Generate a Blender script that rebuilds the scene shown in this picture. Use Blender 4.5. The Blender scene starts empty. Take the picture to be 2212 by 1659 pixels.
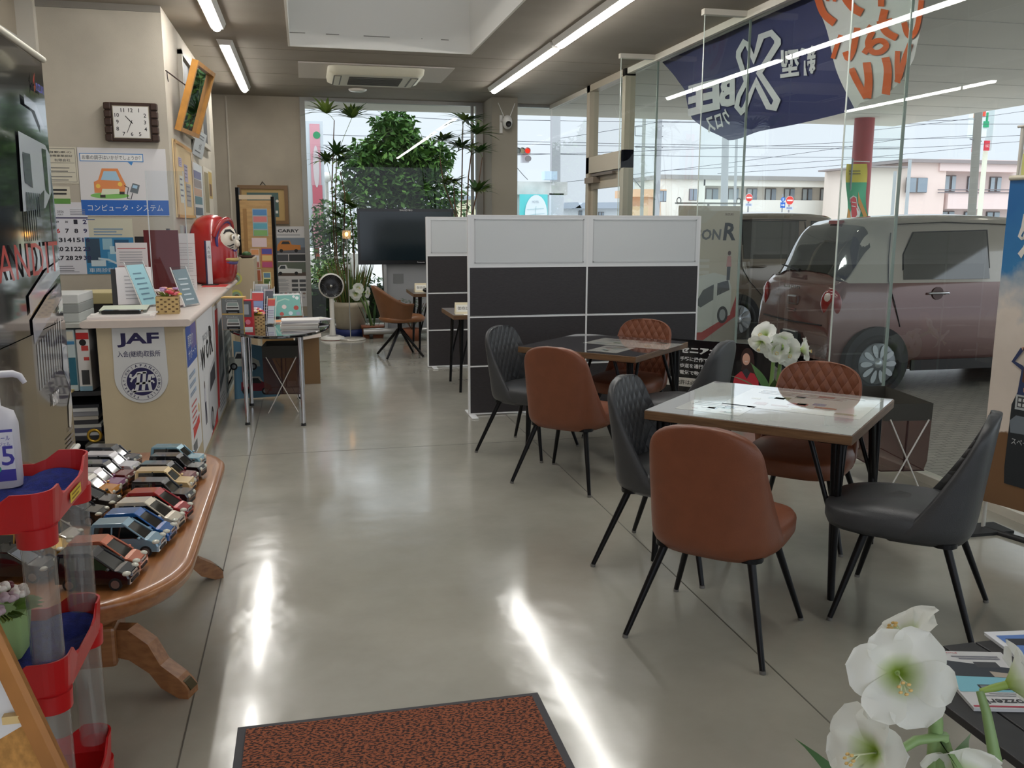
import bpy, bmesh, math, random
from mathutils import Vector, Matrix, Euler
from math import sin, cos, pi, radians, sqrt
random.seed(7)
SC = bpy.context.scene
COL = SC.collection
# ------------------------------------------------------------------ camera
F, PIT, YAW, ROL, H = 1928.2, 0.17835, 0.225915, 0.00286, 1.55
_cp, _sp, _cy, _sy = cos(PIT), sin(PIT), cos(YAW), sin(YAW)
FW = Vector((_sy*_cp, _cy*_cp, -_sp)); _r = Vector((_cy, -_sy, 0)); _u = _r.cross(FW)
RT = _r*cos(ROL) + _u*sin(ROL); UP = _u*cos(ROL) - _r*sin(ROL)
CAM = Vector((0, 0, H))
cd = bpy.data.cameras.new('camera'); cam = bpy.data.objects.new('camera', cd); COL.objects.link(cam)
cam.matrix_world = Matrix(((RT.x, UP.x, -FW.x, 0), (RT.y, UP.y, -FW.y, 0), (RT.z, UP.z, -FW.z, H), (0, 0, 0, 1)))
cd.sensor_width = 36; cd.lens = F/2212*36; cd.clip_start = 0.05; cd.clip_end = 400
SC.camera = cam
def _ray(x, y): return RT*((x-1106)/F) - UP*((y-829.5)/F) + FW
def atz(x, y, z=0.0):
    d = _ray(x, y); return CAM + d*((z-H)/d.z)
def aty(x, y, Y):
    d = _ray(x, y); return CAM + d*(Y/d.y)
def atx(x, y, X):
    d = _ray(x, y); return CAM + d*(X/d.x)
# ------------------------------------------------------------------ materials
def lin(c):
    r = []
    for k in c[:3]:
        k = k/255.0
        r.append(k/12.92 if k <= 0.04045 else ((k+0.055)/1.055)**2.4)
    return (r[0], r[1], r[2], 1)
_M = {}
def mat(name, col, rough=0.6, metal=0.0, spec=0.5, noise=0.0, nscale=8.0, bump=0.0, bscale=40.0, emit=0.0, coat=0.0, trans=0.0, alpha=1.0, col2=None, stretch=None):
    if name in _M: return _M[name]
    m = bpy.data.materials.new(name); m.use_nodes = True
    n, l = m.node_tree.nodes, m.node_tree.links
    b = n['Principled BSDF']; c = lin(col)
    b.inputs['Base Color'].default_value = c
    b.inputs['Roughness'].default_value = rough; b.inputs['Metallic'].default_value = metal
    b.inputs['Specular IOR Level'].default_value = spec
    b.inputs['Coat Weight'].default_value = coat; b.inputs['Coat Roughness'].default_value = 0.05
    b.inputs['Transmission Weight'].default_value = trans
    b.inputs['Alpha'].default_value = alpha
    if emit:
        b.inputs['Emission Color'].default_value = c; b.inputs['Emission Strength'].default_value = emit
    tc = None
    if noise or bump or col2:
        tc = n.new('ShaderNodeTexCoord'); mp = n.new('ShaderNodeMapping')
        l.new(tc.outputs['Object'], mp.inputs['Vector'])
        if stretch: mp.inputs['Scale'].default_value = stretch
    if noise or col2:
        t = n.new('ShaderNodeTexNoise'); t.inputs['Scale'].default_value = nscale; t.inputs['Detail'].default_value = 5
        l.new(mp.outputs['Vector'], t.inputs['Vector'])
        r = n.new('ShaderNodeValToRGB'); l.new(t.outputs['Fac'], r.inputs['Fac'])
        if col2: a, z = c, lin(col2)
        else:
            a = tuple(max(0, k*(1-noise)) for k in c[:3])+(1,); z = tuple(min(1, k*(1+noise)) for k in c[:3])+(1,)
        r.color_ramp.elements[0].color = a; r.color_ramp.elements[1].color = z
        r.color_ramp.elements[0].position = 0.35; r.color_ramp.elements[1].position = 0.65
        l.new(r.outputs['Color'], b.inputs['Base Color'])
    if bump:
        t2 = n.new('ShaderNodeTexNoise'); t2.inputs['Scale'].default_value = bscale; t2.inputs['Detail'].default_value = 4
        l.new(mp.outputs['Vector'], t2.inputs['Vector'])
        bp = n.new('ShaderNodeBump'); bp.inputs['Strength'].default_value = bump; bp.inputs['Distance'].default_value = 0.01
        l.new(t2.outputs['Fac'], bp.inputs['Height']); l.new(bp.outputs['Normal'], b.inputs['Normal'])
    _M[name] = m; return m
def P(r, g, b): return mat('paint_%d_%d_%d' % (r, g, b), (r, g, b), 0.55)           # matt print / paint
def G(r, g, b): return mat('gloss_%d_%d_%d' % (r, g, b), (r, g, b), 0.25, coat=0.3)   # glossy plastic
def glassmat(name, tint, refl_ior=1.5, rough=0.0, milky=0.0):
    if name in _M: return _M[name]
    m = bpy.data.materials.new(name); m.use_nodes = True; n, l = m.node_tree.nodes, m.node_tree.links; n.clear()
    o = n.new('ShaderNodeOutputMaterial'); mx = n.new('ShaderNodeMixShader'); tr = n.new('ShaderNodeBsdfTransparent')
    gl = n.new('ShaderNodeBsdfGlossy'); fr = n.new('ShaderNodeFresnel')
    tr.inputs['Color'].default_value = tuple(tint)+(1,); gl.inputs['Roughness'].default_value = rough; fr.inputs['IOR'].default_value = refl_ior
    ge = n.new('ShaderNodeNewGeometry'); sb = n.new('ShaderNodeMath'); sb.operation = 'SUBTRACT'; sb.inputs[0].default_value = 1; l.new(ge.outputs['Backfacing'], sb.inputs[1])
    mu = n.new('ShaderNodeMath'); mu.operation = 'MULTIPLY'; l.new(fr.outputs[0], mu.inputs[0]); l.new(sb.outputs[0], mu.inputs[1]); l.new(mu.outputs[0], mx.inputs[0])
    if milky:
        df = n.new('ShaderNodeBsdfDiffuse'); df.inputs['Color'].default_value = (.8, .8, .8, 1); m2 = n.new('ShaderNodeMixShader'); m2.inputs[0].default_value = milky
        l.new(tr.outputs[0], m2.inputs[1]); l.new(df.outputs[0], m2.inputs[2]); l.new(m2.outputs[0], mx.inputs[1])
    else: l.new(tr.outputs[0], mx.inputs[1])
    l.new(gl.outputs[0], mx.inputs[2]); l.new(mx.outputs[0], o.inputs[0]); _M[name] = m; return m
def emis(name, col, s):
    if name in _M: return _M[name]
    m = bpy.data.materials.new(name); m.use_nodes = True; n, l = m.node_tree.nodes, m.node_tree.links; n.clear()
    o = n.new('ShaderNodeOutputMaterial'); e = n.new('ShaderNodeEmission'); e.inputs[0].default_value = lin(col); e.inputs[1].default_value = s
    l.new(e.outputs[0], o.inputs[0]); _M[name] = m; return m
# ------------------------------------------------------------------ text outlines
_TX = {}
def textgeo(s, bold=0.0, shear=0.0, space=1.0):
    k = (s, bold, shear, space)
    if k in _TX: return _TX[k]
    cu = bpy.data.curves.new('t', 'FONT'); cu.body = s; cu.size = 1; cu.align_x = 'CENTER'; cu.align_y = 'CENTER'
    cu.resolution_u = 2; cu.offset = bold; cu.shear = shear; cu.space_character = space
    ob = bpy.data.objects.new('t', cu); COL.objects.link(ob)
    dg = bpy.context.evaluated_depsgraph_get(); dg.update()
    me = bpy.data.meshes.new_from_object(ob.evaluated_get(dg))
    vs = [tuple(v.co) for v in me.vertices]; fs = [tuple(p.vertices) for p in me.polygons]
    bpy.data.objects.remove(ob); bpy.data.curves.remove(cu); bpy.data.meshes.remove(me)
    if not vs: vs = [(0, 0, 0)]
    x0, x1 = min(v[0] for v in vs), max(v[0] for v in vs); y0, y1 = min(v[1] for v in vs), max(v[1] for v in vs)
    _TX[k] = (vs, fs, x0, x1, y0, y1); return _TX[k]
# ------------------------------------------------------------------ mesh builder
class MB:
    def __init__(s): s.v = []; s.f = []; s.mi = []; s.sm = []; s.mats = []
    def _m(s, m):
        if m not in s.mats: s.mats.append(m)
        return s.mats.index(m)
    def add(s, vs, fs, m, smooth=False):
        o = len(s.v); s.v += [tuple(v) for v in vs]; k = s._m(m)
        for f in fs: s.f.append(tuple(i+o for i in f)); s.mi.append(k); s.sm.append(smooth)
        return s
    def box(s, c, d, m, R=None, bev=0.0):
        x, y, z = d[0]/2, d[1]/2, d[2]/2; c = Vector(c)
        if bev <= 0:
            vs = [Vector((a*x, b*y, e*z)) for a in (-1, 1) for b in (-1, 1) for e in (-1, 1)]
            fs = [(0, 1, 3, 2), (4, 6, 7, 5), (0, 4, 5, 1), (2, 3, 7, 6), (0, 2, 6, 4), (1, 5, 7, 3)]
        else:
            bm = bmesh.new(); bmesh.ops.create_cube(bm, size=1)
            for v in bm.verts: v.co = Vector((v.co.x*2*x, v.co.y*2*y, v.co.z*2*z))
            bmesh.ops.bevel(bm, geom=list(bm.edges), offset=min(bev, x*.98, y*.98, z*.98), segments=2, affect='EDGES', profile=0.5)
            bm.verts.index_update(); vs = [v.co.copy() for v in bm.verts]; fs = [tuple(v.index for v in f.verts) for f in bm.faces]; bm.free()
        if R is not None: vs = [R @ v for v in vs]
        return s.add([v+c for v in vs], fs, m, False)
    def bx(s, a, b, m, bev=0.0):   # box from two corners
        a, b = Vector(a), Vector(b); return s.box((a+b)/2, [abs(q) for q in (b-a)], m, None, bev)
    def cyl(s, p, q, r0, r1, m, n=16, cap=True, smooth=True):
        p, q = Vector(p), Vector(q); d = (q-p).normalized(); a = d.orthogonal().normalized(); b = d.cross(a)
        vs = []
        for c, r in ((p, r0), (q, r1)):
            for i in range(n): t = 2*pi*i/n; vs.append(c+a*(r*cos(t))+b*(r*sin(t)))
        s.add(vs, [(i, (i+1) % n, n+(i+1) % n, n+i) for i in range(n)], m, smooth)
        if cap: s.add(vs, [tuple(range(n-1, -1, -1)), tuple(range(n, 2*n))], m, False)
        return s
    def tube(s, pts, r, m, n=8, cap=True, closed=False):
        pts = [Vector(p) for p in pts]; k = len(pts); rs = r if isinstance(r, (list, tuple)) else [r]*k
        vs = []; prev = None
        for i, p in enumerate(pts):
            if closed: d = pts[(i+1) % k]-pts[i-1]
            else: d = pts[min(i+1, k-1)]-pts[max(i-1, 0)]
            d.normalize()
            a = d.orthogonal() if prev is None else prev-d*prev.dot(d)
            a.normalize(); prev = a; b = d.cross(a)
            for j in range(n): t = 2*pi*j/n; vs.append(p+a*(rs[i]*cos(t))+b*(rs[i]*sin(t)))
        fs = []
        for i in range(k if closed else k-1):
            i2 = (i+1) % k
            for j in range(n): fs.append((i*n+j, i*n+(j+1) % n, i2*n+(j+1) % n, i2*n+j))
        s.add(vs, fs, m, True)
        if cap and not closed: s.add(vs, [tuple(range(n-1, -1, -1)), tuple((k-1)*n+j for j in range(n))], m, False)
        return s
    def lathe(s, prof, m, c=(0, 0, 0), n=28, smooth=True, sx=1.0, sy=1.0):
        c = Vector(c); vs = []
        for r, z in prof:
            for i in range(n): t = 2*pi*i/n; vs.append(c+Vector((r*cos(t)*sx, r*sin(t)*sy, z)))
        fs = []
        for k in range(len(prof)-1):
            for i in range(n): fs.append((k*n+i, k*n+(i+1) % n, (k+1)*n+(i+1) % n, (k+1)*n+i))
        return s.add(vs, fs, m, smooth)
    def ell(s, c, r, m, n=16, k=10, R=None):
        c = Vector(c); vs = []
        for i in range(k+1):
            a = pi*i/k
            for j in range(n):
                t = 2*pi*j/n; v = Vector((r[0]*sin(a)*cos(t), r[1]*sin(a)*sin(t), -r[2]*cos(a)))
                vs.append(c+(R @ v if R is not None else v))
        fs = [(i*n+j, i*n+(j+1) % n, (i+1)*n+(j+1) % n, (i+1)*n+j) for i in range(k) for j in range(n)]
        return s.add(vs, fs, m, True)
    def loft(s, rings, m, smooth=True, cap=True, closed=True):
        n = len(rings[0]); vs = [Vector(p) for r in rings for p in r]; fs = []
        for k in range(len(rings)-1):
            for i in range(n if closed else n-1): fs.append((k*n+i, k*n+(i+1) % n, (k+1)*n+(i+1) % n, (k+1)*n+i))
        s.add(vs, fs, m, smooth)
        if cap and closed: s.add(vs, [tuple(range(n-1, -1, -1)), tuple((len(rings)-1)*n+i for i in range(n))], m, smooth)
        return s
    def prism(s, poly, fr, d, m, m2=None):   # poly in frame coords, extruded by d along frame normal (towards +n)
        n = len(poly); a = [fr(p[0], p[1], 0) for p in poly]; b = [fr(p[0], p[1], d) for p in poly]
        s.add(a+b, [tuple(range(n-1, -1, -1))]+[(i, (i+1) % n, n+(i+1) % n, n+i) for i in range(n)], m2 or m)
        return s.add(b, [tuple(range(n))], m)
    def grid(s, fn, nu, nv, m, smooth=True):
        vs = [Vector(fn(i/nu, j/nv)) for j in range(nv+1) for i in range(nu+1)]
        fs = [(j*(nu+1)+i, j*(nu+1)+i+1, (j+1)*(nu+1)+i+1, (j+1)*(nu+1)+i) for j in range(nv) for i in range(nu)]
        return s.add(vs, fs, m, smooth)
    # ---- flat art in a frame
    def poly(s, fr, pts, m, d=0.001): return s.add([fr(p[0], p[1], d) for p in pts], [tuple(range(len(pts)))], m)
    def rect(s, fr, x0, y0, x1, y1, m, d=0.001): return s.poly(fr, [(x0, y0), (x1, y0), (x1, y1), (x0, y1)], m, d)
    def disc(s, fr, x, y, r, m, d=0.001, ry=None, n=28):
        ry = ry or r; return s.poly(fr, [(x+r*cos(2*pi*i/n), y+ry*sin(2*pi*i/n)) for i in range(n)], m, d)
    def ring(s, fr, x, y, r0, r1, m, d=0.001, n=40):
        vs = []
        for r in (r0, r1): vs += [fr(x+r*cos(2*pi*i/n), y+r*sin(2*pi*i/n), d) for i in range(n)]
        return s.add(vs, [(i, (i+1) % n, n+(i+1) % n, n+i) for i in range(n)], m)
    def text(s, fr, t, x, y, h, m, d=0.002, bold=0.0, w=None, shear=0.0, mirror=False, rot=0.0, space=1.0, ax='c'):
        vs, fs, x0, x1, y0, y1 = textgeo(t, bold, shear, space)
        sy = h/max(1e-6, y1-y0); sx = (w/max(1e-6, x1-x0)) if w else sy
        cx, cyy = (x0+x1)/2, (y0+y1)/2
        if ax == 'l': cx = x0
        out = []
        for v in vs:
            a, b = (v[0]-cx)*sx, (v[1]-cyy)*sy
            if mirror: a = -a
            if rot: a, b = a*cos(rot)-b*sin(rot), a*sin(rot)+b*cos(rot)
            out.append(fr(x+a, y+b, d))
        return s.add(out, fs, m)
    def lines(s, fr, x0, y1, x1, n, pitch, th, m, d=0.0015, rag=0.25):   # blurred small print: n ragged lines
        for i in range(n):
            s.rect(fr, x0, y1-i*pitch-th, x0+(x1-x0)*(1-rag*random.random()), y1-i*pitch, m, d)
        return s
    def build(s, name, parent=None, loc=None, rz=0.0, label=None, cat=None, group=None, kind=None, sub=0):
        me = bpy.data.meshes.new(name); me.from_pydata(s.v, [], s.f)
        for m in s.mats: me.materials.append(m)
        me.polygons.foreach_set('material_index', s.mi); me.polygons.foreach_set('use_smooth', s.sm); me.update()
        o = bpy.data.objects.new(name, me); COL.objects.link(o)
        if parent: o.parent = parent
        if loc is not None: o.location = loc
        o.rotation_euler = (0, 0, rz)
        if sub:
            mo = o.modifiers.new('subdivision', 'SUBSURF'); mo.levels = sub; mo.render_levels = sub
        return tag(o, label, cat, group, kind)
def tag(o, label=None, cat=None, group=None, kind=None):
    if label: o['label'] = label
    if cat: o['category'] = cat
    if group: o['group'] = group
    if kind: o['kind'] = kind
    return o
def thing(name, label, cat, loc=(0, 0, 0), rz=0.0, group=None):
    o = bpy.data.objects.new(name, None); COL.objects.link(o); o.empty_display_size = 0.1
    o.location = loc; o.rotation_euler = (0, 0, rz); return tag(o, label, cat, group)
def dup(root, loc, rz, label=None, group=None):
    r = root.copy(); COL.objects.link(r); r.location = loc; r.rotation_euler = (0, 0, rz)
    if label: r['label'] = label
    if group: r['group'] = group
    for ch in list(root.children):
        c = ch.copy(); COL.objects.link(c); c.parent = r
        for g in list(ch.children):
            d = g.copy(); COL.objects.link(d); d.parent = c
    return r
def fr_(o, u, v, n=None):      # frame: origin, unit-u, unit-v -> point(x, y, depth)
    o, u, v = Vector(o), Vector(u).normalized(), Vector(v).normalized(); n = (u.cross(v)).normalized() if n is None else Vector(n)
    return lambda x, y, d=0.0: o+u*x+v*y+n*d
def FY(x, y, z): return fr_((x, y, z), (1, 0, 0), (0, 0, 1))      # faces the camera side (-Y)
def FXp(x, y, z): return fr_((x, y, z), (0, 1, 0), (0, 0, 1))     # faces +X   (u = +Y)
def FXm(x, y, z): return fr_((x, y, z), (0, -1, 0), (0, 0, 1))    # faces -X   (u = -Y)
def FZ(x, y, z, a=0.0): return fr_((x, y, z), (cos(a), sin(a), 0), (-sin(a), cos(a), 0))
def struct(mb, name, parent=None, label=None):
    o = mb.build(name, parent)
    if not parent: o['kind'] = 'structure'
    if label: o['label'] = label
    return o
BLACK = mat('black_metal', (22, 22, 24), 0.35, 0.6)
BLK = P(18, 18, 20); WHT = P(235, 236, 236); CHROME = mat('chrome', (205, 205, 208), 0.15, 1.0); ALU = mat('brushed_aluminium', (190, 190, 188), 0.35, 0.9)
WORLD_S, ZEN, TUBE_S, EXPO = 0.95, 3.4, 33.0, 0.34
# ================================================================== SETTING
CZ = 3.27; GX = 3.65; FY_ = 13.28
def floor_mat():
    m = bpy.data.materials.new('polished_concrete'); m.use_nodes = True; n, l = m.node_tree.nodes, m.node_tree.links; b = n['Principled BSDF']
    tc = n.new('ShaderNodeTexCoord'); t = n.new('ShaderNodeTexNoise'); t.inputs['Scale'].default_value = 0.9; t.inputs['Detail'].default_value = 8; t.inputs['Roughness'].default_value = 0.62
    l.new(tc.outputs['Object'], t.inputs['Vector']); r = n.new('ShaderNodeValToRGB')
    r.color_ramp.elements[0].position = .3; r.color_ramp.elements[1].position = .72
    r.color_ramp.elements[0].color = lin((150, 147, 136)); r.color_ramp.elements[1].color = lin((178, 175, 163))
    l.new(t.outputs['Fac'], r.inputs['Fac']); l.new(r.outputs['Color'], b.inputs['Base Color'])
    t2 = n.new('ShaderNodeTexNoise'); t2.inputs['Scale'].default_value = 2.3; t2.inputs['Detail'].default_value = 6; l.new(tc.outputs['Object'], t2.inputs['Vector'])
    mr = n.new('ShaderNodeMapRange'); mr.inputs['From Min'].default_value = .3; mr.inputs['From Max'].default_value = .7; mr.inputs['To Min'].default_value = .15; mr.inputs['To Max'].default_value = .255
    l.new(t2.outputs['Fac'], mr.inputs['Value']); l.new(mr.outputs['Result'], b.inputs['Roughness'])
    t3 = n.new('ShaderNodeTexNoise'); t3.inputs['Scale'].default_value = 5; t3.inputs['Detail'].default_value = 3; l.new(tc.outputs['Object'], t3.inputs['Vector'])
    bp = n.new('ShaderNodeBump'); bp.inputs['Strength'].default_value = .16; bp.inputs['Distance'].default_value = .02; l.new(t3.outputs['Fac'], bp.inputs['Height']); l.new(bp.outputs['Normal'], b.inputs['Normal'])
    b.inputs['Specular IOR Level'].default_value = .75; b.inputs['Coat Weight'].default_value = .4; b.inputs['Coat Roughness'].default_value = .10; b.inputs['Coat IOR'].default_value = 1.6
    return m
FLOOR = floor_mat()
WALL = mat('plaster_wall', (192, 184, 169), 0.8, noise=.06, nscale=3, bump=.15, bscale=220)
CEIL = mat('ceiling_board', (146, 138, 127), 0.85, noise=.05, nscale=2, bump=.05, bscale=60)
SOFF = mat('soffit_board', (226, 223, 213), 0.8, noise=.03, nscale=1)
WHITEB = mat('white_board_paint', (226, 224, 217), 0.7)
BEIGE = mat('beige_aluminium', (176, 166, 147), 0.45, 0.2)
GREYM = mat('grey_aluminium', (150, 148, 142), 0.4, 0.5)
SILLW = mat('white_sill', (218, 213, 200), 0.5)
PANE = glassmat('window_glass', (.95, .975, .965))
FINM = glassmat('fin_glass', (.955, .98, .965))
FEDGE = mat('glass_edge', (140, 152, 144), 0.2, 0.0)
FEDGEL = mat('glass_edge_light', (196, 206, 198), 0.2)
mb = MB(); mb.bx((-4, -3, -.1), (GX+.06, 13.4, 0), FLOOR)
JNT = P(92, 89, 80)
for x in (-.415, 1.56): mb.bx((x-.0025, -2, 0), (x+.0025, 13, .0012), JNT)
for y in (2.02, 6.1, 10.2): mb.bx((-1.9, y-.002, 0), (3.6, y+.002, .0008), JNT)
struct(mb, 'floor')
# ceiling with the opening of the light well
X0, X1, Y0, Y1 = -.09, 1.75, 5.7, 9.52
mb = MB()
for a, b in (((-4, -2.5), (X0, 13.4)), ((X1, -2.5), (GX, 13.4)), ((X0, -2.5), (X1, Y0)), ((X0, Y1), (X1, 13.4))):
    mb.bx((a[0], a[1], CZ), (b[0], b[1], CZ+.12), CEIL)
SEAM = P(112, 104, 94)
for y in (10.35, 11.3, 12.2, 9.75): mb.bx((-1.0, y-.004, CZ-.0015), (GX-.1, y+.004, CZ), SEAM)
struct(mb, 'ceiling')
mb = MB()
mb.bx((X0, Y0, CZ-.01), (X0+.02, Y1, 5.0), WHITEB); mb.bx((X1-.02, Y0, CZ-.01), (X1, Y1, 5.0), WHITEB)
mb.bx((X0+.02, Y0, CZ-.01), (X1-.02, Y0+.02, 5.0), WHITEB); mb.bx((X0+.02, Y1-.02, CZ-.01), (X1-.02, Y1, 5.0), WHITEB)
for a, b in ((.0, .17), (.35, .5), (.72, 1.0), (1.3, 1.33), (1.5, 1.6)):
    mb.bx((X0+a+.02, Y1-.022, CZ+.115), (X0+b, Y1-.02, CZ+.122), P(120, 116, 108))
struct(mb, 'trim_skylight')
mb = MB(); mb.bx((X0-.03, Y0-.03, 5.0), (X1+.03, Y1+.03, 5.03), glassmat('skylight_glass', (.8, .8, .8), milky=.35)); struct(mb, 'window_skylight')
# walls
mb = MB(); mb.bx((-3.2, 8.1, 0), (-1.07, 12.15, CZ), WALL); struct(mb, 'wall_middle')
mb = MB(); mb.bx((-3.2, FY_, 0), (.02, FY_+.15, CZ), mat('plaster_back', (170, 160, 144), .8, noise=.05, nscale=3, bump=.12, bscale=200))
mb.bx((-.99, FY_-.02, 0), (-.97, FY_, CZ-.02), P(196, 188, 172)); struct(mb, 'wall_back')
mb = MB(); mb.bx((-3.3, 8.0, 0), (-3.2, 13.4, CZ), WALL); struct(mb, 'wall_left')
mb = MB(); mb.bx((-2.17, 8.02, 0), (-2.0, 8.1, CZ), mat('white_painted_frame', (206, 200, 188), .5)); mb.bx((-2.22, -1, 2.86), (-2.13, 8.03, 2.98), P(200, 200, 198)); mb.bx((-2.22, -1, 2.98), (-2.13, 8.03, CZ), P(152, 142, 126))
mb.bx((-2.22, 6.4, 0), (-2.13, 6.48, 2.86), P(200, 196, 186)); struct(mb, 'trim_door_frame')
mb = MB(); mb.bx((-2.6, -3, 0), (-2.5, 8.1, CZ), WALL); struct(mb, 'wall_side')
mb = MB(); mb.bx((2.6, 12.62, 0), (2.97, FY_+.1, CZ), mat('column_plaster', (150, 143, 130), .8, bump=.1, bscale=160)); struct(mb, 'wall_pillar')
mb = MB(); mb.bx((-2.2, 8.085, CZ-.05), (-1.07, 8.1, CZ), P(140, 134, 126)); struct(mb, 'trim_cornice')
# side-wall window (dark, with sliding frames)
mb = MB(); fx = FXp(-1.07, 0, 0)
FR1 = P(186, 180, 168)
mb.bx((-1.075, 9.05, 2.42), (-1.06, 11.3, 3.05), P(70, 72, 74))
for y in (9.0, 9.75, 10.5, 11.28): mb.bx((-1.07, y, 2.38), (-1.03, y+.06, 3.1), FR1)
for z in (2.37, 3.06): mb.bx((-1.07, 9.0, z), (-1.03, 11.34, z+.05), FR1)
struct(mb, 'window_office')
# curb / planter sill below the back window
mb = MB(); mb.bx((-1.0, 12.98, 0), (2.6, FY_+.1, .1), mat('curb_concrete', (150, 148, 138), .6, noise=.1)); mb.bx((2.97, 12.98, 0), (GX, FY_+.1, .1), _M['curb_concrete']); struct(mb, 'baseboard_back')
# back windows
def win(name, boxes, frames=()):
    m = MB()
    for a, b in boxes: m.bx(a, b, PANE)
    o = m.build(name); o['kind'] = 'structure'
    if frames:
        f = MB()
        for a, b, k in frames: f.bx(a, b, k)
        f.build('window_frame', o)
    return o
win('window_1', [((.07, FY_, .1), (2.54, FY_+.01, CZ-.05))], [((.0, FY_-.03, .1), (.07, FY_+.06, CZ), GREYM), ((2.5, FY_-.03, .1), (2.6, FY_+.06, CZ), GREYM), ((.07, FY_-.03, CZ-.05), (2.5, FY_+.06, CZ), GREYM), ((.07, FY_-.03, .1), (2.5, FY_+.06, .15), GREYM), ((2.42, FY_-.05, .1), (2.46, FY_, CZ), GREYM)])
win('window_2', [((2.98, FY_, .1), (GX-.01, FY_+.01, CZ-.03))], [((2.97, FY_-.02, CZ-.04), (GX, FY_+.04, CZ), GREYM), ((2.97, FY_-.02, .1), (GX, FY_+.04, .14), GREYM)])
# side glass wall
ys = [13.28, 11.38, 9.95, 9.15, 7.15, 5.06, 2.97, .88, -1.2]
k = 3
for i in range(len(ys)-1):
    a, b = ys[i+1], ys[i]
    if i == 1: continue
    fr = [((GX-.04, a, CZ-.06), (GX+.06, b, CZ), SILLW), ((GX-.03, a, 0), (GX+.05, b, .05), SILLW)]
    if a not in (11.38,): fr.append(((GX-.004, a-.004, .05), (GX+.016, a+.004, CZ-.06), FEDGE))
    win('window_%d' % k, [((GX, a+.006, .05), (GX+.012, b-.006, CZ-.06))], fr); k += 1
for y in (9.15, 7.15, 5.06, 2.97, .88):
    m = MB(); m.bx((GX-.4, y-.006, .02), (GX-.006, y+.006, CZ-.04), FINM); o = m.build('window_%d' % k); o['kind'] = 'structure'; k += 1
    e = MB(); e.bx((GX-.404, y-.0065, .02), (GX-.4, y+.0065, CZ-.04), FEDGEL); e.build('fin_edge', o)
    e = MB(); e.bx((GX-.42, y-.03, CZ-.045), (GX, y+.03, CZ), SILLW); e.bx((GX-.42, y-.03, 0), (GX, y+.03, .025), SILLW); e.build('bracket', o)
# door in the glass wall
m = MB()
dn, df = 9.95, 11.38
for a, b in (((dn, 0), (dn+.1, CZ)), ((df-.12, 0), (df, CZ))): m.bx((GX-.06, a[0], 0), (GX+.06, b[0], CZ), BEIGE)
m.bx((GX-.06, dn, 2.18), (GX+.06, df, 2.38), BEIGE)
m.bx((GX-.06, dn, CZ-.08), (GX+.06, df, CZ), BEIGE)
o = m.build('door_1'); o['kind'] = 'structure'
m = MB(); m.bx((GX, dn+.1, 2.38), (GX+.012, df-.12, CZ-.08), PANE); m.build('transom_pane', o)
m = MB()
m.bx((GX-.03, dn+.11, .02), (GX+.03, dn+.2, 2.17), BEIGE); m.bx((GX-.03, df-.24, .02), (GX+.03, df-.13, 2.17), BEIGE); m.bx((GX-.03, dn+.2, 1.98), (GX+.03, df-.24, 2.17), BEIGE); m.bx((GX-.03, dn+.2, .02), (GX+.03, df-.24, .22), BEIGE); m.build('door_frame', o)
m = MB(); m.bx((GX-.005, dn+.2, .22), (GX+.005, df-.24, 1.98), PANE); m.build('door_pane', o)
m = MB(); m.bx((GX-.12, df-.5, 2.05), (GX-.03, df-.14, 2.12), P(120, 108, 94)); m.bx((GX-.09, dn+.3, 2.13), (GX-.05, df-.3, 2.16), P(96, 86, 76)); m.build('door_closer', o)
# canopy over the forecourt, ground outside
mb = MB(); mb.bx((GX+.06, -2.5, CZ), (10.33, 14.57, CZ+.3), SOFF); mb.bx((-3, 13.4, CZ), (GX+.06, 14.57, CZ+.3), SOFF)
for y in range(0, 14): mb.bx((GX+.07, y-.008, CZ-.003), (10.3, y+.008, CZ), P(178, 175, 166))
struct(mb, 'ceiling_canopy')
def paver():
    m = bpy.data.materials.new('wet_pavers'); m.use_nodes = True; n, l = m.node_tree.nodes, m.node_tree.links; b = n['Principled BSDF']
    tc = n.new('ShaderNodeTexCoord'); br = n.new('ShaderNodeTexBrick'); br.inputs['Scale'].default_value = 4; br.inputs['Mortar Size'].default_value = .012
    br.inputs['Color1'].default_value = lin((146, 142, 134)); br.inputs['Color2'].default_value = lin((160, 155, 146)); br.inputs['Mortar'].default_value = lin((62, 60, 56))
    l.new(tc.outputs['Object'], br.inputs['Vector']); l.new(br.outputs['Color'], b.inputs['Base Color']); b.inputs['Roughness'].default_value = .35; return m
mb = MB(); mb.bx((GX+.06, -6, -.12), (11.5, 16, -.02), paver()); mb.bx((-4, 13.45, -.12), (GX+.06, 16, -.02), mat('soil', (78, 72, 58), .9, noise=.3))
ASPH = mat('asphalt', (168, 167, 164), .6, noise=.1, nscale=3)
mb.bx((11.5, -6, -.12), (140, 150, -.03), ASPH); mb.bx((-40, 16, -.12), (11.5, 150, -.03), ASPH)
struct(mb, 'ground')
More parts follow.
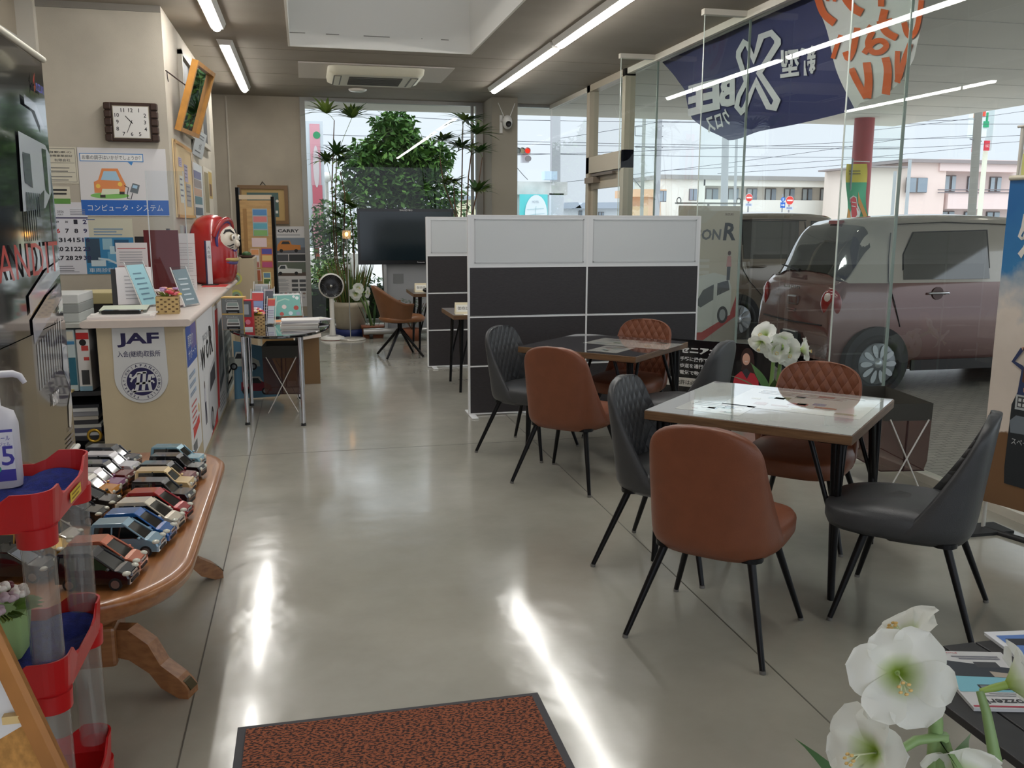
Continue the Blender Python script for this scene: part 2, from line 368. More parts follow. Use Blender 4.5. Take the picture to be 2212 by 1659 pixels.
# ------------------------------------------------------------------ world and lamps
w = bpy.data.worlds.new('overcast'); SC.world = w; w.use_nodes = True; n, l = w.node_tree.nodes, w.node_tree.links
bg = n['Background']; tc = n.new('ShaderNodeTexCoord'); sx = n.new('ShaderNodeSeparateXYZ'); l.new(tc.outputs['Generated'], sx.inputs[0])
rp = n.new('ShaderNodeValToRGB'); rp.color_ramp.elements[0].position = .0; rp.color_ramp.elements[1].position = .6
rp.color_ramp.elements[0].color = lin((222, 231, 246)); rp.color_ramp.elements[1].color = lin((238, 243, 251))
nz = n.new('ShaderNodeTexNoise'); nz.inputs['Scale'].default_value = 2.2; nz.inputs['Detail'].default_value = 5; l.new(tc.outputs['Generated'], nz.inputs['Vector'])
ad = n.new('ShaderNodeMath'); ad.operation = 'MULTIPLY_ADD'; ad.inputs[1].default_value = .5; l.new(nz.outputs['Fac'], ad.inputs[0]); l.new(sx.outputs['Z'], ad.inputs[2])
l.new(ad.outputs[0], rp.inputs['Fac']); l.new(rp.outputs['Color'], bg.inputs['Color']); zs = n.new('ShaderNodeMapRange'); zs.inputs['From Min'].default_value = .12; zs.inputs['From Max'].default_value = 1; zs.inputs['To Min'].default_value = WORLD_S; zs.inputs['To Max'].default_value = WORLD_S*ZEN; l.new(sx.outputs['Z'], zs.inputs['Value']); l.new(zs.outputs[0], bg.inputs['Strength'])
TUBE = emis('lit_tube', (255, 252, 247), TUBE_S)
def ceiling_light(x, y0, y1, label):
    t = thing('ceiling_light', label, 'ceiling light', (x, (y0+y1)/2, CZ), 0, 'tube lights on the ceiling'); h = (y1-y0)/2
    m = MB(); m.loft([[(-.075, s*h, 0), (-.05, s*h, -.05), (.05, s*h, -.05), (.075, s*h, 0)] for s in (-1, 1)], mat('white_lamp_housing', (214, 212, 206), .5), smooth=False); m.build('housing', t)
    m = MB(); m.loft([[(.036*cos(a), s*(h-.06), -.05-.03*sin(a)) for a in [pi*i/8 for i in range(9)]] for s in (-1, 1)], TUBE, smooth=False); m.build('tube', t)
ceiling_light(-.68, 9.37, 12.47, 'white tube ceiling light over the counter side, the far one nearest the back wall')
ceiling_light(-.68, 5.55, 8.66, 'white tube ceiling light over the counter side, cut off by the photo top edge')
ceiling_light(-.68, 1.7, 4.85, 'white tube ceiling light over the counter side, nearest the camera and out of frame')
ceiling_light(2.45, 8.75, 11.8, 'white tube ceiling light on the window side, ending near the back pillar')
ceiling_light(2.45, 5.6, 8.68, 'white tube ceiling light on the window side, above the front of the dark partition')
ceiling_light(2.45, 2.45, 5.5, 'white tube ceiling light on the window side, overhead and out of frame')
# air conditioner cassette
t = thing('air_conditioner', 'white ceiling cassette air conditioner with grey grille beside the light well', 'air conditioner', (.86, 10.95, CZ))
m = MB(); m.bx((-.86, -.55, -.012), (.86, .52, 0), mat('access_panel', (196, 190, 182), .6)); m.build('mounting_panel', t)
m = MB(); ACW = mat('ivory_plastic', (206, 202, 182), .45)
def rr(w, d, z, r=.1, n=6, cx=0, cy=0):
    pts = []
    for qx, qy, a0 in ((1, 1, 0), (-1, 1, 90), (-1, -1, 180), (1, -1, 270)):
        for i in range(n+1):
            a = radians(a0+90*i/n); pts.append((cx+qx*(w/2-r)+r*cos(a), cy+qy*(d/2-r)+r*sin(a), z))
    return pts
m.loft([rr(1.08, .96, -.012), rr(1.06, .94, -.07), rr(.92, .84, -.10, .06)], ACW); m.build('cover', t)
m = MB(); m.bx((-.3, -.28, -.104), (.3, .28, -.1), P(70, 70, 64))
for i in range(9): m.bx((-.3, -.26+i*.062, -.112), (.3, -.245+i*.062, -.1), P(96, 95, 86))
m.build('grille', t)
for x in (-.43, .43):
    m = MB(); m.bx((x-.045, -.33, -.104), (x+.045, .33, -.1), P(96, 94, 84)); m.bx((x-.03, -.31, -.108), (x+.03, .31, -.104), ACW); m.build('air_vane', t)
t = MB(); t.lathe([(.0, -.03), (.09, -.03), (.115, -.015), (.12, 0)], G(225, 222, 214)); t.build('smoke_detector', None, (.75, 12.35, CZ), label='small round white ceiling fitting near the back window', cat='ceiling fitting')
# canopy downlights
for i, (x, y, s, lab) in enumerate(((4.6, 8.9, 6, 'lit round downlight in the outdoor canopy, left one above the blue hanging flag'), (8.0, 8.3, 6, 'lit round downlight in the canopy behind the orange-lettered end of the flag'), (9.3, 9.2, 0, 'unlit round downlight in the canopy near its right edge'))):
    t = thing('downlight', lab, 'downlight', (x, y, CZ), 0, 'round downlights in the canopy')
    m = MB(); m.lathe([(.12, 0), (.12, -.012), (.1, -.014), (.095, -.004)], WHT); m.build('ring', t)
    m = MB(); m.lathe([(.0, -.004), (.095, -.004)], emis('downlight_on', (255, 246, 230), 8) if s else P(180, 178, 170)); m.build('lens', t)
# red canopy column
m = MB(); m.cyl((0, 0, -.02), (0, 0, CZ), .16, .16, mat('red_paint', (168, 36, 34), .4, noise=.06), 24, True); m.build('column', None, tuple(aty(1858, 400, 13.6).xy)+(0,), label='red round column holding up the canopy outside', cat='column')
# ================================================================== CHAIRS AND TABLES
def leather(name, c, quilt=False):
    m = mat(name, c, .42, noise=.05, nscale=14, bump=.12, bscale=260)
    if quilt:
        n, l = m.node_tree.nodes, m.node_tree.links; b = n['Principled BSDF']; tc = n.new('ShaderNodeTexCoord'); sx = n.new('ShaderNodeSeparateXYZ'); l.new(tc.outputs['Object'], sx.inputs[0])
        outs = []
        for sg in (1, -1):
            a = n.new('ShaderNodeMath'); a.operation = 'MULTIPLY_ADD'; a.inputs[1].default_value = .62*sg; l.new(sx.outputs['Z'], a.inputs[0]); l.new(sx.outputs['X'], a.inputs[2])
            k = n.new('ShaderNodeMath'); k.operation = 'MULTIPLY'; k.inputs[1].default_value = 1/.056; l.new(a.outputs[0], k.inputs[0])
            p = n.new('ShaderNodeMath'); p.operation = 'PINGPONG'; p.inputs[1].default_value = .5; l.new(k.outputs[0], p.inputs[0])
            q = n.new('ShaderNodeMath'); q.operation = 'POWER'; q.inputs[1].default_value = .45; l.new(p.outputs[0], q.inputs[0]); outs.append(q)
        mn = n.new('ShaderNodeMath'); mn.operation = 'MULTIPLY'; l.new(outs[0].outputs[0], mn.inputs[0]); l.new(outs[1].outputs[0], mn.inputs[1])
        bp = n.new('ShaderNodeBump'); bp.inputs['Strength'].default_value = .9; bp.inputs['Distance'].default_value = .014; l.new(mn.outputs[0], bp.inputs['Height']); l.new(bp.outputs['Normal'], b.inputs['Normal'])
    return m
BRN, BRNQ = leather('tan_leather', (122, 70, 46)), leather('tan_leather_quilted', (122, 70, 46), True)
GRY, GRYQ = leather('charcoal_leather', (60, 61, 63)), leather('charcoal_leather_quilted', (66, 67, 69), True)
def make_chair(name, label, m1, m2):      # local +Y is forward
    t = thing(name, label, 'chair')
    zb, zt = .352, .85; N = 26; n = 26
    def half(v):
        w = .247-.034*v-.012*v*v
        if v > .76:
            k = (v-.76)/.24; w *= max(0.0, (1-k**2.6))**(1/2.9)
        if v < .14: w *= .86+.14*sqrt(max(0, 1-((.14-v)/.14)**2))
        return w
    rings = []
    for i in range(N+1):
        v = i/N; v = 1-(1-v)**1.25 if i else 0; v = min(v, .9985)
        z = zb+(zt-zb)*v; w = half(v)
        wrap = .20*(1-v)**1.5+.05*(1-v*.3); yb = -.205-.055*v+.0*v
        th = .052-.014*v
        if v < .12: yb += .022*(1-v/.12)**2
        out, inn = [], []
        for j in range(n+1):
            u = -1+2*j/n; x = w*sin(u*pi/2*.98)/sin(pi/2*.98)
            d = wrap*abs(u)**3.2
            out.append((x, yb+d, z)); tt = th*(1-abs(u)**4*.75); inn.append((x*(1-.05), yb+d+tt, z))
        rings.append((out, inn))
    mb = MB()
    ob = [[p for p in r[0]]+[p for p in reversed(r[1])] for r in rings]
    vs = [Vector(p) for r in ob for p in r]; k = 2*(n+1); fo, fi = [], []
    for a in range(N):
        for i in range(k):
            f = (a*k+i, a*k+(i+1) % k, (a+1)*k+(i+1) % k, (a+1)*k+i)
            (fi if n+1 <= i < 2*n+1 else fo).append(f)
    fo += [tuple(range(k-1, -1, -1)), tuple(N*k+i for i in range(k))]
    mb.v = [tuple(v) for v in vs]
    for m, fs in ((m1, fo), (m2, fi)):
        q = mb._m(m)
        for f in fs: mb.f.append(f); mb.mi.append(q); mb.sm.append(True)
    mb.build('backrest', t)
    def sq(w, d, z, cy=.08, e=3.0):
        return [(w*math.copysign(abs(cos(a))**(2/e), cos(a)), cy+d*math.copysign(abs(sin(a))**(2/e), sin(a)), z+.02*max(0, sin(a))*(-1 if z > .45 else 0)) for a in [2*pi*i/36 for i in range(36)]]
    mb = MB(); mb.loft([sq(.18, .20, .355), sq(.228, .252, .363), sq(.243, .262, .39), sq(.244, .263, .435), sq(.23, .252, .464), sq(.16, .18, .478), sq(.05, .05, .482)], m1); mb.build('seat', t)
    for sx in (-1, 1):
        for sy in (-1, 1):
            mb = MB(); a = (sx*.155, .02+sy*.135, .39); b = (sx*.262, sy*.255, .012); mb.cyl(a, b, .0165, .0105, BLACK, 12)
            mb.cyl((a[0], a[1], .352), (a[0], a[1], .37), .05, .05, BLACK, 12); lg = mb.build('leg', t)
            mb = MB(); mb.cyl((b[0]*1.004, b[1]*1.004, 0), b, .0115, .0115, P(110, 108, 104), 10); mb.build('foot', lg)
    return t
def facing(dx, dy): return math.atan2(dy, dx)-pi/2
A45 = facing(.707, .707)
c1 = make_chair('dining_chair', 'tan leather chair seen from behind, nearest the camera at the glossy near table', BRN, BRNQ)
c1.location = (1.50, 2.99, 0); c1.rotation_euler = (0, 0, A45); c1['group'] = 'chairs around the two square tables'
g1 = make_chair('dining_chair', 'charcoal leather chair at the right edge, seat turned toward the glossy near table', GRY, GRYQ)
g1.location = (2.345, 2.965, 0); g1.rotation_euler = (0, 0, facing(-.707, .707)); g1['group'] = 'chairs around the two square tables'
gp = 'chairs around the two square tables'
dup(c1, (2.42, 3.93, 0), facing(-.72, -.69), 'tan quilted chair tucked in on the window side of the glossy near table', gp)
dup(g1, (1.60, 3.73, 0), facing(.75, -.66), 'charcoal quilted chair tucked under the left side of the glossy near table', gp)
dup(c1, (1.535, 5.075, 0), A45, 'tan leather chair seen from behind at the farther square table', gp)
dup(g1, (1.46, 5.86, 0), facing(.72, -.69), 'charcoal quilted chair on the left of the farther table, beside the partition', gp)
dup(c1, (2.30, 6.08, 0), facing(-.72, -.69), 'tan quilted chair tucked between the farther table and the dark partition', gp)
dup(g1, (2.31, 5.12, 0), facing(-.707, .707), 'charcoal chair seen side-on between the two tables, in front of the scooter poster', gp)
# ---- square tables
WOODE = mat('walnut_edge', (122, 92, 62), .45, noise=.25, nscale=6, stretch=(1, 1, 14), col2=(94, 68, 46))
TOPM = mat('dark_laminate', (112, 108, 106), .3, noise=.05)
SHEET = mat('clear_table_mat', (150, 150, 148), .02, spec=1.0, coat=1.0, bump=.10, bscale=3.2)
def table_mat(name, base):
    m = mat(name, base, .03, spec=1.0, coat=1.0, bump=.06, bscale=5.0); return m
def square_table(loc, rz, label, s, flyers, grp, top):
    t = thing('square_table', label, 'table', loc, rz, grp)
    h = s/2
    m = MB(); m.box((0, 0, .7), (s, s, .04), WOODE, None, .003); m.build('tabletop', t)
    m = MB(); m.bx((-h+.004, -h+.004, .7195), (h-.004, h-.004, .7225), top); sh = m.build('clear_mat', t)
    fl = MB()
    f = FZ(0, 0, .7226)
    for kind, x, y, a, w, d in flyers:
        fr = FZ(x, y, .7226, a)
        fl.rect(fr, -w/2, -d/2, w/2, d/2, table_mat('flyer_paper', (214, 214, 206)), .0004)
        cols = [(206, 120, 84), (120, 170, 160), (214, 190, 110), (120, 150, 190), (190, 90, 80), (150, 180, 120)]
        for i in range(14):
            cx, cy_ = random.uniform(-.4, .32)*w, random.uniform(-.42, .36)*d
            c = cols[i % 6]; fl.rect(fr, cx, cy_, cx+random.uniform(.06, .16)*w, cy_+random.uniform(.05, .14)*d, table_mat('flyer_ink%d' % (i % 6), tuple(int(170+(k-170)*.55) for k in c)), .0007)
        fl.lines(fr, -.4*w, .42*d, .4*w, 3, .035, .012, table_mat('flyer_ink_dark', (150, 150, 152)), .0009)
    fl.build('printed_sheet', t)
    for sx in (-1, 1):
        for sy in (-1, 1):
            m = MB(); f = Vector((sx*(h-.05), sy*(h-.05), 0)); k = f*(1.0)
            m.cyl((f.x*.93, f.y*.93, .68), f, .02, .015, BLACK, 12); m.cyl((f.x*.99, f.y*.99, .68), f+Vector((0, 0, .01)), .014, .012, BLACK, 12)
            m.cyl((f.x-sx*.13, f.y*.97, .68), (f.x*.985, f.y*.985, .3), .011, .010, BLACK, 10); m.cyl((f.x*.97, f.y-sy*.13, .68), (f.x*.985, f.y*.985, .3), .011, .010, BLACK, 10)
            m.box((f.x*.93, f.y*.93, .677), (.12, .12, .006), BLACK); m.build('leg', t)
    return t
TR = radians(44.4)
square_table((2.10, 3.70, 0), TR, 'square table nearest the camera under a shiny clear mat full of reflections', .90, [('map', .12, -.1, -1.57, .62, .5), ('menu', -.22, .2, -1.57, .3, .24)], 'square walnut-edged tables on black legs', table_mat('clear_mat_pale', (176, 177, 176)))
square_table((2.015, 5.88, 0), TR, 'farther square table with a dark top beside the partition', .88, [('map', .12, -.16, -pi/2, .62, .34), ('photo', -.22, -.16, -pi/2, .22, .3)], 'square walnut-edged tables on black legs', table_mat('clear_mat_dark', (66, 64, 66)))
# ---- partitions
PW = mat('white_panel_frame', (222, 224, 226), .45); PF = mat('frosted_panel', (206, 210, 212), .6)
PD = mat('dark_woodgrain', (46, 42, 44), .5, noise=.25, nscale=40, stretch=(1, 1, 14)); PE = mat('panel_trim', (226, 227, 228), .35)
def partition(x0, x1, y, label, n, foot):
    t = thing('partition_screen', label, 'partition', (x0, y, 0), 0); w = (x1-x0)/n
    for i in range(n):
        a, b = i*w, (i+1)*w
        m = MB(); m.bx((a+.005, -.018, 1.21), (b-.005, .018, 1.605), PW); m.bx((a+.055, -.0185, 1.245), (b-.04, .0, 1.575), PF)
        for p, q in (((a+.045, 1.235), (b-.03, 1.245)), ((a+.045, 1.575), (b-.03, 1.583)), ((a+.047, 1.235), (a+.055, 1.583)), ((b-.04, 1.235), (b-.032, 1.583))): m.bx((p[0], -.022, p[1]), (q[0], -.018, q[1]), P(196, 199, 201))
        m.build('white_panel', t)
        for j in range(3):
            m = MB(); m.bx((a+.008, -.016, .015+j*.4), (b-.008, .016, .40+j*.4), PD); m.build('dark_panel', t)
    m = MB()
    for i in range(n+1): m.bx((i*w-.007, -.019, .01), (i*w+.007, .019, 1.612), PE)
    for z in (.012, .405, .805, 1.206, 1.608): m.bx((0, -.0195, z-.006), (n*w, .0195, z+.006), PE)
    m.build('frame', t)
    for x in foot:
        m = MB(); m.box((x, 0, .006), (.055, .34, .012), PE, None, .005); m.bx((x-.012, -.012, .01), (x+.012, .012, .04), PE); m.build('foot', t)
partition(1.262, 3.225, 7.05, 'long partition screen with white top panels and dark woodgrain lower panels', 2, (.02, 1.0, 1.95))
partition(1.262, 2.25, 9.57, 'short partition screen half hidden behind the long one, dark panels below white', 1, (.06, .9))
# ---- small consulting tables with name plates
def side_table(loc, label, w, d):
    t = thing('consulting_table', label, 'table', loc, 0, 'small wooden tables between the partitions')
    m = MB(); m.prism([(-w/2, -d/2+.0), (w/2, -d/2), (w/2, d/2), (-w/2+.0, d/2)], FZ(0, 0, .685), .04, TOPM, WOODE); m.build('tabletop', t)
    for sx in (-1, 1):
        for sy in (-1, 1):
            m = MB(); fx, fy = sx*(w/2-.07), sy*(d/2-.07); m.cyl((fx*.92, fy*.92, .685), (fx, fy, 0), .018, .013, BLACK, 10)
            m.cyl((fx-sx*.12, fy*.95, .685), (fx*.985, fy*.985, .22), .010, .009, BLACK, 8); m.cyl((fx*.95, fy-sy*.12, .685), (fx*.985, fy*.985, .22), .010, .009, BLACK, 8); m.build('leg', t)
side_table((1.66, 8.35, 0), 'wooden consulting table behind the long partition holding a paper name plate', .74, .74)
side_table((1.60, 10.95, 0), 'wooden consulting table in front of the big television', .74, .8)
CREAM = mat('cream_board', (228, 218, 186), .6)
def nameplate(loc, rz, label):
    t = thing('name_plate', label, 'sign', loc, rz, 'paper name plates on the consulting tables')
    m = MB(); m.loft([[(x, -.055, 0), (x, 0, .105), (x, .055, 0)] for x in (-.15, .15)], CREAM, smooth=False); m.build('card', t)
    m = MB(); f = fr_((0, -.0275-.001, .0525), (1, 0, 0), (0, .055, .105)); m.rect(f, -.14, -.035, .14, .035, P(238, 236, 226), .0005); m.text(f, '御商談テーブル', 0, 0, .036, P(40, 40, 42), .001, w=.255); m.build('lettering', t)
nameplate((1.475, 8.12, .725), radians(-3), 'cream folded name plate lettered in black on the nearer consulting table')
nameplate((1.43, 10.86, .725), 0, 'cream folded name plate behind a black gadget on the consulting table by the television')
m = MB(); f = FZ(1.6, 8.08, .7255, radians(-8)); m.prism([(-.2, -.1), (.25, -.1), (.25, .12), (-.2, .12)], f, .002, P(236, 234, 224)); m.build('paper_sheet', None, label='white paper sheet lying under the name plate on the nearer consulting table', cat='paper')
t = thing('computer_mouse', 'small black rounded gadget lying in front of the farther name plate', 'gadget', (1.43, 10.7, .7255))
m = MB(); m.ell((0, 0, .03), (.075, .05, .032), G(20, 20, 22), 16, 8); m.ell((.05, .02, .028), (.05, .045, .028), G(24, 24, 26), 12, 8); m.build('body', t)
# ---- swivel armchair
t = thing('swivel_chair', 'tan quilted bucket armchair on a black four-star swivel base by the far partition', 'chair', (1.05, 10.45, 0), radians(-80))
BR2 = leather('tan_leather_bucket', (118, 76, 46)); mb = MB()
def bucket(u, v):      # u round from front-left over the back to front-right, v bottom -> rim
    a = radians(-200+220*u+0); a = radians(200-220*u) if False else radians(-20+220*u)
    back = max(0, sin(a)); top = .64+.20*back**1.3
    r = .21+.075*v; z = .42+(top-.42)*v
    return (r*1.05*cos(a), -(r*1.0*sin(a))-.045*v*back, z)
rings = []
for i in range(25):
    u = i/24; col = [bucket(u, j/8) for j in range(9)]; col2 = []
    for j in range(8, -1, -1):
        p = bucket(u, j/8); c = Vector((0, 0, p[2])); q = Vector(p); q = q+(c-q).normalized()*.045; col2.append(tuple(q))
    rings.append(col+col2)
mb.loft(rings, BR2); mb.build('backrest', t)
mb = MB(); mb.loft([[(w*math.copysign(abs(cos(a))**.8, cos(a)), .03+d*math.copysign(abs(sin(a))**.8, sin(a)), z) for a in [2*pi*i/28 for i in range(28)]] for w, d, z in ((.15, .17, .41), (.225, .25, .42), (.235, .27, .455), (.2, .23, .49), (.06, .08, .5))], leather('tan_leather_bucket_seat', (134, 88, 54))); mb.build('seat', t)
mb = MB(); mb.cyl((0, 0, .3), (0, 0, .42), .028, .028, BLACK, 14); mb.cyl((0, 0, .4), (0, 0, .415), .12, .12, BLACK, 16); mb.build('column', t)
for i in range(4):
    a = radians(45+90*i); mb = MB(); mb.cyl((.02*cos(a), .02*sin(a), .32), (.31*cos(a), .31*sin(a), .012), .02, .014, BLACK, 8); mb.build('leg', t)
# ---- black oval brochure table by the counter
t = thing('oval_table', 'black glass oval table on four chrome legs beside the counter', 'table', (-.225, 7.63, 0))
TG = mat('black_glass', (16, 16, 18), .03, spec=.9, coat=1.0)
m = MB(); m.lathe([(0, .69), (.985, .69), (1.0, .697), (1.0, .708), (.985, .714), (0, .714)], TG, n=56, smooth=False, sx=.405, sy=.78); m.build('tabletop', t)
for x, y in ((-.26, -.56), (.165, -.68), (-.27, .2), (.13, .42)):
    m = MB(); m.cyl((x, y, .30), (x, y, .69), .021, .021, CHROME, 16); m.cyl((x, y, .02), (x, y, .31), .0155, .0155, CHROME, 16); lg = m.build('leg', t)
    m = MB(); m.cyl((x, y, 0), (x, y, .02), .021, .017, BLK, 14); m.build('foot', lg)
# ================================================================== FAR END: TELEVISION, FAN, LAMP, PLANTS
t = thing('television', 'big black television on a silver stand in front of the back window', 'television', (1.35, 12.15, 0))
m = MB(); m.bx((-.665, -.03, 1.0), (.62, .05, 1.735), G(20, 21, 24)); m.build('bezel', t)
m = MB(); m.bx((-.635, -.033, 1.055), (.59, -.03, 1.695), mat('dark_screen', (26, 38, 44), .12, spec=.6)); m.build('screen', t)
m = MB(); f = FY(0, -.033, 1.715); m.text(f, 'BAUZVBO', -.02, 0, .022, P(206, 206, 206), .001, bold=.02, w=.17); m.text(FY(0, -.033, 1.027), 'Panasonic', .17, 0, .018, P(206, 206, 206), .001, w=.1); m.build('lettering', t)
m = MB(); m.bx((-.33, .06, .1), (.5, .14, 1.03), mat('silver_cabinet', (150, 152, 156), .5)); m.bx((-.33, .02, .1), (-.29, .14, 1.03), ALU)
for x in (-.2, .28): m.bx((x, .055, .74), (x+.14, .06, .87), P(116, 118, 120))
m.build('stand_panel', t)
m = MB(); m.cyl((-.62, 0, .1), (.62, 0, .1), .045, .045, ALU, 16); m.build('base_bar', t)
for x in (-.52, .5):
    m = MB(); m.bx((x-.02, -.02, .03), (x+.02, .02, .1), BLK); m.cyl((x-.022, 0, .038), (x+.022, 0, .038), .038, .038, BLK, 16); m.build('caster', t)
# fan
t = thing('pedestal_fan', 'white round-headed pedestal fan with black grille by the back window', 'fan', (.322, 12.2, 0))
FW_ = mat('fan_white', (226, 224, 218), .4)
m = MB(); m.lathe([(0, .05), (.1, .05), (.155, .03), (.165, .012), (.165, .006)], FW_); m.lathe([(.165, .006), (.16, 0), (0, 0)], P(150, 60, 48)); m.build('base', t)
m = MB(); m.lathe([(0, .051), (.07, .051), (.07, .053), (0, .054)], G(20, 20, 22), c=(0, -.05, 0), n=20, sx=1.1, sy=.5); m.build('control_pad', t)
m = MB(); m.lathe([(.045, .04), (.032, .2), (.03, .58)], FW_); m.build('stem', t)
m = MB(); R = Matrix.Rotation(radians(90), 3, 'X')
def lz(mm, prof, mt, c, R, n=36): 
    q = MB(); q.lathe(prof, mt, n=n); mm.add([Vector(c)+R @ Vector(v) for v in q.v], q.f, mt, True)
lz(m, [(.12, -.12), (.155, -.06), (.168, .0), (.168, .04), (.150, .05)], FW_, (0, 0, .72), R); lz(m, [(0, -.14), (.08, -.135), (.12, -.12)], FW_, (0, 0, .72), R); m.build('head', t)
m = MB(); lz(m, [(.150, .045), (.12, .03), (.06, .035), (.0, .04)], G(16, 16, 18), (0, 0, .72), R)
for i in range(30):
    a = 2*pi*i/30; m.tube([(.03*cos(a), -.05, .72+.03*sin(a)), (.09*cos(a+.3), -.055, .72+.09*sin(a+.3)), (.15*cos(a+.6), -.05, .72+.15*sin(a+.6))], .0018, G(40, 40, 44), 4)
m.build('grille', t)
m = MB(); lz(m, [(0, .062), (.018, .06), (.02, .045)], ALU, (0, 0, .72), R, 16); m.build('hub', t)
# floor lamp
lx, ly = .585, 12.1
t = thing('floor_lamp', 'slim steel floor lamp with a small glowing glass shade beside the palms', 'lamp', (lx, ly, 0))
m = MB(); m.lathe([(0, .03), (.16, .025), (.175, .01), (.175, 0), (0, 0)], mat('lamp_base', (196, 192, 184), .35, .5)); m.build('base', t)
m = MB(); m.cyl((-.03, 0, .02), (-.045, 0, 1.36), .007, .007, ALU, 10); m.build('pole', t)
m = MB(); m.lathe([(.05, 1.34), (.055, 1.36), (.055, 1.45)], glassmat('lamp_shade_glass', (.9, .75, .5), milky=.25), c=(-.045, 0, 0), n=20); m.lathe([(0, 1.335), (.05, 1.34)], ALU, c=(-.045, 0, 0), n=20); m.build('lamp_shade', t)
m = MB(); m.ell((-.045, 0, 1.4), (.022, .022, .03), emis('lamp_glow', (255, 190, 100), 14), 12, 8); m.build('bulb', t)
# plants ------------------------------------------------------------
LEAF = mat('palm_leaf', (78, 108, 48), .5, col2=(50, 78, 36), nscale=6); LEAFD = mat('dark_leaf', (44, 76, 40), .5, col2=(62, 98, 48), nscale=5)
LEAFL = mat('light_leaf', (128, 150, 70), .5, col2=(96, 128, 56), nscale=5); STEM = mat('palm_stem', (96, 70, 52), .8, noise=.3, nscale=30, bump=.4)
GSTEM = mat('green_stem', (120, 148, 84), .5); TERRA = mat('terracotta', (140, 84, 58), .8, noise=.1); SOIL = mat('pot_soil', (70, 54, 40), .95, noise=.4, nscale=40)
def blade(mb, p, d, L, w, droop, m, n=5, up=(0, 0, 1)):
    p = Vector(p); d = Vector(d).normalized(); s = d.cross(Vector(up)); s = s.normalized() if s.length > .01 else Vector((1, 0, 0))
    A, B = [], []
    for i in range(n+1):
        k = i/n; c = p+d*(L*k)+Vector((0, 0, -droop*L*k*k)); ww = w*(sin(pi*min(1, k*.9+.1))**.7)*(1-k**4)
        A.append(c-s*ww/2); B.append(c+s*ww/2+Vector((0, 0, .0)))
    mb.add(A+B, [(i, i+1, n+2+i, n+1+i) for i in range(n)], m, True)
def fan_leaf(mb, p, tilt_dir, R_, m, n=9, spread=2.6):
    d = Vector(tilt_dir).normalized(); s = d.cross(Vector((0, 0, 1))).normalized(); u = s.cross(d)
    for i in range(n):
        a = -spread/2+spread*i/(n-1); q = d*cos(a)+s*sin(a)+u*.12
        blade(mb, p, q, R_*(.95+.3*random.random()), .052, .22+.2*random.random(), m, 4)
def palm(px_list, pot_loc, label, name='lady_palm'):
    t = thing(name, label, 'plant', pot_loc)
    return t
def cane(t, base, pts, fans):
    o = Vector(t.location); m = MB(); P_ = [Vector(p)-o for p in pts]
    m.tube([Vector(base)]+P_, [.012]+[.009]*(len(pts)-1)+[.006], STEM, 6); m.build('cane', t)
    m = MB()
    for f in fans:
        q = Vector(f[0])-o; r = f[1]
        near = min(P_, key=lambda a: (a-q).length)
        m.tube([near, near.lerp(q, .5)+Vector((0, 0, .02)), q], .0035, GSTEM, 5)
        for k in range(f[2] if len(f) > 2 else 2):
            a = random.uniform(0, 6.28); fan_leaf(m, q, (cos(a), .5*sin(a), .25+.4*random.random()), r, [LEAF, LEAFL, LEAFD][k % 3] if r > .2 else LEAF, 11)
    m.build('fronds', t)
YP = 12.75
def ap(x, y, Y=None): return tuple(aty(x, y, Y or YP))
t = thing('potted_palm', 'tall lady palms in a cream pot left of the television', 'plant', (.585, 12.6, 0))
m = MB(); m.lathe([(.20, 0), (.225, .0), (.225, .10), (.21, .10)], P(28, 44, 104)); m.build('blue_base', t)
m = MB(); CRM = mat('cream_pot', (206, 196, 176), .55); m.lathe([(0, .1), (.195, .1), (.235, .40), (.262, .41), (.265, .475), (.24, .475), (.235, .43), (0, .43)], CRM); m.build('pot', t)
m = MB(); m.lathe([(0, .45), (.235, .44)], SOIL); m.build('soil', t)
ft = lambda dx, dy: (dx, dy, .43)
cane(t, ft(-.08, 0), [ap(724, 560), ap(720, 480), ap(717, 400), ap(722, 260)], [(ap(705, 245), .36, 2), (ap(706, 350), .3, 2), (ap(735, 350), .34, 3)])
cane(t, ft(-.02, .05), [ap(728, 560), ap(724, 450), ap(727, 340)], [(ap(727, 335), .34, 3), (ap(760, 255), .34, 2)])
cane(t, ft(.0, -.05), [ap(742, 560), ap(745, 420), ap(735, 370)], [(ap(750, 440), .34, 3), (ap(738, 470), .3, 2)])
cane(t, ft(.06, .02), [ap(765, 560), ap(762, 500), ap(755, 440)], [(ap(745, 500), .34, 3), (ap(765, 450), .3, 2)])
m = MB()
for i in range(220):
    a = random.uniform(0, 6.28); r = .2*sqrt(random.random()); blade(m, (r*cos(a), r*sin(a), .44), (cos(a)*.25, sin(a)*.25, 1), .28+.5*random.random(), .012, .12, [LEAFL, mat('dry_grass', (120, 104, 58), .7), LEAF][i % 3], 3, (0, 1, .1))
m.build('grass', t)
YP = 12.32
t = thing('potted_palm', 'thin lady palms rising behind the television near the pillar', 'plant', (2.20, 12.30, 0))
m = MB(); m.lathe([(0, 0), (.16, 0), (.2, .32), (.21, .36), (.19, .36), (.18, .32), (0, .32)], TERRA); m.build('pot', t)
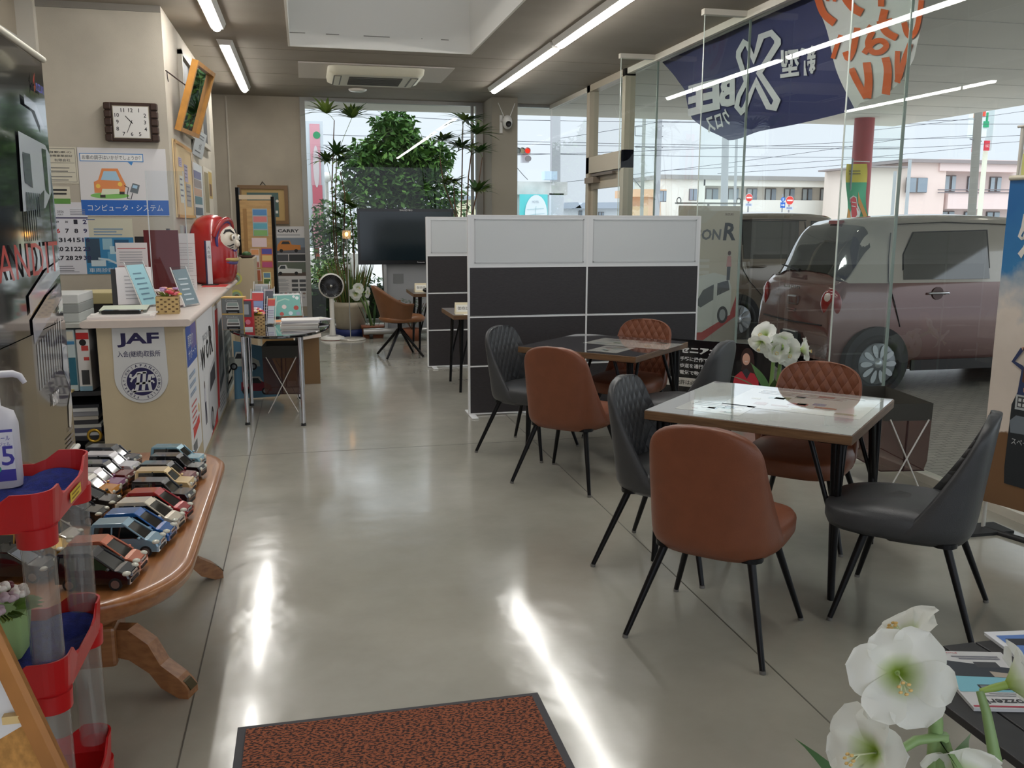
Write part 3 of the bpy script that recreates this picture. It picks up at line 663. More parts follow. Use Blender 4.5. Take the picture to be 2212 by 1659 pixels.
for pts, fans in (([ap(985, 470), ap(958, 395), ap(950, 340)], [(ap(955, 305), .3, 3), (ap(965, 400), .28, 2)]), ([ap(996, 470), ap(998, 380), ap(1000, 270)], [(ap(1005, 262), .36, 3), (ap(995, 320), .3, 3)]), ([ap(1008, 470), ap(1012, 380), ap(1022, 300)], [(ap(1030, 290), .34, 3), (ap(1008, 322), .3, 2)]), ([ap(1018, 470), ap(1032, 410), ap(1042, 340)], [(ap(1034, 330), .28, 3), (ap(1030, 415), .32, 3), (ap(1040, 412), .24, 2)]), ([ap(990, 480), ap(982, 440), ap(980, 400)], [(ap(980, 395), .28, 2)])):
    cane(t, (random.uniform(-.08, .08), 0, .32), pts, fans)
# white amaryllis blossoms ------------------------------------------
PETAL = mat('white_petal', (244, 245, 238), .5, spec=.3); THROAT = mat('green_throat', (196, 214, 120), .5)
def petal_mat():
    m = bpy.data.materials.new('amaryllis_petal'); m.use_nodes = True; n, l = m.node_tree.nodes, m.node_tree.links; b = n['Principled BSDF']
    at = n.new('ShaderNodeAttribute'); at.attribute_name = 'throat'; r = n.new('ShaderNodeValToRGB')
    r.color_ramp.elements[0].color = lin((176, 200, 92)); r.color_ramp.elements[1].color = lin((246, 247, 241)); r.color_ramp.elements[0].position = .08; r.color_ramp.elements[1].position = .48
    l.new(at.outputs['Fac'], r.inputs['Fac']); l.new(r.outputs['Color'], b.inputs['Base Color']); b.inputs['Roughness'].default_value = .5; 
    tl = n.new('ShaderNodeBsdfTranslucent'); mx = n.new('ShaderNodeMixShader'); mx.inputs[0].default_value = .42; l.new(r.outputs['Color'], tl.inputs['Color']); l.new(b.outputs[0], mx.inputs[1]); l.new(tl.outputs[0], mx.inputs[2]); l.new(mx.outputs[0], n['Material Output'].inputs['Surface'])
    return m
PETM = petal_mat()
def blossom(t, pos, d, R_, roll=0.0, name='blossom'):
    """six broad pointed petals opening from a green throat, plus stamens; d is where the flower looks"""
    d = Vector(d).normalized(); s = d.orthogonal().normalized(); u = d.cross(s); pos = Vector(pos)
    m = MB(); att = []; nu, nv = 8, 10
    for k in range(6):
        outer = k % 2; a0 = roll+2*pi*k/6+random.uniform(-.08, .08); L = R_*(1.0 if outer else .93)*random.uniform(.93, 1.06); W = R_*(.44 if outer else .36); curl = random.uniform(.12, .42); wv = random.uniform(0, 6)
        ca, sa = cos(a0), sin(a0); rad = s*ca+u*sa; tan = u*ca-s*sa
        vs = []
        for j in range(nv+1):
            v = j/nv
            rr_ = .03*R_+L*(v**1.15)*(1-.06*v); ax = R_*(.55*(1-(1-v)**1.8) if v < .6 else .55*(1-(.4)**1.8)-curl*(v-.6)**1.4*1.4)-.42*R_-(.03*R_ if outer else 0)
            w = W*1.12*(.22+.78*min(1, v/.55)**.8)*(1 if v < .55 else max(0, 1-((v-.55)/.45)**2.4)**.5)
            for i in range(nu+1):
                q = -1+2*i/nu; rip = .035*R_*sin(wv+v*7+q*2.5)*abs(q)*v
                p = pos+rad*rr_+tan*(w*q)+d*(ax+.10*R_*q*q*(1-v)+rip-.05*R_*(1-abs(q))*v); vs.append(p); att.append(min(1, v*.95+.10*abs(q)))
        m.add(vs, [(j*(nu+1)+i, j*(nu+1)+i+1, (j+1)*(nu+1)+i+1, (j+1)*(nu+1)+i) for j in range(nv) for i in range(nu)], PETM, True)
    o = m.build(name, t); ar = o.data.attributes.new('throat', 'FLOAT', 'POINT'); ar.data.foreach_set('value', att)
    m = MB()
    for k in range(6):
        a = k*1.05; e = pos+d*(R_*.34)+(s*cos(a)+u*sin(a))*R_*.10+Vector((0, 0, -.16*R_)); m.tube([pos-d*R_*.4, pos+d*R_*.05+Vector((0, 0, -.05*R_)), e], .0016 if R_ < .12 else .002, mat('stamen', (226, 232, 196), .5), 5); m.ell(e, (.005, .003, .003), mat('anther', (226, 190, 120), .6), 6, 4)
    m.build('stamens', o)
    m = MB(); b = pos-d*R_*.42; m.tube([b+d*.02*R_, b-d*R_*.25, b-d*R_*.55], [R_*.09, R_*.085, R_*.05], mat('flower_tube', (150, 176, 88), .5), 8); m.build('calyx', o)
    return b-d*R_*.55
def strap(mb, p, d, L, w, droop, m=LEAFD, n=10):
    blade(mb, p, d, L, w, droop, m, n)
# amaryllis beside the palms
t = thing('potted_amaryllis', 'white amaryllis in a small terracotta trough by the palm pot', 'plant', (.87, 12.33, 0))
m = MB(); m.loft([rr(.27, .2, 0, .03), rr(.30, .22, .13, .03), rr(.32, .24, .13, .03), rr(.32, .24, .16, .03)], TERRA); m.bx((-.14, -.1, .14), (.14, .1, .155), SOIL); m.build('pot', t)
o = Vector(t.location)
for px, py, d, r in ((768, 635, (-.3, -1, -.1), .10), (775, 622, (.3, -.8, .35), .085), (795, 632, (.9, -.5, -.05), .085)):
    p = aty(px, py, o.y-.02)-o; b = blossom(t, p, d, r); m = MB(); m.tube([(.0, 0, .14), Vector((.0, 0, .14)).lerp(b, .6)+Vector((.01, .01, .02)), b], .011, GSTEM, 8); m.build('stem', t)
m = MB()
for i in range(9): a = random.uniform(0, 6.28); strap(m, (.08*cos(a), .04*sin(a), .15), (cos(a)*.35, .2*sin(a), 1), .45, .035, .15)
m.build('leaves', t)
t = thing('potted_shrub', 'small leafy green pot plant under the television beside the tan armchair', 'plant', tuple(atz(890, 735).xy)+(0,))
m = MB(); m.lathe([(0, 0), (.1, 0), (.13, .16), (.12, .16), (0, .14)], TERRA); m.build('pot', t)
m = MB()
for i in range(160):
    a = random.uniform(0, 6.28); z = .2+.35*random.random(); r = .28*random.random(); blade(m, (r*cos(a), r*.5*sin(a), z), (cos(a), sin(a), .3), .08, .035, .3, LEAFD, 3)
for i in range(8): a = i*.8; m.tube([(0, 0, .14), (.1*cos(a), .05*sin(a), .3), (.2*cos(a), .1*sin(a), .5)], .004, STEM, 5)
m.build('foliage', t)
# security camera on the pillar
c = Vector((2.80, 12.62, aty(1088, 265, 12.6).z)); t = thing('security_camera', 'white security camera with two upright aerials on the pillar', 'camera', c)
CW = mat('camera_white', (216, 214, 210), .4)
m = MB(); m.bx((-.09, -.02, -.14), (-.05, 0, .1), CW); m.cyl((-.07, -.02, .02), (0, -.09, .02), .018, .018, CW, 10); m.build('bracket', t)
m = MB(); m.ell((0, -.1, .0), (.07, .065, .095), CW, 18, 12); m.build('housing', t)
m = MB(); m.lathe([(0, 0), (.036, .0), (.04, .02)], BLK, n=18); v = [(Matrix.Rotation(radians(100), 3, 'X') @ Vector(p))+Vector((.0, -.165, -.03)) for p in m.v]; m.v = [tuple(p) for p in v]; m.build('lens', t)
for s in (-1, 1):
    m = MB(); m.cyl((s*.04, -.07, .07), (s*.12, -.05, .26), .007, .005, CW, 8); m.build('aerial', t)
# ================================================================== LEFT SIDE: COUNTER, WALL, BROCHURE TABLE
CNT = mat('counter_board', (192, 176, 146), .55, noise=.04, nscale=5); SLAB = mat('counter_slab', (206, 192, 182), .35, noise=.03, nscale=10)
def rel(p, o): return Vector(p)-Vector(o)
C0 = Vector((-.95, 7.2, 0))
t = thing('service_counter', 'long beige service counter with a pale rounded top along the left wall', 'counter', C0)
m = MB(); m.bx((-.225, -1.75, 0), (.245, .885, .965), CNT); m.bx((-.11, .885, 0), (.245, 1.9, .965), CNT); m.build('body', t)
m = MB()
def stad(x0, x1, y0, y1, z0, z1, r):
    pr = []
    for a in range(0, 9): q = radians(-90+a*22.5); pr.append((x1-r+r*cos(q), (z0+z1)/2+r*sin(q)))
    for a in range(0, 9): q = radians(90+a*22.5); pr.append((x0+r+r*cos(q), (z0+z1)/2+r*sin(q)))
    return [[(p[0], y, p[1]) for p in pr] for y in (y0, y1)]
m.loft(stad(-.30, .295, -1.8, .885, .96, 1.0, .02), SLAB); m.loft(stad(-.112, .295, .885, 1.95, .96, 1.0, .02), SLAB); m.build('countertop', t)
# sticker on the end panel
o = Vector((-.95, 5.447, .725)); t = thing('jaf_sticker', 'white shield-shaped motoring club sticker on the end of the beige counter', 'sticker', o)
NAVY = P(30, 24, 74); STK = mat('sticker_white', (206, 206, 206), .45)
f = FY(0, 0, 0); m = MB(); w = .146
pl = [(-w+.004, .232), (-w, -.06)]+[(-w*cos(a), -.06-.15*sin(a)) for a in [pi*i/24 for i in range(1, 24)]]+[(w, -.06), (w-.006, .232)]
m.prism(pl, f, .002, STK); m.build('backing', t)
m = MB(); m.text(f, 'JAF', -.005, .158, .082, NAVY, .0028, bold=.035, w=.228); m.text(f, '入会(継続)取扱所', -.005, .075, .042, NAVY, .0028, bold=.008, w=.232)
cx, cy_ = .0, -.085; m.ring(f, cx, cy_, .108, .110, NAVY, .0028); m.disc(f, cx, cy_, .082, NAVY, .0028, n=44)
S_ = STK
for k, s_ in enumerate('JAPAN'): a = radians(122-16*k); m.text(f, s_, cx+.095*cos(a), cy_+.095*sin(a), .016, NAVY, .003, bold=.02, rot=a-pi/2)
for k, s_ in enumerate('AUTOMOBILE'): a = radians(44-13*k); m.text(f, s_, cx+.095*cos(a), cy_+.095*sin(a), .014, NAVY, .003, bold=.02, rot=a-pi/2)
for k, s_ in enumerate('FEDERATION'): a = radians(254-13*k); m.text(f, s_, cx+.095*cos(a), cy_+.095*sin(a), .014, NAVY, .003, bold=.02, rot=a-pi/2)
def stroke(m, f, pts, r, mt, d):
    vs = []; n = len(pts)
    for i in range(n):
        a, b = pts[max(0, i-1)], pts[min(n-1, i+1)]; dx, dy = b[0]-a[0], b[1]-a[1]; L = sqrt(dx*dx+dy*dy) or 1
        vs += [f(pts[i][0]-dy/L*r, pts[i][1]+dx/L*r, d), f(pts[i][0]+dy/L*r, pts[i][1]-dx/L*r, d)]
    m.add(vs, [(2*i, 2*i+1, 2*i+3, 2*i+2) for i in range(n-1)], mt)
for pts, r in (([(-.055, .045), (-.062, .03), (-.045, .022), (-.03, .035), (-.02, .05), (.03, .055)], .007), ([(-.012, .05), (-.02, .0), (-.03, -.045), (-.045, -.058), (-.055, -.045)], .009), ([(.018, .055), (.012, 0), (.004, -.05)], .009), ([(-.035, -.012), (.03, -.008)], .006), ([(.045, -.052), (.038, 0), (.045, .035), (.062, .035), (.066, .02)], .009), ([(.035, .0), (.06, .002), (.066, -.01)], .006), ([(-.05, -.058), (.06, -.055)], .004), ([(-.06, .0), (-.05, .018)], .005)):
    stroke(m, f, [(cx+p[0], cy_+p[1]) for p in pts], r, S_, .0034)
m.build('lettering', t)
# posters on the counter front (plane X = -.705, facing +X)
XC = -.7045
def poster(name, label, fr0, w, h, paint, paper=(228, 228, 230), th=.002, cat='poster', group=None, loc=None):
    o = fr0(0, 0, 0) if loc is None else loc; t = thing(name, label, cat, o, 0, group); f = lambda x, y, d=0.0: fr0(x, y, d)-o
    m = MB(); m.prism([(0, 0), (w, 0), (w, h), (0, h)], f, th, P(*paper)); m.build('sheet', t)
    m = MB(); f2 = lambda x, y, d=0.0: f(x, y, d+th); paint(m, f2, w, h); m.build('print', t); return t
RED = P(196, 40, 40); DK = P(36, 36, 40); BLU = P(58, 88, 168); GRYP = P(150, 152, 156); SKY = P(150, 196, 214)
def pt1(m, f, w, h):
    m.rect(f, 0, h*.70, w, h, BLU); m.rect(f, w*.45, h*.8, w, h, P(112, 104, 164), .0012); m.text(f, '買取り', w*.4, h*.88, .07, WHT, .002, w=w*.5); m.text(f, 'サポート', w*.5, h*.78, .06, WHT, .002, w=w*.7)
    for y in (.6, .53, .46): m.rect(f, w*.1, h*y, w*.7, h*(y+.035), P(170, 190, 214)); m.lines(f, w*.12, h*(y+.03), w*.66, 2, .014, .006, GRYP, .002)
    m.lines(f, w*.15, h*.40, w*.7, 5, .035, .013, P(206, 110, 110)); m.poly(f, [(w*.2, h*.13), (w*.85, h*.18), (w*.85, h*.25), (w*.2, h*.2)], P(214, 70, 62)); m.disc(f, w*.85, h*.3, .03, P(226, 190, 110)); m.rect(f, w*.1, h*.02, w*.5, h*.1, P(110, 112, 116))
poster('campaign_poster', 'narrow white and blue poster nearest the camera on the counter front', FXp(XC, 5.50, .14), .50, .80, pt1, group='posters along the counter front')
def pt2(m, f, w, h):
    m.text(f, 'WAGON R', w*.46, h*.80, .045, GRYP, .002, w=w*.35); m.text(f, 'W', w*.25, h*.66, .15, BLK, .002, bold=.03, w=.27); m.text(f, 'R', w*.78, h*.73, .21, BLK, .002, bold=.03, w=.22); m.text(f, 'O', w*.53, h*.69, .14, BLK, .002, bold=.03, w=.16); m.text(f, 'NEW', w*.1, h*.64, .03, GRYP, .002)
    m.ell(f(w*.24, h*.46, .0008), (.001, .022, .028), P(80, 62, 54), 12, 8); m.poly(f, [(w*.2, h*.33), (w*.29, h*.33), (w*.285, h*.45), (w*.205, h*.45)], P(204, 204, 214)); m.poly(f, [(w*.2, h*.16), (w*.24, h*.16), (w*.245, h*.3), (w*.26, h*.16), (w*.29, h*.16), (w*.285, h*.33), (w*.205, h*.33)], P(60, 60, 78))
    m.poly(f, [(w*.42, h*.28), (w*.5, h*.44), (w*.62, h*.52), (w*.98, h*.56), (w*.98, h*.08), (w*.5, h*.04), (w*.42, h*.1)], P(206, 206, 210), .001)
    m.poly(f, [(w*.55, h*.34), (w*.62, h*.48), (w*.95, h*.52), (w*.95, h*.38)], P(62, 62, 68), .0016); m.disc(f, w*.62, h*.11, .09, P(48, 48, 52), .002); m.disc(f, w*.62, h*.11, .055, P(170, 170, 174), .0024); m.poly(f, [(w*.42, h*.0), (w*.98, h*.0), (w*.98, h*.12), (w*.75, h*.03)], RED, .0022)
poster('car_poster', 'tall white poster with black capital letters and a white car on the counter front', FXp(XC, 6.06, .04), 1.02, .91, pt2, group='posters along the counter front')
def pt3(m, f, w, h):
    m.poly(f, [(0, h*.1), (w*.2, h*.1), (w*.5, h*.96), (w*.2, h*.96)], RED); m.poly(f, [(w*.3, h*.2), (w*.9, h*.3), (w*.9, h*.85), (w*.5, h*.8)], P(52, 60, 66)); m.poly(f, [(w*.35, h*.3), (w*.8, h*.36), (w*.8, h*.55), (w*.5, h*.5)], P(150, 156, 158), .002); m.lines(f, w*.2, h*.16, w*.9, 4, .03, .012, GRYP)
poster('car_poster', 'poster with a red stripe and dark car beside the oval table on the counter front', FXp(XC, 7.12, .03), .74, .88, pt3, (214, 214, 216), group='posters along the counter front')
def pt4(m, f, w, h):
    m.rect(f, w*.05, h*.05, w*.95, h*.95, P(88, 98, 98)); m.lines(f, w*.1, h*.9, w*.9, 8, .09, .03, P(140, 150, 150), .002); m.poly(f, [(w*.2, h*.1), (w*.8, h*.1), (w*.6, h*.5)], P(170, 174, 172), .002)
poster('magazine_poster', 'grey plastic-covered poster farthest along the counter front', FXp(XC, 7.90, .05), .8, .82, pt4, (190, 196, 196), group='posters along the counter front')
# things on the countertop ----------------------------------------
LAT = mat('lattice_wood', (196, 168, 112), .55, noise=.08, nscale=30)
def flower_box(loc, rz, s, h, label, grp):
    t = thing('flower_basket', label, 'flower basket', loc, rz, grp)
    m = MB(); m.bx((-s/2, -s/2, 0), (s/2, s/2, h), LAT)
    for i in range(6):
        for j in range(6):
            if (i+j) % 2 == 0:
                for R_ in (0, 1):
                    a = -s/2+s*(i+.5)/6; b = h*(.08+.84*(j+.5)/6)
                    if R_ == 0: m.box((a, -s/2-.0005, b), (s*.11, .001, h*.09), P(104, 78, 44))
                    else: m.box((s/2+.0005, a, b), (.001, s*.11, h*.09), P(104, 78, 44))
    m.build('box', t)
    m = MB(); cs = [(230, 120, 130), (236, 196, 90), (240, 224, 226), (206, 60, 80), (184, 150, 190), (244, 176, 160), (226, 226, 216)]
    for i in range(26):
        a = random.uniform(0, 6.28); r = s*.52*sqrt(random.random()); c = (r*cos(a), r*sin(a), h+.012+.05*random.random()*(1-r/s))
        for k in range(5): b = k*1.257; m.ell((c[0]+.009*cos(b), c[1]+.009*sin(b), c[2]), (.012, .012, .008), P(*cs[i % 7]), 8, 5)
    m.build('blossoms', t); m = MB()
    for i in range(20): a = random.uniform(0, 6.28); blade(m, (.03*cos(a), .03*sin(a), h), (cos(a), sin(a), 1.2), .07, .012, .3, LEAFL, 3, (0, 1, .2))
    m.build('leaves', t); return t
flower_box((-.83, 5.80, 1.0), radians(4), .13, .105, 'square gold lattice box of pink and yellow flowers on the counter corner', 'lattice boxes of artificial flowers')
flower_box((-.40, 7.50, .714), radians(3), .12, .095, 'lattice box with red and white flowers on the black oval table', 'lattice boxes of artificial flowers')
m = MB(); m.box((-1.06, 5.62, 1.007), (.36, .24, .014), P(226, 218, 214), Matrix.Rotation(.1, 3, 'Z')); m.box((-1.05, 5.63, 1.018), (.33, .21, .010), P(236, 232, 228), Matrix.Rotation(-.06, 3, 'Z')); m.build('paper_stack', None, label='loose stack of white papers on the near end of the counter', cat='paper')
m = MB(); m.box((-1.05, 5.57, 1.0345), (.22, .07, .022), G(24, 24, 26), Matrix.Rotation(-.08, 3, 'Z'), .006); m.build('pen_case', None, label='slim black case lying on the white papers on the counter', cat='case')
t = thing('magazine', 'pale green magazine leaning across the back of the papers on the counter', 'magazine', (-1.06, 5.70, 1.027))
m = MB(); R = Matrix.Rotation(.05, 3, 'Z') @ Matrix.Rotation(radians(4), 3, 'X'); m.box((0, 0, .012), (.26, .18, .014), P(120, 124, 116), R); m.build('pages', t)
m = MB(); m.box((0, 0, .0205), (.26, .18, .002), P(206, 214, 196), R); m.box((.03, .02, .022), (.1, .1, .001), P(150, 160, 140), R); m.build('cover', t)
# angled clear stands
ACR = glassmat('clear_acrylic', (.93, .95, .96), 1.49, .02)
def stand(loc, rz, w, h, tilt, paint, label, paper, grp=None):
    t = thing('leaflet_stand', label, 'leaflet stand', loc, rz, grp); a = radians(tilt)
    f = fr_((0, 0, .004), (1, 0, 0), (0, sin(a), cos(a)))
    m = MB(); m.prism([(-w/2, 0), (w/2, 0), (w/2, h), (-w/2, h)], f, .003, ACR); m.prism([(-w/2-.004, 0), (-w/2, 0), (-w/2, h), (-w/2-.004, h)], f, .006, WHT); m.prism([(w/2, 0), (w/2+.004, 0), (w/2+.004, h), (w/2, h)], f, .006, WHT); m.bx((-w/2, -.0, 0), (w/2, h*.35, .004), ACR); m.build('holder', t)
    m = MB(); m.prism([(-w/2+.008, .01), (w/2-.008, .01), (w/2-.008, h*.93), (-w/2+.008, h*.93)], lambda x, y, d=0: f(x, y, d+.0035), .001, P(*paper)); paint(m, lambda x, y, d=0: f(x, y, d+.005), w, h); m.build('leaflet', t); return t
stand((-1.0, 6.25, 1.0), radians(66), .20, .31, 21, lambda m, f, w, h: m.lines(f, -w*.3, h*.75, w*.3, 6, .035, .008, P(96, 130, 150)), 'clear slanted stand with a light blue notice on the counter behind the flowers', (158, 206, 216))
stand((-.745, 6.25, 1.0), radians(66), .18, .27, 19, lambda m, f, w, h: m.lines(f, -w*.3, h*.7, w*.3, 5, .035, .01, P(196, 208, 214)), 'clear slanted stand with a grey-blue sheet at the counter edge', (120, 140, 148))
# desk calendar
t = thing('desk_calendar', 'white desk calendar hanging over a black easel stand on the counter', 'calendar', (-1.17, 6.45, 1.0), radians(12))
m = MB(); m.loft([[(x, -.10, 0), (x, .0, .24), (x, .02, .24), (x, .1, 0)] for x in (-.1, .1)], P(28, 28, 32), smooth=False); m.build('stand', t)
m = MB(); f = fr_((0.03, -.105, .01), (1, .0, 0), (0, .1, .24)); m.prism([(-.1, .0), (.12, .0), (.12, .26), (-.1, .26)], f, .003, P(236, 232, 234)); m.lines(lambda x, y, d=0: f(x, y, d+.003), -.05, .2, .1, 7, .026, .006, P(176, 172, 178)); m.build('pages', t)
t = thing('wall_planner', 'tall white two-month planner standing behind the desk calendar on the counter', 'calendar', (-1.16, 6.62, 1.0), radians(5))
m = MB(); m.bx((-.1, -.006, 0), (.1, .006, .41), P(228, 220, 220)); f = FY(-.1, -.007, 0)
for y in (.37, .25, .12): m.rect(f, .01, y, .19, y+.004, P(196, 90, 90)); m.lines(f, .02, y-.02, .17, 5, .018, .005, P(170, 166, 170), rag=.05)
m.build('sheet', t)
# acrylic guard, folder board
t = thing('acrylic_guard', 'clear acrylic droplet guard standing on the counter in front of the posters', 'screen', (-.94, 6.75, 1.0))
m = MB(); m.bx((-.12, -.003, .03), (.13, .003, .9), ACR); m.bx((-.122, -.004, .03), (-.116, .004, .9), P(214, 218, 220)); m.bx((.126, -.004, .03), (.132, .004, .9), P(200, 206, 208)); m.build('sheet', t)
m = MB()
for x in (-.1, .11): m.bx((x-.006, -.06, 0), (x+.006, .06, .04), ACR)
m.build('foot', t)
t = thing('folder_board', 'maroon folder standing upright on the counter behind the clear guard', 'folder', (-1.08, 7.35, 1.0), radians(-12))
m = MB(); m.bx((-.12, -.008, .0), (.14, .008, .49), mat('maroon_board', (104, 32, 38), .6)); m.build('cover', t)
m = MB(); m.bx((-.2, .02, 0), (-.12, .05, .44), P(36, 34, 40)); m.build('spine', t)
t = thing('calendar_tower', 'narrow white stack of calendar sheets leaning by the red doll', 'calendar', (-.955, 7.75, 1.0), radians(10))
m = MB(); m.bx((-.07, -.02, 0), (.08, .02, .46), P(222, 216, 216)); f = FY(-.07, -.021, 0)
for y in (.12, .25, .38): m.rect(f, 0, y, .15, y+.003, P(170, 150, 150)); m.lines(f, .02, y-.03, .13, 4, .02, .005, P(184, 178, 180), rag=.05)
m.build('sheet', t)
m = MB(); m.loft([[(-1.0, 7.5, 1.0), (-.98, 7.5, 1.0), (-.98, 7.6, 1.0), (-1.0, 7.6, 1.0)], [(-1.06, 7.55, 1.5), (-1.04, 7.55, 1.5), (-1.04, 7.62, 1.5), (-1.06, 7.62, 1.5)]], P(60, 62, 66), smooth=False); m.build('dark_screen', None, label='thin dark panel tilted on the counter between the folder and the red doll', cat='panel')
# daruma doll
t = thing('daruma_doll', 'large glossy red round doll with a painted white face at the end of the counter', 'doll', (-.82, 8.62, 1.0), radians(70))
DRED = mat('lacquer_red', (164, 32, 32), .25, coat=.5, noise=.06, nscale=5); FACE = mat('cream_face', (222, 212, 196), .5); GOLD = mat('gold_paint', (196, 170, 104), .4, .3)
prof = [(.0, 0), (.15, .0), (.185, .03), (.205, .1), (.215, .2), (.212, .32), (.2, .42), (.175, .51), (.13, .575), (.07, .61), (0, .62)]
m = MB(); m.lathe(prof, DRED, n=40); m.build('body', t)
m = MB(); m.ell((0, -.075, .385), (.158, .158, .165), FACE, 28, 18); m.ell((0, -.236, .36), (.024, .026, .034), FACE, 12, 8); m.build('face', t)
m = MB(); m.tube([(.165*cos(a), -.118-.03*(1-abs(cos(a))), .385+.170*sin(a)) for a in [2*pi*i/30 for i in range(30)]], .014, P(70, 62, 120), 8, closed=True); m.tube([(.172*cos(a), -.1-.05*sin(a), .425+.152*sin(a)) for a in [pi*i/16 for i in range(17)]], .022, DRED, 8); m.build('hood_rim', t)
def onface(x, z, k=1.0): return Vector((x, -.075-.160*k*sqrt(max(.02, 1-(x/.158)**2-((z-.385)/.165)**2)), z))
for s in (-1, 1):
    m = MB(); c = onface(s*.062, .415); m.ell(c, (.035, .012, .03), P(140, 124, 92), 14, 8); m.ell(c+Vector((0, -.008, 0)), (.028, .010, .025), P(236, 232, 222), 14, 8); m.ell(c+Vector((0, -.015, 0)), (.012, .008, .014), BLK, 12, 8); m.build('eye', t)
for s in (-1, 1):
    m = MB(); m.tube([onface(s*.02, .452, 1.02), onface(s*.05, .478, 1.02), onface(s*.09, .475, 1.02), onface(s*.115, .45, 1.02)], [.004, .012, .012, .004], BLK, 6); m.build('eyebrow', t); m = MB(); m.tube([onface(s*.05, .355, 1.02), onface(s*.085, .34, 1.02), onface(s*.105, .345, 1.02)], [.007, .006, .002], BLK, 6); m.tube([onface(s*.05, .33, 1.02), onface(s*.075, .315, 1.02)], [.005, .002], BLK, 6); m.tube([onface(s*.04, .31, 1.02), onface(s*.06, .297, 1.02)], [.004, .002], BLK, 6); m.build('whiskers', t)
m = MB(); m.tube([onface(-.03, .30, 1.02), onface(0, .293, 1.02), onface(.03, .30, 1.02)], .008, P(80, 66, 140), 6); m.build('mouth', t)
m = MB(); m.tube([(.17*cos(a), -.02-.19*sin(a)*.95, .22-.03*sin(a)) for a in [radians(20)+radians(140)*i/16 for i in range(17)]], .022, P(88, 76, 130), 8); m.tube([(.16*cos(a), -.03-.19*sin(a)*.97, .245-.03*sin(a)) for a in [radians(35)+radians(110)*i/16 for i in range(17)]], .018, GOLD, 8); m.build('collar', t)
t = thing('sign_post', 'white narrow upright card sign on a black foot in front of the red doll', 'sign', (-.83, 8.34, 1.0), radians(25))
m = MB(); m.lathe([(0, .012), (.07, .01), (.08, 0)], BLK); m.build('foot', t)
m = MB(); m.box((0, 0, .2), (.045, .012, .38), P(214, 214, 216)); m.box((-.026, .0, .2), (.012, .016, .38), P(48, 40, 76)); f = FY(0, -.0065, .2)
for y in (.13, .09, .05): m.text(f, '大吉福'[int((.14-y)/.04) % 3], 0, y, .03, P(110, 110, 118), .0008)
m.build('board', t)
m = MB(); m.box((-.78, 8.25, 1.002), (.2, .3, .003), P(196, 60, 56)); m.box((-.74, 8.02, 1.002), (.2, .08, .002), P(226, 214, 206)); m.build('leaflet', None, label='red and white leaflet lying flat on the counter before the red doll', cat='leaflet')
# ---- shelf unit and clutter behind the counter ---------------------
t = thing('office_shelf', 'dark shelf unit stacked with papers behind the counter end', 'shelf', (-1.5, 6.12, 0))
SH = P(44, 44, 50)
for z in (.03, .22, .50): m = MB(); m.bx((-.28, -.3, z), (.26, .3, z+.025), SH); m.build('shelf_board', t)
m = MB(); m.bx((-.28, -.3, 0), (-.26, .3, .92), SH); m.bx((.245, -.3, 0), (.265, .3, .92), SH); m.bx((-.28, .28, 0), (.26, .3, .9), P(24, 24, 28)); m.build('side_panel', t)
m = MB(); m.bx((-.29, -.3, .92), (.27, .3, .945), P(190, 192, 186)); m.build('top_board', t)
cols = [(226, 226, 226), (90, 92, 110), (206, 206, 200), (60, 60, 66), (196, 190, 180), (150, 152, 160), (220, 222, 224), (44, 46, 54)]
z = .245
for i in range(8):
    h = .018+.012*random.random(); m = MB(); m.bx((-1.72+.02*random.random(), 5.84+.02*random.random(), z), (-1.27-.02*random.random(), 6.14, z+h), P(*cols[i])); m.build('folder', None, label=('lowest', 'second lowest', 'third lowest', 'fourth lowest', 'fourth highest', 'third highest', 'second highest', 'topmost')[i]+' flat folder of the pile on the low shelf behind the counter', cat='folder', group='pile of flat folders on the low shelf'); z += h+.001
for i, (x, c, lab) in enumerate(((-1.415, (206, 222, 226), 'white and blue magazine file standing on the shelf left of the beige counter'), (-1.335, (232, 230, 230), 'white box with red and black print beside the beige counter end'))):
    t = thing('magazine_file', lab, 'file', (x, 5.95, .527), radians(-3))
    m = MB(); m.box((0, 0, .19), (.07 if i == 0 else .075, .22, .38), P(*c), None, .004); m.build('box', t)
    m = MB(); f = FY(0, -.1105, .19)
    if i == 0: m.rect(f, -.034, -.15, .034, .02, P(40, 110, 134)); m.rect(f, -.034, .1, .034, .12, P(70, 140, 190)); m.rect(f, -.03, .13, .03, .18, P(226, 222, 206), .0012)
    else: m.rect(f, -.036, .13, .036, .17, RED); m.disc(f, .0, .11, .02, BLK); m.rect(f, -.01, .06, .03, .09, P(206, 70, 66)); m.rect(f, 0, .0, .03, .02, P(206, 70, 66)); m.rect(f, -.02, -.15, .025, -.06, P(60, 62, 66)); m.rect(f, -.036, -.19, .036, -.16, P(150, 190, 214))
    m.build('print', t)
m = MB(); m.box((-1.62, 5.98, .62), (.2, .2, .18), mat('brown_paper_bag', (110, 84, 74), .8, noise=.15, nscale=12), Matrix.Rotation(.2, 3, 'Z'), .05); m.build('paper_bag', None, label='crumpled brown bag on the shelf behind the banner stand', cat='bag')
m = MB(); m.box((-1.56, 5.9, .535), (.3, .22, .012), P(222, 196, 130)); m.build('envelope', None, label='yellow envelope lying under the brown bag on the shelf', cat='envelope')
z = .946
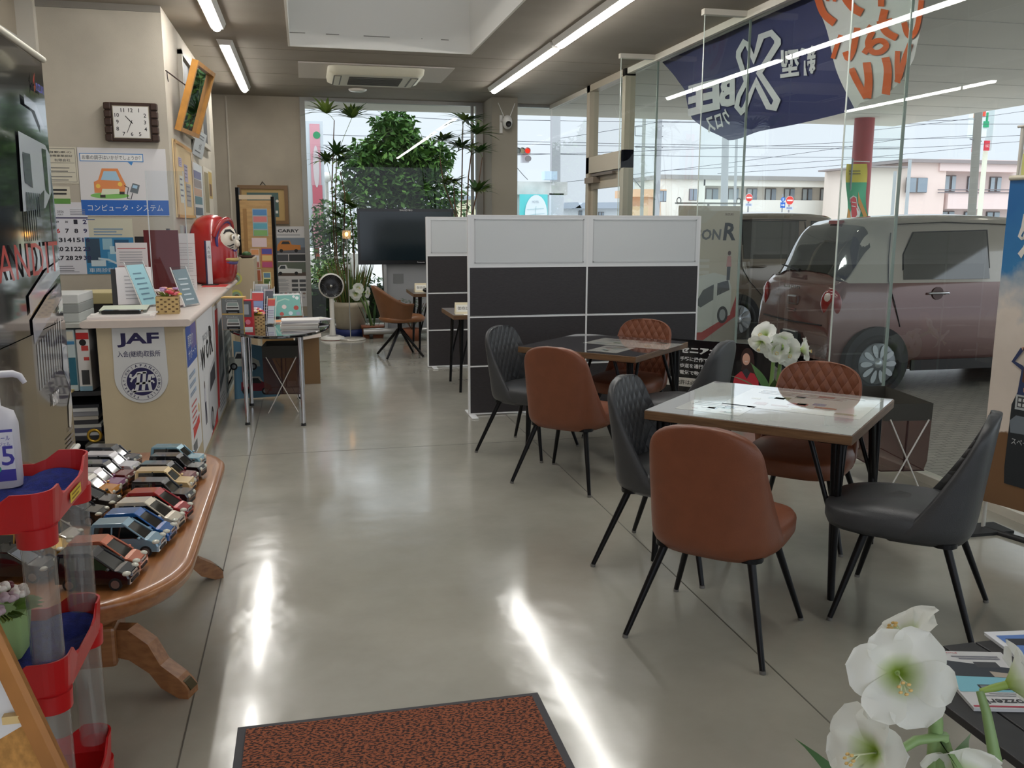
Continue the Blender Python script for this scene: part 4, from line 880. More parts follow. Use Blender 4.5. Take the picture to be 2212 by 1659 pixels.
for i in range(3): m = MB(); m.bx((-1.74, 5.9, z), (-1.36, 6.3, z+.055), P(*((186, 190, 188), (150, 154, 152), (206, 208, 206), (120, 124, 124))[i]), .004); m.bx((-1.62, 5.897, z+.02), (-1.46, 5.9, z+.035), BLK); m.build('letter_tray', None, label=('light grey letter tray at the bottom of the stack', 'mid grey letter tray in the middle of the stack', 'pale letter tray on top of the stack')[i]+' behind the counter', cat='tray', group='grey letter trays behind the counter'); z += .056
t = thing('storage_box', 'beige-lidded dark mesh box behind the counter near the papers', 'box', (-1.44, 6.95, .0))
m = MB(); m.bx((-.14, -.16, .0), (.14, .16, .98), P(38, 36, 36)); m.build('base', t)
m = MB(); m.bx((-.15, -.17, .98), (.15, .17, 1.06), mat('yellowed_lid', (196, 184, 138), .6), .006); m.build('lid', t)
t = thing('tape_dispenser', 'gold ring and black metal holder in the gap left of the counter', 'dispenser', (-1.26, 5.62, 0))
m = MB(); m.bx((-.06, -.05, 0), (.06, .05, .22), P(40, 40, 42)); m.bx((-.05, -.06, .22), (.05, .04, .25), P(90, 88, 80)); m.build('body', t)
m = MB(); m.tube([(.0+.035*cos(a), -.03, .30+.035*sin(a)) for a in [2*pi*i/20 for i in range(20)]], .009, mat('brass', (186, 150, 60), .3, .9), 8, closed=True); m.build('ring', t)
# ---- wall things on wall_middle (Y = 8.1) -------------------------
WY = 8.098
def onwall(px0, py0, px1, py1, d=0.0): a, b = aty(px0, py1, WY-d), aty(px1, py0, WY-d); return a, b.x-a.x, b.z-a.z
t = thing('wall_clock', 'square brown wooden wall clock with a white face on the beige wall', 'clock', (-1.34, 8.09, 2.35))
W = .2; WD = mat('dark_walnut', (58, 38, 28), .4, noise=.2, nscale=20, stretch=(1, 1, 8))
m = MB(); m.bx((-W, -.05, -.155), (W, 0, .155), WD, .01)
for s in (-1, 1):
    for j in range(5): m.box((s*(W-.022), -.04, -.124+j*.062), (.055, .05, .055), WD, None, .008)
m.build('case', t)
m = MB(); m.bx((-.14, -.056, -.128), (.14, -.05, .128), mat('clock_trim', (170, 160, 140), .4, .4)); m.bx((-.134, -.058, -.122), (.134, -.055, .122), P(226, 224, 220)); m.build('face', t)
f = FY(0, -.0582, 0); m = MB()
for i in range(1, 13):
    a = radians(90-30*i); r = .105 if i % 3 else .1; x = r*cos(a)*1.05; y = r*sin(a)*.98; sc = min(1/max(abs(cos(a)), .01), 1/max(abs(sin(a)), .01)); m.text(f, str(i), x*min(sc, 1.12), y*min(sc, 1.1)*.95, .031, P(36, 36, 40), .0006, bold=.012)
m.build('numerals', t)
def hand(L, ang, w, nm):
    m = MB(); dx, dy = sin(radians(ang)), cos(radians(ang)); m.poly(f, [(-dx*.015-dy*w, -dy*.015+dx*w), (-dx*.015+dy*w, -dy*.015-dx*w), (dx*L+dy*w*.6, dy*L-dx*w*.6), (dx*L-dy*w*.6, dy*L+dx*w*.6)], P(30, 30, 32), .002); m.build(nm, t)
hand(.065, 318, .004, 'hour_hand'); hand(.095, 204, .003, 'minute_hand')
def wposter(name, label, px, paint, paper, cat='poster', grp=None, th=.003):
    a, w, h = onwall(*px); return poster(name, label, fr_((a.x, WY, a.z), (1, 0, 0), (0, 0, 1)), w, h, paint, paper, th, cat, grp)
def pcert(m, f, w, h):
    for x0, y0, x1, y1 in ((.04, .04, .96, .05), (.04, .95, .96, .96), (.04, .04, .05, .96), (.95, .04, .96, .96), (.08, .56, .92, .57), (.08, .30, .92, .31)): m.rect(f, w*x0, h*y0, w*x1, h*y1, P(90, 88, 84))
    m.text(f, '自動車の', w*.5, h*.86, h*.06, DK, .002, w=w*.7); m.text(f, '整備事業認証', w*.5, h*.76, h*.06, DK, .002, w=w*.75); m.text(f, '有限会社', w*.55, h*.64, h*.08, P(90, 90, 94), .002, w=w*.5)
    for y in (.44, .2): m.lines(f, w*.15, h*y, w*.85, 2, h*.09, h*.025, P(130, 128, 124))
wposter('wall_notice', 'cream framed certificate board on the wall beside the black banner', (101, 318, 164, 396), pcert, (218, 212, 194), 'notice')
def pgr(m, f, w, h): m.rect(f, 0, 0, w, h*.3, P(96, 148, 70)); m.lines(f, w*.12, h*.85, w*.9, 2, h*.22, h*.1, DK, rag=.1)
wposter('wall_notice', 'small cream notice with a green stripe below the framed certificate', (108, 403, 150, 440), pgr, (216, 210, 190), 'notice')
def pcar(m, f, w, h):
    m.rect(f, 0, h*.01, w, h*.235, P(44, 104, 190)); m.text(f, 'コンピュータ・システム', w*.5, h*.12, h*.095, P(230, 234, 240), .002, w=w*.86)
    for q, c in ((0, (70, 140, 206)), (.006, (240, 240, 240))): m.rect(f, w*.02+q, h*.80+q, w*.74-q, h*.92-q, P(*c), .001+q*.1)
    m.poly(f, [(w*.56, h*.80), (w*.6, h*.745), (w*.62, h*.80)], P(70, 140, 206), .001); m.text(f, 'お車の調子はいかがでしょうか？', w*.38, h*.86, h*.065, P(60, 62, 70), .003, w=w*.66)
    OR = P(232, 146, 90); m.disc(f, w*.33, h*.30, w*.22, P(134, 196, 104), .001, h*.045)
    m.poly(f, [(w*.16, h*.34), (w*.16, h*.50), (w*.21, h*.53), (w*.26, h*.70), (w*.44, h*.70), (w*.50, h*.52), (w*.52, h*.46), (w*.5, h*.34)], OR, .0015); m.poly(f, [(w*.24, h*.53), (w*.28, h*.66), (w*.42, h*.66), (w*.46, h*.52)], P(170, 206, 230), .002); m.poly(f, [(w*.23, h*.31), (w*.45, h*.33), (w*.44, h*.40), (w*.25, h*.40)], P(226, 232, 206), .002)
    for x, y in ((.205, .44), (.455, .47)): m.disc(f, w*x, h*y, w*.026, P(246, 206, 96), .0025)
    for x, y in ((.25, .29), (.47, .34)): m.rect(f, w*(x-.03), h*(y-.02), w*(x+.03), h*(y+.02), P(60, 56, 54), .002)
    m.poly(f, [(w*.56, h*.36), (w*.65, h*.33), (w*.68, h*.46), (w*.6, h*.49)], P(110, 118, 124), .002); m.poly(f, [(w*.59, h*.42), (w*.645, h*.405), (w*.655, h*.45), (w*.605, h*.465)], P(170, 206, 230), .0025)
    stroke(m, f, [(w*.5, h*.45), (w*.55, h*.42), (w*.53, h*.33), (w*.53, h*.26), (w*.57, h*.25), (w*.59, h*.34)], .003, DK, .002)
wposter('wall_poster', 'white poster with an orange cartoon car and blue bottom band below the clock', (178, 322, 357, 466), pcar, (226, 224, 226))
def pcal(m, f, w, h):
    m.rect(f, 0, h*.0, w, h*.93, P(222, 222, 230), .0008); m.text(f, '5', w*.14, h*.84, h*.12, P(196, 56, 56), .002, bold=.03); m.text(f, '2026', w*.38, h*.87, h*.03, P(70, 70, 76), .002); m.text(f, 'MAY', w*.38, h*.83, h*.025, P(90, 90, 96), .002)
    for r in range(4): m.lines(f, w*.6, h*(.9-r*.022), w*.95, 1, .01, h*.008, P(150, 150, 158), .002, 0)
    m.rect(f, 0, h*.775, w, h*.795, P(70, 66, 100), .0015)
    rows = [['', '', '29', '30', '1', '2'], ['4', '5', '6', '7', '8', '9'], ['11', '12', '13', '14', '15', '16'], ['18', '19', '20', '21', '22', '23'], ['25', '26', '27', '28', '29', '30']]
    for r, row in enumerate(rows):
        for c, s in enumerate(row):
            if s and c >= 1: m.text(f, s, w*(-.13+.21*c), h*(.73-.125*r), h*(.062 if r or c > 3 else .03), P(196, 56, 56) if s in ('6', '4', '5', '3') and r == 1 and c < 3 else (P(46, 46, 92) if c == 5 else P(34, 34, 48)), .002, bold=.03, w=w*(.085*len(s)+.005) if r or c > 3 else None)
    m.lines(f, w*.2, h*.12, w*.6, 3, h*.03, h*.014, P(140, 140, 150)); m.lines(f, w*.1, h*.04, w*.9, 1, .01, h*.012, P(160, 160, 170))
wposter('wall_calendar', 'white wall calendar with bold dark dates beside the black banner', (107, 437, 187, 593), pcal, (222, 220, 226), 'calendar')
def pblue(m, f, w, h):
    m.rect(f, 0, 0, w, h*.66, P(54, 132, 182)); m.text(f, '車両診断機設備', w*.5, h*.07, h*.08, P(226, 232, 236), .002, w=w*.9); m.lines(f, w*.2, h*.82, w*.8, 3, h*.05, h*.02, P(120, 150, 178)); m.rect(f, w*.06, h*.97, w*.24, h*.985, P(60, 90, 150))
    for x0, y0, x1, y1, c in ((.02, .2, .3, .64, (52, 76, 96)), (.36, .44, .56, .64, (150, 190, 206)), (.6, .4, .9, .62, (36, 84, 120)), (.1, .14, .4, .25, (206, 222, 230)), (.45, .2, .75, .4, (96, 164, 204)), (.5, .36, .66, .5, (184, 212, 222))): m.rect(f, w*x0, h*y0, w*x1, h*y1, P(*c), .0016+.0003*x0)
    stroke(m, f, [(w*.25, h*.28), (w*.45, h*.26), (w*.7, h*.16)], .008, P(196, 216, 226), .003)
wposter('wall_poster', 'blue and cream workshop poster beside the wall calendar', (189, 472, 285, 592), pblue, (206, 204, 184))
# ---- side of wall_middle (X = -1.07, facing +X) --------------------
WX = -1.068
def sposter(name, label, px, paint, paper, cat='poster', th=.004, grp=None):
    a, b = atx(px[0], px[3], WX), atx(px[2], px[3], WX); c = atx(px[0], px[1], WX)
    return poster(name, label, FXp(WX, a.y, a.z), b.y-a.y, c.z-a.z, paint, paper, th, cat, grp)
def pcork(m, f, w, h):
    F_ = mat('light_wood_frame', (206, 160, 100), .5)
    for x0, y0, x1, y1 in ((0, 0, 1, .04), (0, .96, 1, 1), (0, 0, .03, 1), (.97, 0, 1, 1)): m.rect(f, w*x0, h*y0, w*x1, h*y1, F_, .012)
    for x, y, a, b, c in ((.2, .68, .18, .12, (190, 180, 206)), (.5, .5, .2, .24, (180, 172, 196)), (.2, .2, .2, .36, (222, 222, 206)), (.55, .16, .28, .32, (170, 168, 164))): m.rect(f, w*x, h*y, w*(x+a), h*(y+b), P(*c), .002); m.lines(f, w*(x+.02), h*(y+b*.9), w*(x+a-.02), 4, h*b*.2, h*b*.06, P(120, 116, 130), .003)
sposter('pin_board', 'light wood framed pin board with small notices on the side wall', (381, 306, 418, 470), pcork, (222, 196, 150), 'board', .012)
def p3(m, f, w, h):
    for y, c in ((.72, (120, 120, 150)), (.56, (150, 142, 140)), (.4, (190, 160, 140)), (.25, (96, 130, 140)), (.05, (84, 100, 116))): m.rect(f, w*.08, h*y, w*.85, h*(y+.14), P(*c), .0015)
sposter('wall_poster', 'tall glossy poster of stacked blue-grey pictures right of the pin board', (421, 352, 441, 470), p3, (206, 210, 212))
def p4(m, f, w, h):
    m.rect(f, w*.05, h*.1, w*.5, h*.9, P(150, 138, 108), .0015); m.rect(f, w*.55, h*.4, w*.95, h*.95, P(196, 168, 100), .0015); m.rect(f, w*.6, h*.45, w*.85, h*.7, P(120, 90, 70), .002)
sposter('wall_poster', 'yellowish poster pair at the far end of the side wall', (444, 362, 462, 470), p4, (214, 206, 190))
t = thing('hanging_sign', 'white lettered board hung sloping under the side-wall window', 'sign', aty(431, 310, 9.9))
o = Vector(t.location); a, b, c_, d = [aty(*q)-o for q in ((415, 331, 9.7), (437, 344, 10.3), (447, 293, 10.3), (426, 277, 9.7))]
m = MB(); m.loft([[a, b, c_, d], [q+Vector((-.02, .02, 0)) for q in (a, b, c_, d)]], P(206, 210, 212), smooth=False); m.build('board', t)
u = (b-a).normalized(); v = (d-a).normalized(); f = fr_(a, u, v, u.cross(v)); m = MB()
L, hh = (b-a).length, (d-a).length; m.lines(f, L*.3, hh*.85, L*.8, 2, hh*.12, hh*.04, P(120, 122, 126), .003); m.text(f, '大安', L*.55, hh*.42, hh*.25, P(90, 92, 96), .003); m.lines(f, L*.15, hh*.2, L*.7, 1, .1, hh*.05, P(120, 122, 126), .003); m.build('lettering', t)
# tilted mirror
t = thing('wall_mirror', 'tilted mirror in a light wooden frame leaning out from the side wall', 'mirror', aty(405, 200, 8.8)); o = Vector(t.location)
A = Vector((-1.06, 8.42, 2.34)); B = Vector((-1.06, 9.12, 2.34)); D = aty(415, 126, 8.42); E_ = aty(442, 152, 9.12)
D = Vector((D.x, 8.42, D.z)); E_ = Vector((D.x, 9.12, D.z)); u = Vector((.11, 1, 0)).normalized(); v = (D-A).normalized(); L, hh = .70, (D-A).length; f = fr_(A-o, u, v)
FRM = mat('honey_frame', (190, 134, 62), .4, noise=.12, nscale=10)
m = MB()
for p in ([(0, 0), (L, 0), (L, .035), (0, .035)], [(0, hh-.035), (L, hh-.035), (L, hh), (0, hh)], [(0, .035), (.035, .035), (.035, hh-.035), (0, hh-.035)], [(L-.035, .035), (L, .035), (L, hh-.035), (L-.035, hh-.035)]): m.prism(p, f, .055, FRM)
m.build('frame', t)
m = MB(); m.prism([(.03, .03), (L-.03, .03), (L-.03, hh-.03), (.03, hh-.03)], f, .02, mat('mirror_glass', (225, 228, 230), .02, 1.0)); m.build('mirror_glass', t)
m = MB(); p0 = Vector((-1.065, 8.15, 2.78))-o; m.tube([p0, f(.1, hh*.62, 0)], .006, P(60, 44, 40), 6); m.tube([p0+Vector((.005, .02, .0)), p0+Vector((.01, .0, -.06)), p0+Vector((.01, .04, -.08))], .004, P(50, 40, 38), 5); m.build('cord', t)
m = MB(); m.box((-1.055, 8.55, 1.42), (.03, .16, .2), P(176, 178, 176)); m.box((-1.04, 8.6, 1.47), (.02, .05, .08), P(90, 100, 130)); m.build('wall_switch', None, label='small grey wall box with a blue label below the pin board', cat='switch')
# ---- back wall and standing boards ---------------------------------
BY = FY_-.003
def bposter(name, label, px, paint, paper, cat='poster', th=.003):
    a, b = aty(px[0], px[3], BY), aty(px[2], px[1], BY); return poster(name, label, fr_((a.x, BY, a.z), (1, 0, 0), (0, 0, 1)), b.x-a.x, b.z-a.z, paint, paper, th, cat)
def pcarry(m, f, w, h):
    m.text(f, 'CARRY', w*.52, h*.945, h*.038, DK, .002, bold=.03, w=w*.6); m.text(f, 'NEW', w*.14, h*.943, h*.014, DK, .002); m.lines(f, w*.2, h*.90, w*.85, 1, .01, h*.012, GRYP)
    m.rect(f, 0, h*.665, w, h*.86, P(120, 132, 146)); m.rect(f, 0, h*.665, w, h*.74, P(96, 98, 104), .0014); OR = P(196, 124, 56); m.poly(f, [(w*.18, h*.70), (w*.2, h*.77), (w*.3, h*.825), (w*.55, h*.825), (w*.6, h*.775), (w*.85, h*.77), (w*.85, h*.71)], OR, .002); m.poly(f, [(w*.3, h*.78), (w*.35, h*.815), (w*.52, h*.815), (w*.56, h*.78)], P(52, 54, 58), .0025)
    for x in (.3, .72): m.disc(f, w*x, h*.70, w*.05, BLK, .003)
    m.rect(f, 0, h*.57, w*.49, h*.655, P(72, 74, 78)); m.rect(f, w*.51, h*.57, w, h*.655, P(52, 54, 56)); m.rect(f, 0, h*.385, w, h*.56, P(96, 104, 92)); m.rect(f, 0, h*.385, w, h*.43, P(86, 72, 62), .0014)
    m.poly(f, [(w*.15, h*.425), (w*.15, h*.47), (w*.25, h*.52), (w*.42, h*.525), (w*.46, h*.48), (w*.86, h*.47), (w*.86, h*.42)], P(214, 216, 214), .002); m.poly(f, [(w*.22, h*.475), (w*.27, h*.515), (w*.39, h*.515), (w*.4, h*.475)], P(60, 66, 70), .0025)
    for x in (.25, .7): m.disc(f, w*x, h*.42, w*.05, BLK, .003)
    for i in range(3):
        for j in range(2): m.rect(f, w*(.56+.22*j), h*(.34-.055*i-.035), w*(.74+.22*j), h*(.34-.055*i), P(76, 78, 82))
        m.lines(f, w*.04, h*(.35-.055*i), w*.5, 3, h*.014, h*.006, GRYP)
    for i in range(6): m.disc(f, w*(.25+.13*i), h*.165, w*.045, P(*((110, 110, 112), (150, 60, 50), (60, 60, 62), (130, 90, 80), (90, 92, 96), (140, 120, 110))[i]), .002, h*.012)
    m.text(f, 'お仕事を応援する', w*.55, h*.115, h*.022, P(90, 92, 140), .002, w=w*.75); m.text(f, 'SUZUKI', w*.6, h*.04, h*.022, P(48, 50, 84), .002, bold=.03, w=w*.4)
bposter('truck_poster', 'tall poster of an orange pickup truck and a white truck on the back wall', (590, 489, 659, 663), pcarry, (206, 204, 204))
a, b = aty(517, 484, BY), aty(621, 401, BY); t = thing('picture_frame', 'framed dark green picture in a brown and gold frame on the back wall', 'picture', (a.x, BY, a.z)); w, h = b.x-a.x, b.z-a.z; f = FY(0, 0, 0)
m = MB(); fb = mat('brown_frame', (120, 88, 50), .4); 
for p in ([(0, 0), (w, 0), (w, .05), (0, .05)], [(0, h-.05), (w, h-.05), (w, h), (0, h)], [(0, .05), (.05, .05), (.05, h-.05), (0, h-.05)], [(w-.05, .05), (w, .05), (w, h-.05), (w-.05, h-.05)]): m.prism(p, f, .04, fb)
m.build('frame', t); m = MB(); m.prism([(.05, .05), (w-.05, .05), (w-.05, h-.05), (.05, h-.05)], f, .015, P(176, 146, 92)); m.build('mount', t)
m = MB(); g = lambda x, y, d=0.0: f(x, y, d+.016); m.rect(g, .12, .1, w-.13, h-.1, P(70, 96, 92)); m.disc(g, w*.68, h*.55, .03, P(206, 190, 186), .002, .02); m.disc(g, w*.78, h*.6, .02, P(222, 214, 206), .002); m.rect(g, w*.74, h*.28, w*.79, h*.35, P(206, 206, 200), .002); m.build('picture', t)
m = MB(); m.tube([f(w*.45, h, .0), f(w*.5, h+.05, .01), f(w*.56, h, .0)], .006, P(60, 56, 50), 5); m.build('hanger', t)
# notice board on legs
p0 = aty(519, 600, 10.4); t = thing('notice_board', 'standing wooden notice board with black rails and pinned flyers', 'notice board', (-.53, 10.5, 0), radians(-16))
BW = mat('plywood', (190, 154, 104), .6, noise=.12, nscale=5, stretch=(1, 1, 6))
m = MB(); m.bx((-.165, -.01, .82), (.2, .01, 1.79), BW); m.bx((-.13, -.018, .84), (-.09, -.008, 1.7), P(160, 122, 76)); m.build('board', t)
for x in (-.185, .21): m = MB(); m.bx((x-.018, -.02, 0), (x+.018, .02, 1.93 if x < 0 else 1.83), BLACK); m.box((x, 0, .012), (.04, .4, .024), BLACK); m.build('post', t)
m = MB(); m.bx((-.17, -.015, 1.80), (.195, .015, 1.85), P(206, 188, 160)); m.build('header', t)
fb = fr_((-.165, -.0105, .82), (1, 0, 0), (0, 0, 1))
for x, y, w, h, c, cs in ((.14, .58, .17, .30, (160, 180, 190), ((90, 140, 190), (214, 130, 130), (100, 170, 190), (130, 176, 110))), (.12, .46, .17, .10, (226, 206, 210), ()), (.1, .23, .1, .21, (220, 200, 190), ((226, 160, 110), (224, 224, 230), (190, 120, 110))), (.22, .23, .13, .22, (206, 120, 90), ((90, 90, 170), (226, 196, 130), (190, 90, 130))), (.12, .08, .09, .13, (226, 216, 220), ((190, 110, 80),)), (.23, -.02, .09, .2, (226, 226, 176), ((110, 150, 180), (90, 120, 70), (170, 120, 90)))):
    m = MB(); m.rect(fb, x, y, x+w, y+h, P(*c), .002)
    for i, k in enumerate(cs): m.rect(fb, x+.008, y+h*(1-(i+1)/len(cs))+.004, x+w-.008, y+h*(1-i/len(cs))-.01, P(*k), .003)
    m.build('flyer', t)
# beige cabinet, dish
t = thing('low_cabinet', 'beige cabinet with round yellow-green stickers behind the oval table', 'cabinet', (-.66, 9.95, 0))
m = MB(); m.bx((-.2, -.3, 0), (.14, .3, 1.18), mat('beige_cabinet', (186, 172, 146), .6)); m.build('body', t)
m = MB(); f = FY(0, -.301, 0)
for z in (.98, .80): m.disc(f, -.05, z, .065, P(206, 206, 110)); m.disc(f, -.05, z, .045, P(150, 180, 150), .002); m.disc(f, -.045, z-.005, .025, P(120, 110, 90), .003)
m.build('sticker', t)
m = MB(); m.lathe([(0, 0), (.05, .0), (.09, .03), (.085, .03), (0, .012)], P(70, 46, 40)); m.ell((.0, 0, .04), (.05, .04, .03), LEAFD, 10, 6); m.build('dish', None, (-.6, 9.85, 1.18), label='small brown dish with greenery on top of the beige cabinet', cat='dish')
t = thing('display_case', 'small clear case with a plant inside beside the red doll', 'display case', (-.62, 8.95, 1.0)); t.location = (-.72, 9.0, 1.0)
m = MB(); m.bx((-.08, -.05, .0), (.1, .05, .38), ACR); m.build('case', t)
m = MB()
for i in range(14): a = i*.9; blade(m, (0, 0, .03+.01*i), (cos(a), sin(a)*.4, .5), .09, .03, .3, LEAFD, 3, (0, 1, .1))
m.bx((-.07, .03, .02), (-.02, .035, .32), P(222, 206, 90)); m.build('plant', t)
# ---- things on and under the oval table ----------------------------
TZ = .714
def pbox(z, label):
    t = thing('car_model_box', label, 'box', (-.565, 7.40, z), radians(-6), 'boxed toy cars on the oval table')
    m = MB(); m.bx((-.085, -.07, 0), (.085, .07, .128), P(206, 170, 96)); m.build('box', t)
    m = MB(); f = FY(0, -.0705, 0); m.rect(f, -.083, .002, .078, .12, P(120, 124, 124)); m.text(f, 'Crossbee', -.01, .103, .014, P(196, 200, 200), .002, w=.09); m.poly(f, [(-.05, .03), (-.05, .058), (-.042, .088), (.042, .088), (.05, .058), (.05, .03)], P(206, 206, 202), .002); m.poly(f, [(-.042, .06), (-.036, .084), (.036, .084), (.042, .06)], P(150, 164, 160), .0026); m.rect(f, -.045, .04, .045, .052, P(70, 66, 62), .0026); m.rect(f, -.05, .012, .05, .026, BLK, .002)
    for x in (-.048, .036): m.rect(f, x, .004, x+.014, .016, BLK, .003)
    m.build('front_print', t)
pbox(TZ, 'grey toy car box standing directly on the oval table'); pbox(TZ+.1285, 'grey toy car box stacked on top of the other one')
t = thing('toy_car_package', 'tall narrow red package with a clear window on the oval table', 'package', (-.475, 7.36, TZ), radians(-8))
m = MB(); m.bx((-.05, -.035, 0), (.055, .035, .235), P(196, 44, 56)); m.build('box', t)
m = MB(); f = FY(0, -.0355, 0); m.rect(f, -.05, 0, .055, .02, WHT); m.rect(f, -.04, .1, .05, .225, P(90, 92, 100)); m.rect(f, -.02, .12, .03, .2, P(170, 174, 180), .0015); m.disc(f, .02, .06, .02, P(226, 130, 150), .002); m.rect(f, -.03, .03, -.0, .06, P(70, 50, 80), .002); m.build('front_print', t)
def tilted(loc, rz, w, h, tilt, paint, paper, label, name='leaflet_stand', grp='leaflet stands on the oval table'):
    t = stand(loc, rz, w, h, tilt, paint, label, paper, grp); return t
for loc, rz, w, h, lab, pc, cs in (((-.40, 8.02, TZ), radians(-12), .13, .34, 'tall clear stand of white leaflets at the back of the oval table', (206, 208, 210), ((190, 192, 196), (170, 174, 178))), ((-.41, 7.66, TZ), radians(-10), .11, .30, 'clear stand with a light blue leaflet topped in red on the oval table', (140, 160, 206), ((226, 226, 230), (206, 80, 80))), ((-.33, 7.78, TZ), radians(-8), .10, .31, 'clear stand with a black and silver leaflet on the oval table', (60, 62, 70), ((190, 180, 184), (90, 92, 100))), ((-.30, 7.6, TZ), radians(-14), .07, .24, 'narrow clear stand with a white and orange card on the oval table', (206, 214, 222), ((226, 170, 110), (206, 90, 90)))):
    def pn(m, f, w, h, cs=cs):
        for i, c in enumerate(cs): m.rect(f, -w*.42, h*(.88-.22*i), w*.42, h*(.92-.04*i), P(*c), .0006+.0004*i)
        m.lines(f, -w*.35, h*.5, w*.35, 4, h*.08, h*.02, P(150, 140, 180))
    tilted(loc, rz, w, h, 18, pn, pc, lab)
def pteal(m, f, w, h):
    m.rect(f, -w*.46, h*.03, w*.46, h*.86, P(120, 178, 168))
    for x, y, r, c in ((.25, .8, .012, (226, 232, 230)), (.36, .74, .016, (226, 232, 230)), (.3, .35, .022, (170, 70, 60)), (-.2, .12, .018, (180, 80, 70)), (.1, .14, .018, (206, 216, 222)), (.35, .12, .018, (150, 160, 180)), (-.1, .4, .02, (222, 206, 200))): m.disc(f, w*x, h*y, r, P(*c), .002)
    stroke(m, f, [(-w*.4, h*.4), (-w*.3, h*.62), (-w*.05, h*.72), (w*.1, h*.66)], .006, P(170, 206, 190), .002)
tilted((-.17, 8.2, TZ), radians(8), .26, .24, 26, pteal, (226, 226, 222), 'teal illustrated brochure on a slanted stand at the back of the oval table')
z = TZ
for i in range(5):
    m = MB(); m.box((-.06+.01*random.uniform(-1, 1), 7.5, z+.006), (.30, .21, .011), P(*((232, 228, 220), (206, 196, 186), (236, 232, 226), (190, 186, 190), (230, 226, 222))[i]), Matrix.Rotation(.06*random.uniform(-1, 1), 3, 'Z')); m.build('catalogue', None, label=('lowest', 'second lowest', 'middle', 'second highest', 'topmost')[i]+' catalogue of the neat pile at the front of the oval table', cat='catalogue', group='catalogues piled at the front of the oval table'); z += .0115
for x, y, rz, c, c2, lab, zz in ((-.16, 7.86, .3, (222, 206, 196), (226, 140, 70), 'orange and cream catalogue in the back heap on the oval table', TZ), (-.05, 7.85, -.2, (200, 214, 226), (150, 186, 214), 'light blue catalogue spread on top of the back heap on the oval table', TZ+.011), (.03, 7.75, .5, (226, 222, 226), (196, 170, 190), 'white and pink catalogue at the right of the heap on the oval table', TZ+.022)):
    t = thing('catalogue', lab, 'catalogue', (x, y, zz), rz, 'catalogues heaped on the oval table')
    m = MB(); m.bx((-.15, -.1, 0), (.15, .1, .0095), P(*c)); m.build('pages', t); m = MB(); m.rect(FZ(0, 0, .0096), -.13, -.08, .1, .08, P(*c2), .0004); m.rect(FZ(0, 0, .0096), -.0, -.05, .12, .06, P(206, 210, 190), .0008); m.build('cover', t)
# cut-out display, cartons, folding mesh basket
t = thing('car_display_board', 'blue cut-out car display board leaning under the oval table', 'display board', (-.40, 8.12, 0), radians(-8))
f = fr_((0, 0, .0), (1, 0, 0), (0, .12, 1)); pl = [(-.26, .0), (.12, .02), (.17, .06), (.16, .14), (.1, .3), (.04, .42), (-.02, .47), (-.26, .52)]
m = MB(); m.prism(pl, f, .01, P(96, 140, 166), P(226, 228, 224)); m.build('board', t)
m = MB(); g = lambda x, y, d=0.0: f(x, y, d+.011)
for x, y, c in ((-.06, .05, (140, 40, 56)), (-.16, .27, (196, 200, 190))):
    m.poly(g, [(x-.14, y+.02), (x-.14, y+.1), (x-.02, y+.12), (x+.06, y+.1), (x+.12, y+.07), (x+.13, y+.02)], P(*c), .001); m.poly(g, [(x-.1, y+.08), (x-.08, y+.15), (x+.02, y+.15), (x+.06, y+.09)], P(196, 196, 190), .0008); m.poly(g, [(x-.09, y+.09), (x-.07, y+.135), (x+.01, y+.135), (x+.04, y+.09)], P(46, 50, 52), .0014)
    for q in (-.1, .07): m.disc(g, x+q, y+.02, .032, BLK, .002); m.disc(g, x+q, y+.02, .018, P(150, 154, 156), .003)
m.build('print', t)
CARD = mat('cardboard', (176, 140, 92), .8, noise=.08, nscale=8)
t = thing('cardboard_box', 'open cardboard box on the floor behind the folding mesh basket', 'box', (-.22, 9.2, 0))
m = MB(); m.bx((-.22, -.2, 0), (.22, .2, .48), CARD); m.build('body', t); m = MB(); m.box((-.05, -.24, .5), (.4, .012, .14), CARD, Matrix.Rotation(radians(35), 3, 'X')); m.bx((-.2, -.202, .3), (.2, -.2, .36), P(70, 52, 36)); m.build('flap', t)
m = MB(); m.box((-.02, 8.78, .54), (.26, .01, .2), P(216, 204, 194), Matrix.Rotation(radians(-20), 3, 'X') @ Matrix.Rotation(radians(-8), 3, 'Y')); m.bx((-.13, 8.79, 0), (.1, 8.92, .46), P(130, 100, 66)); m.build('carton', None, label='small carton with a white sheet on top under the oval table', cat='box')
MESH = mat('brown_mesh', (84, 52, 44), .8, alpha=.62); BAND = mat('dark_band', (58, 56, 50), .7); WIRE = mat('white_wire', (214, 212, 206), .4)
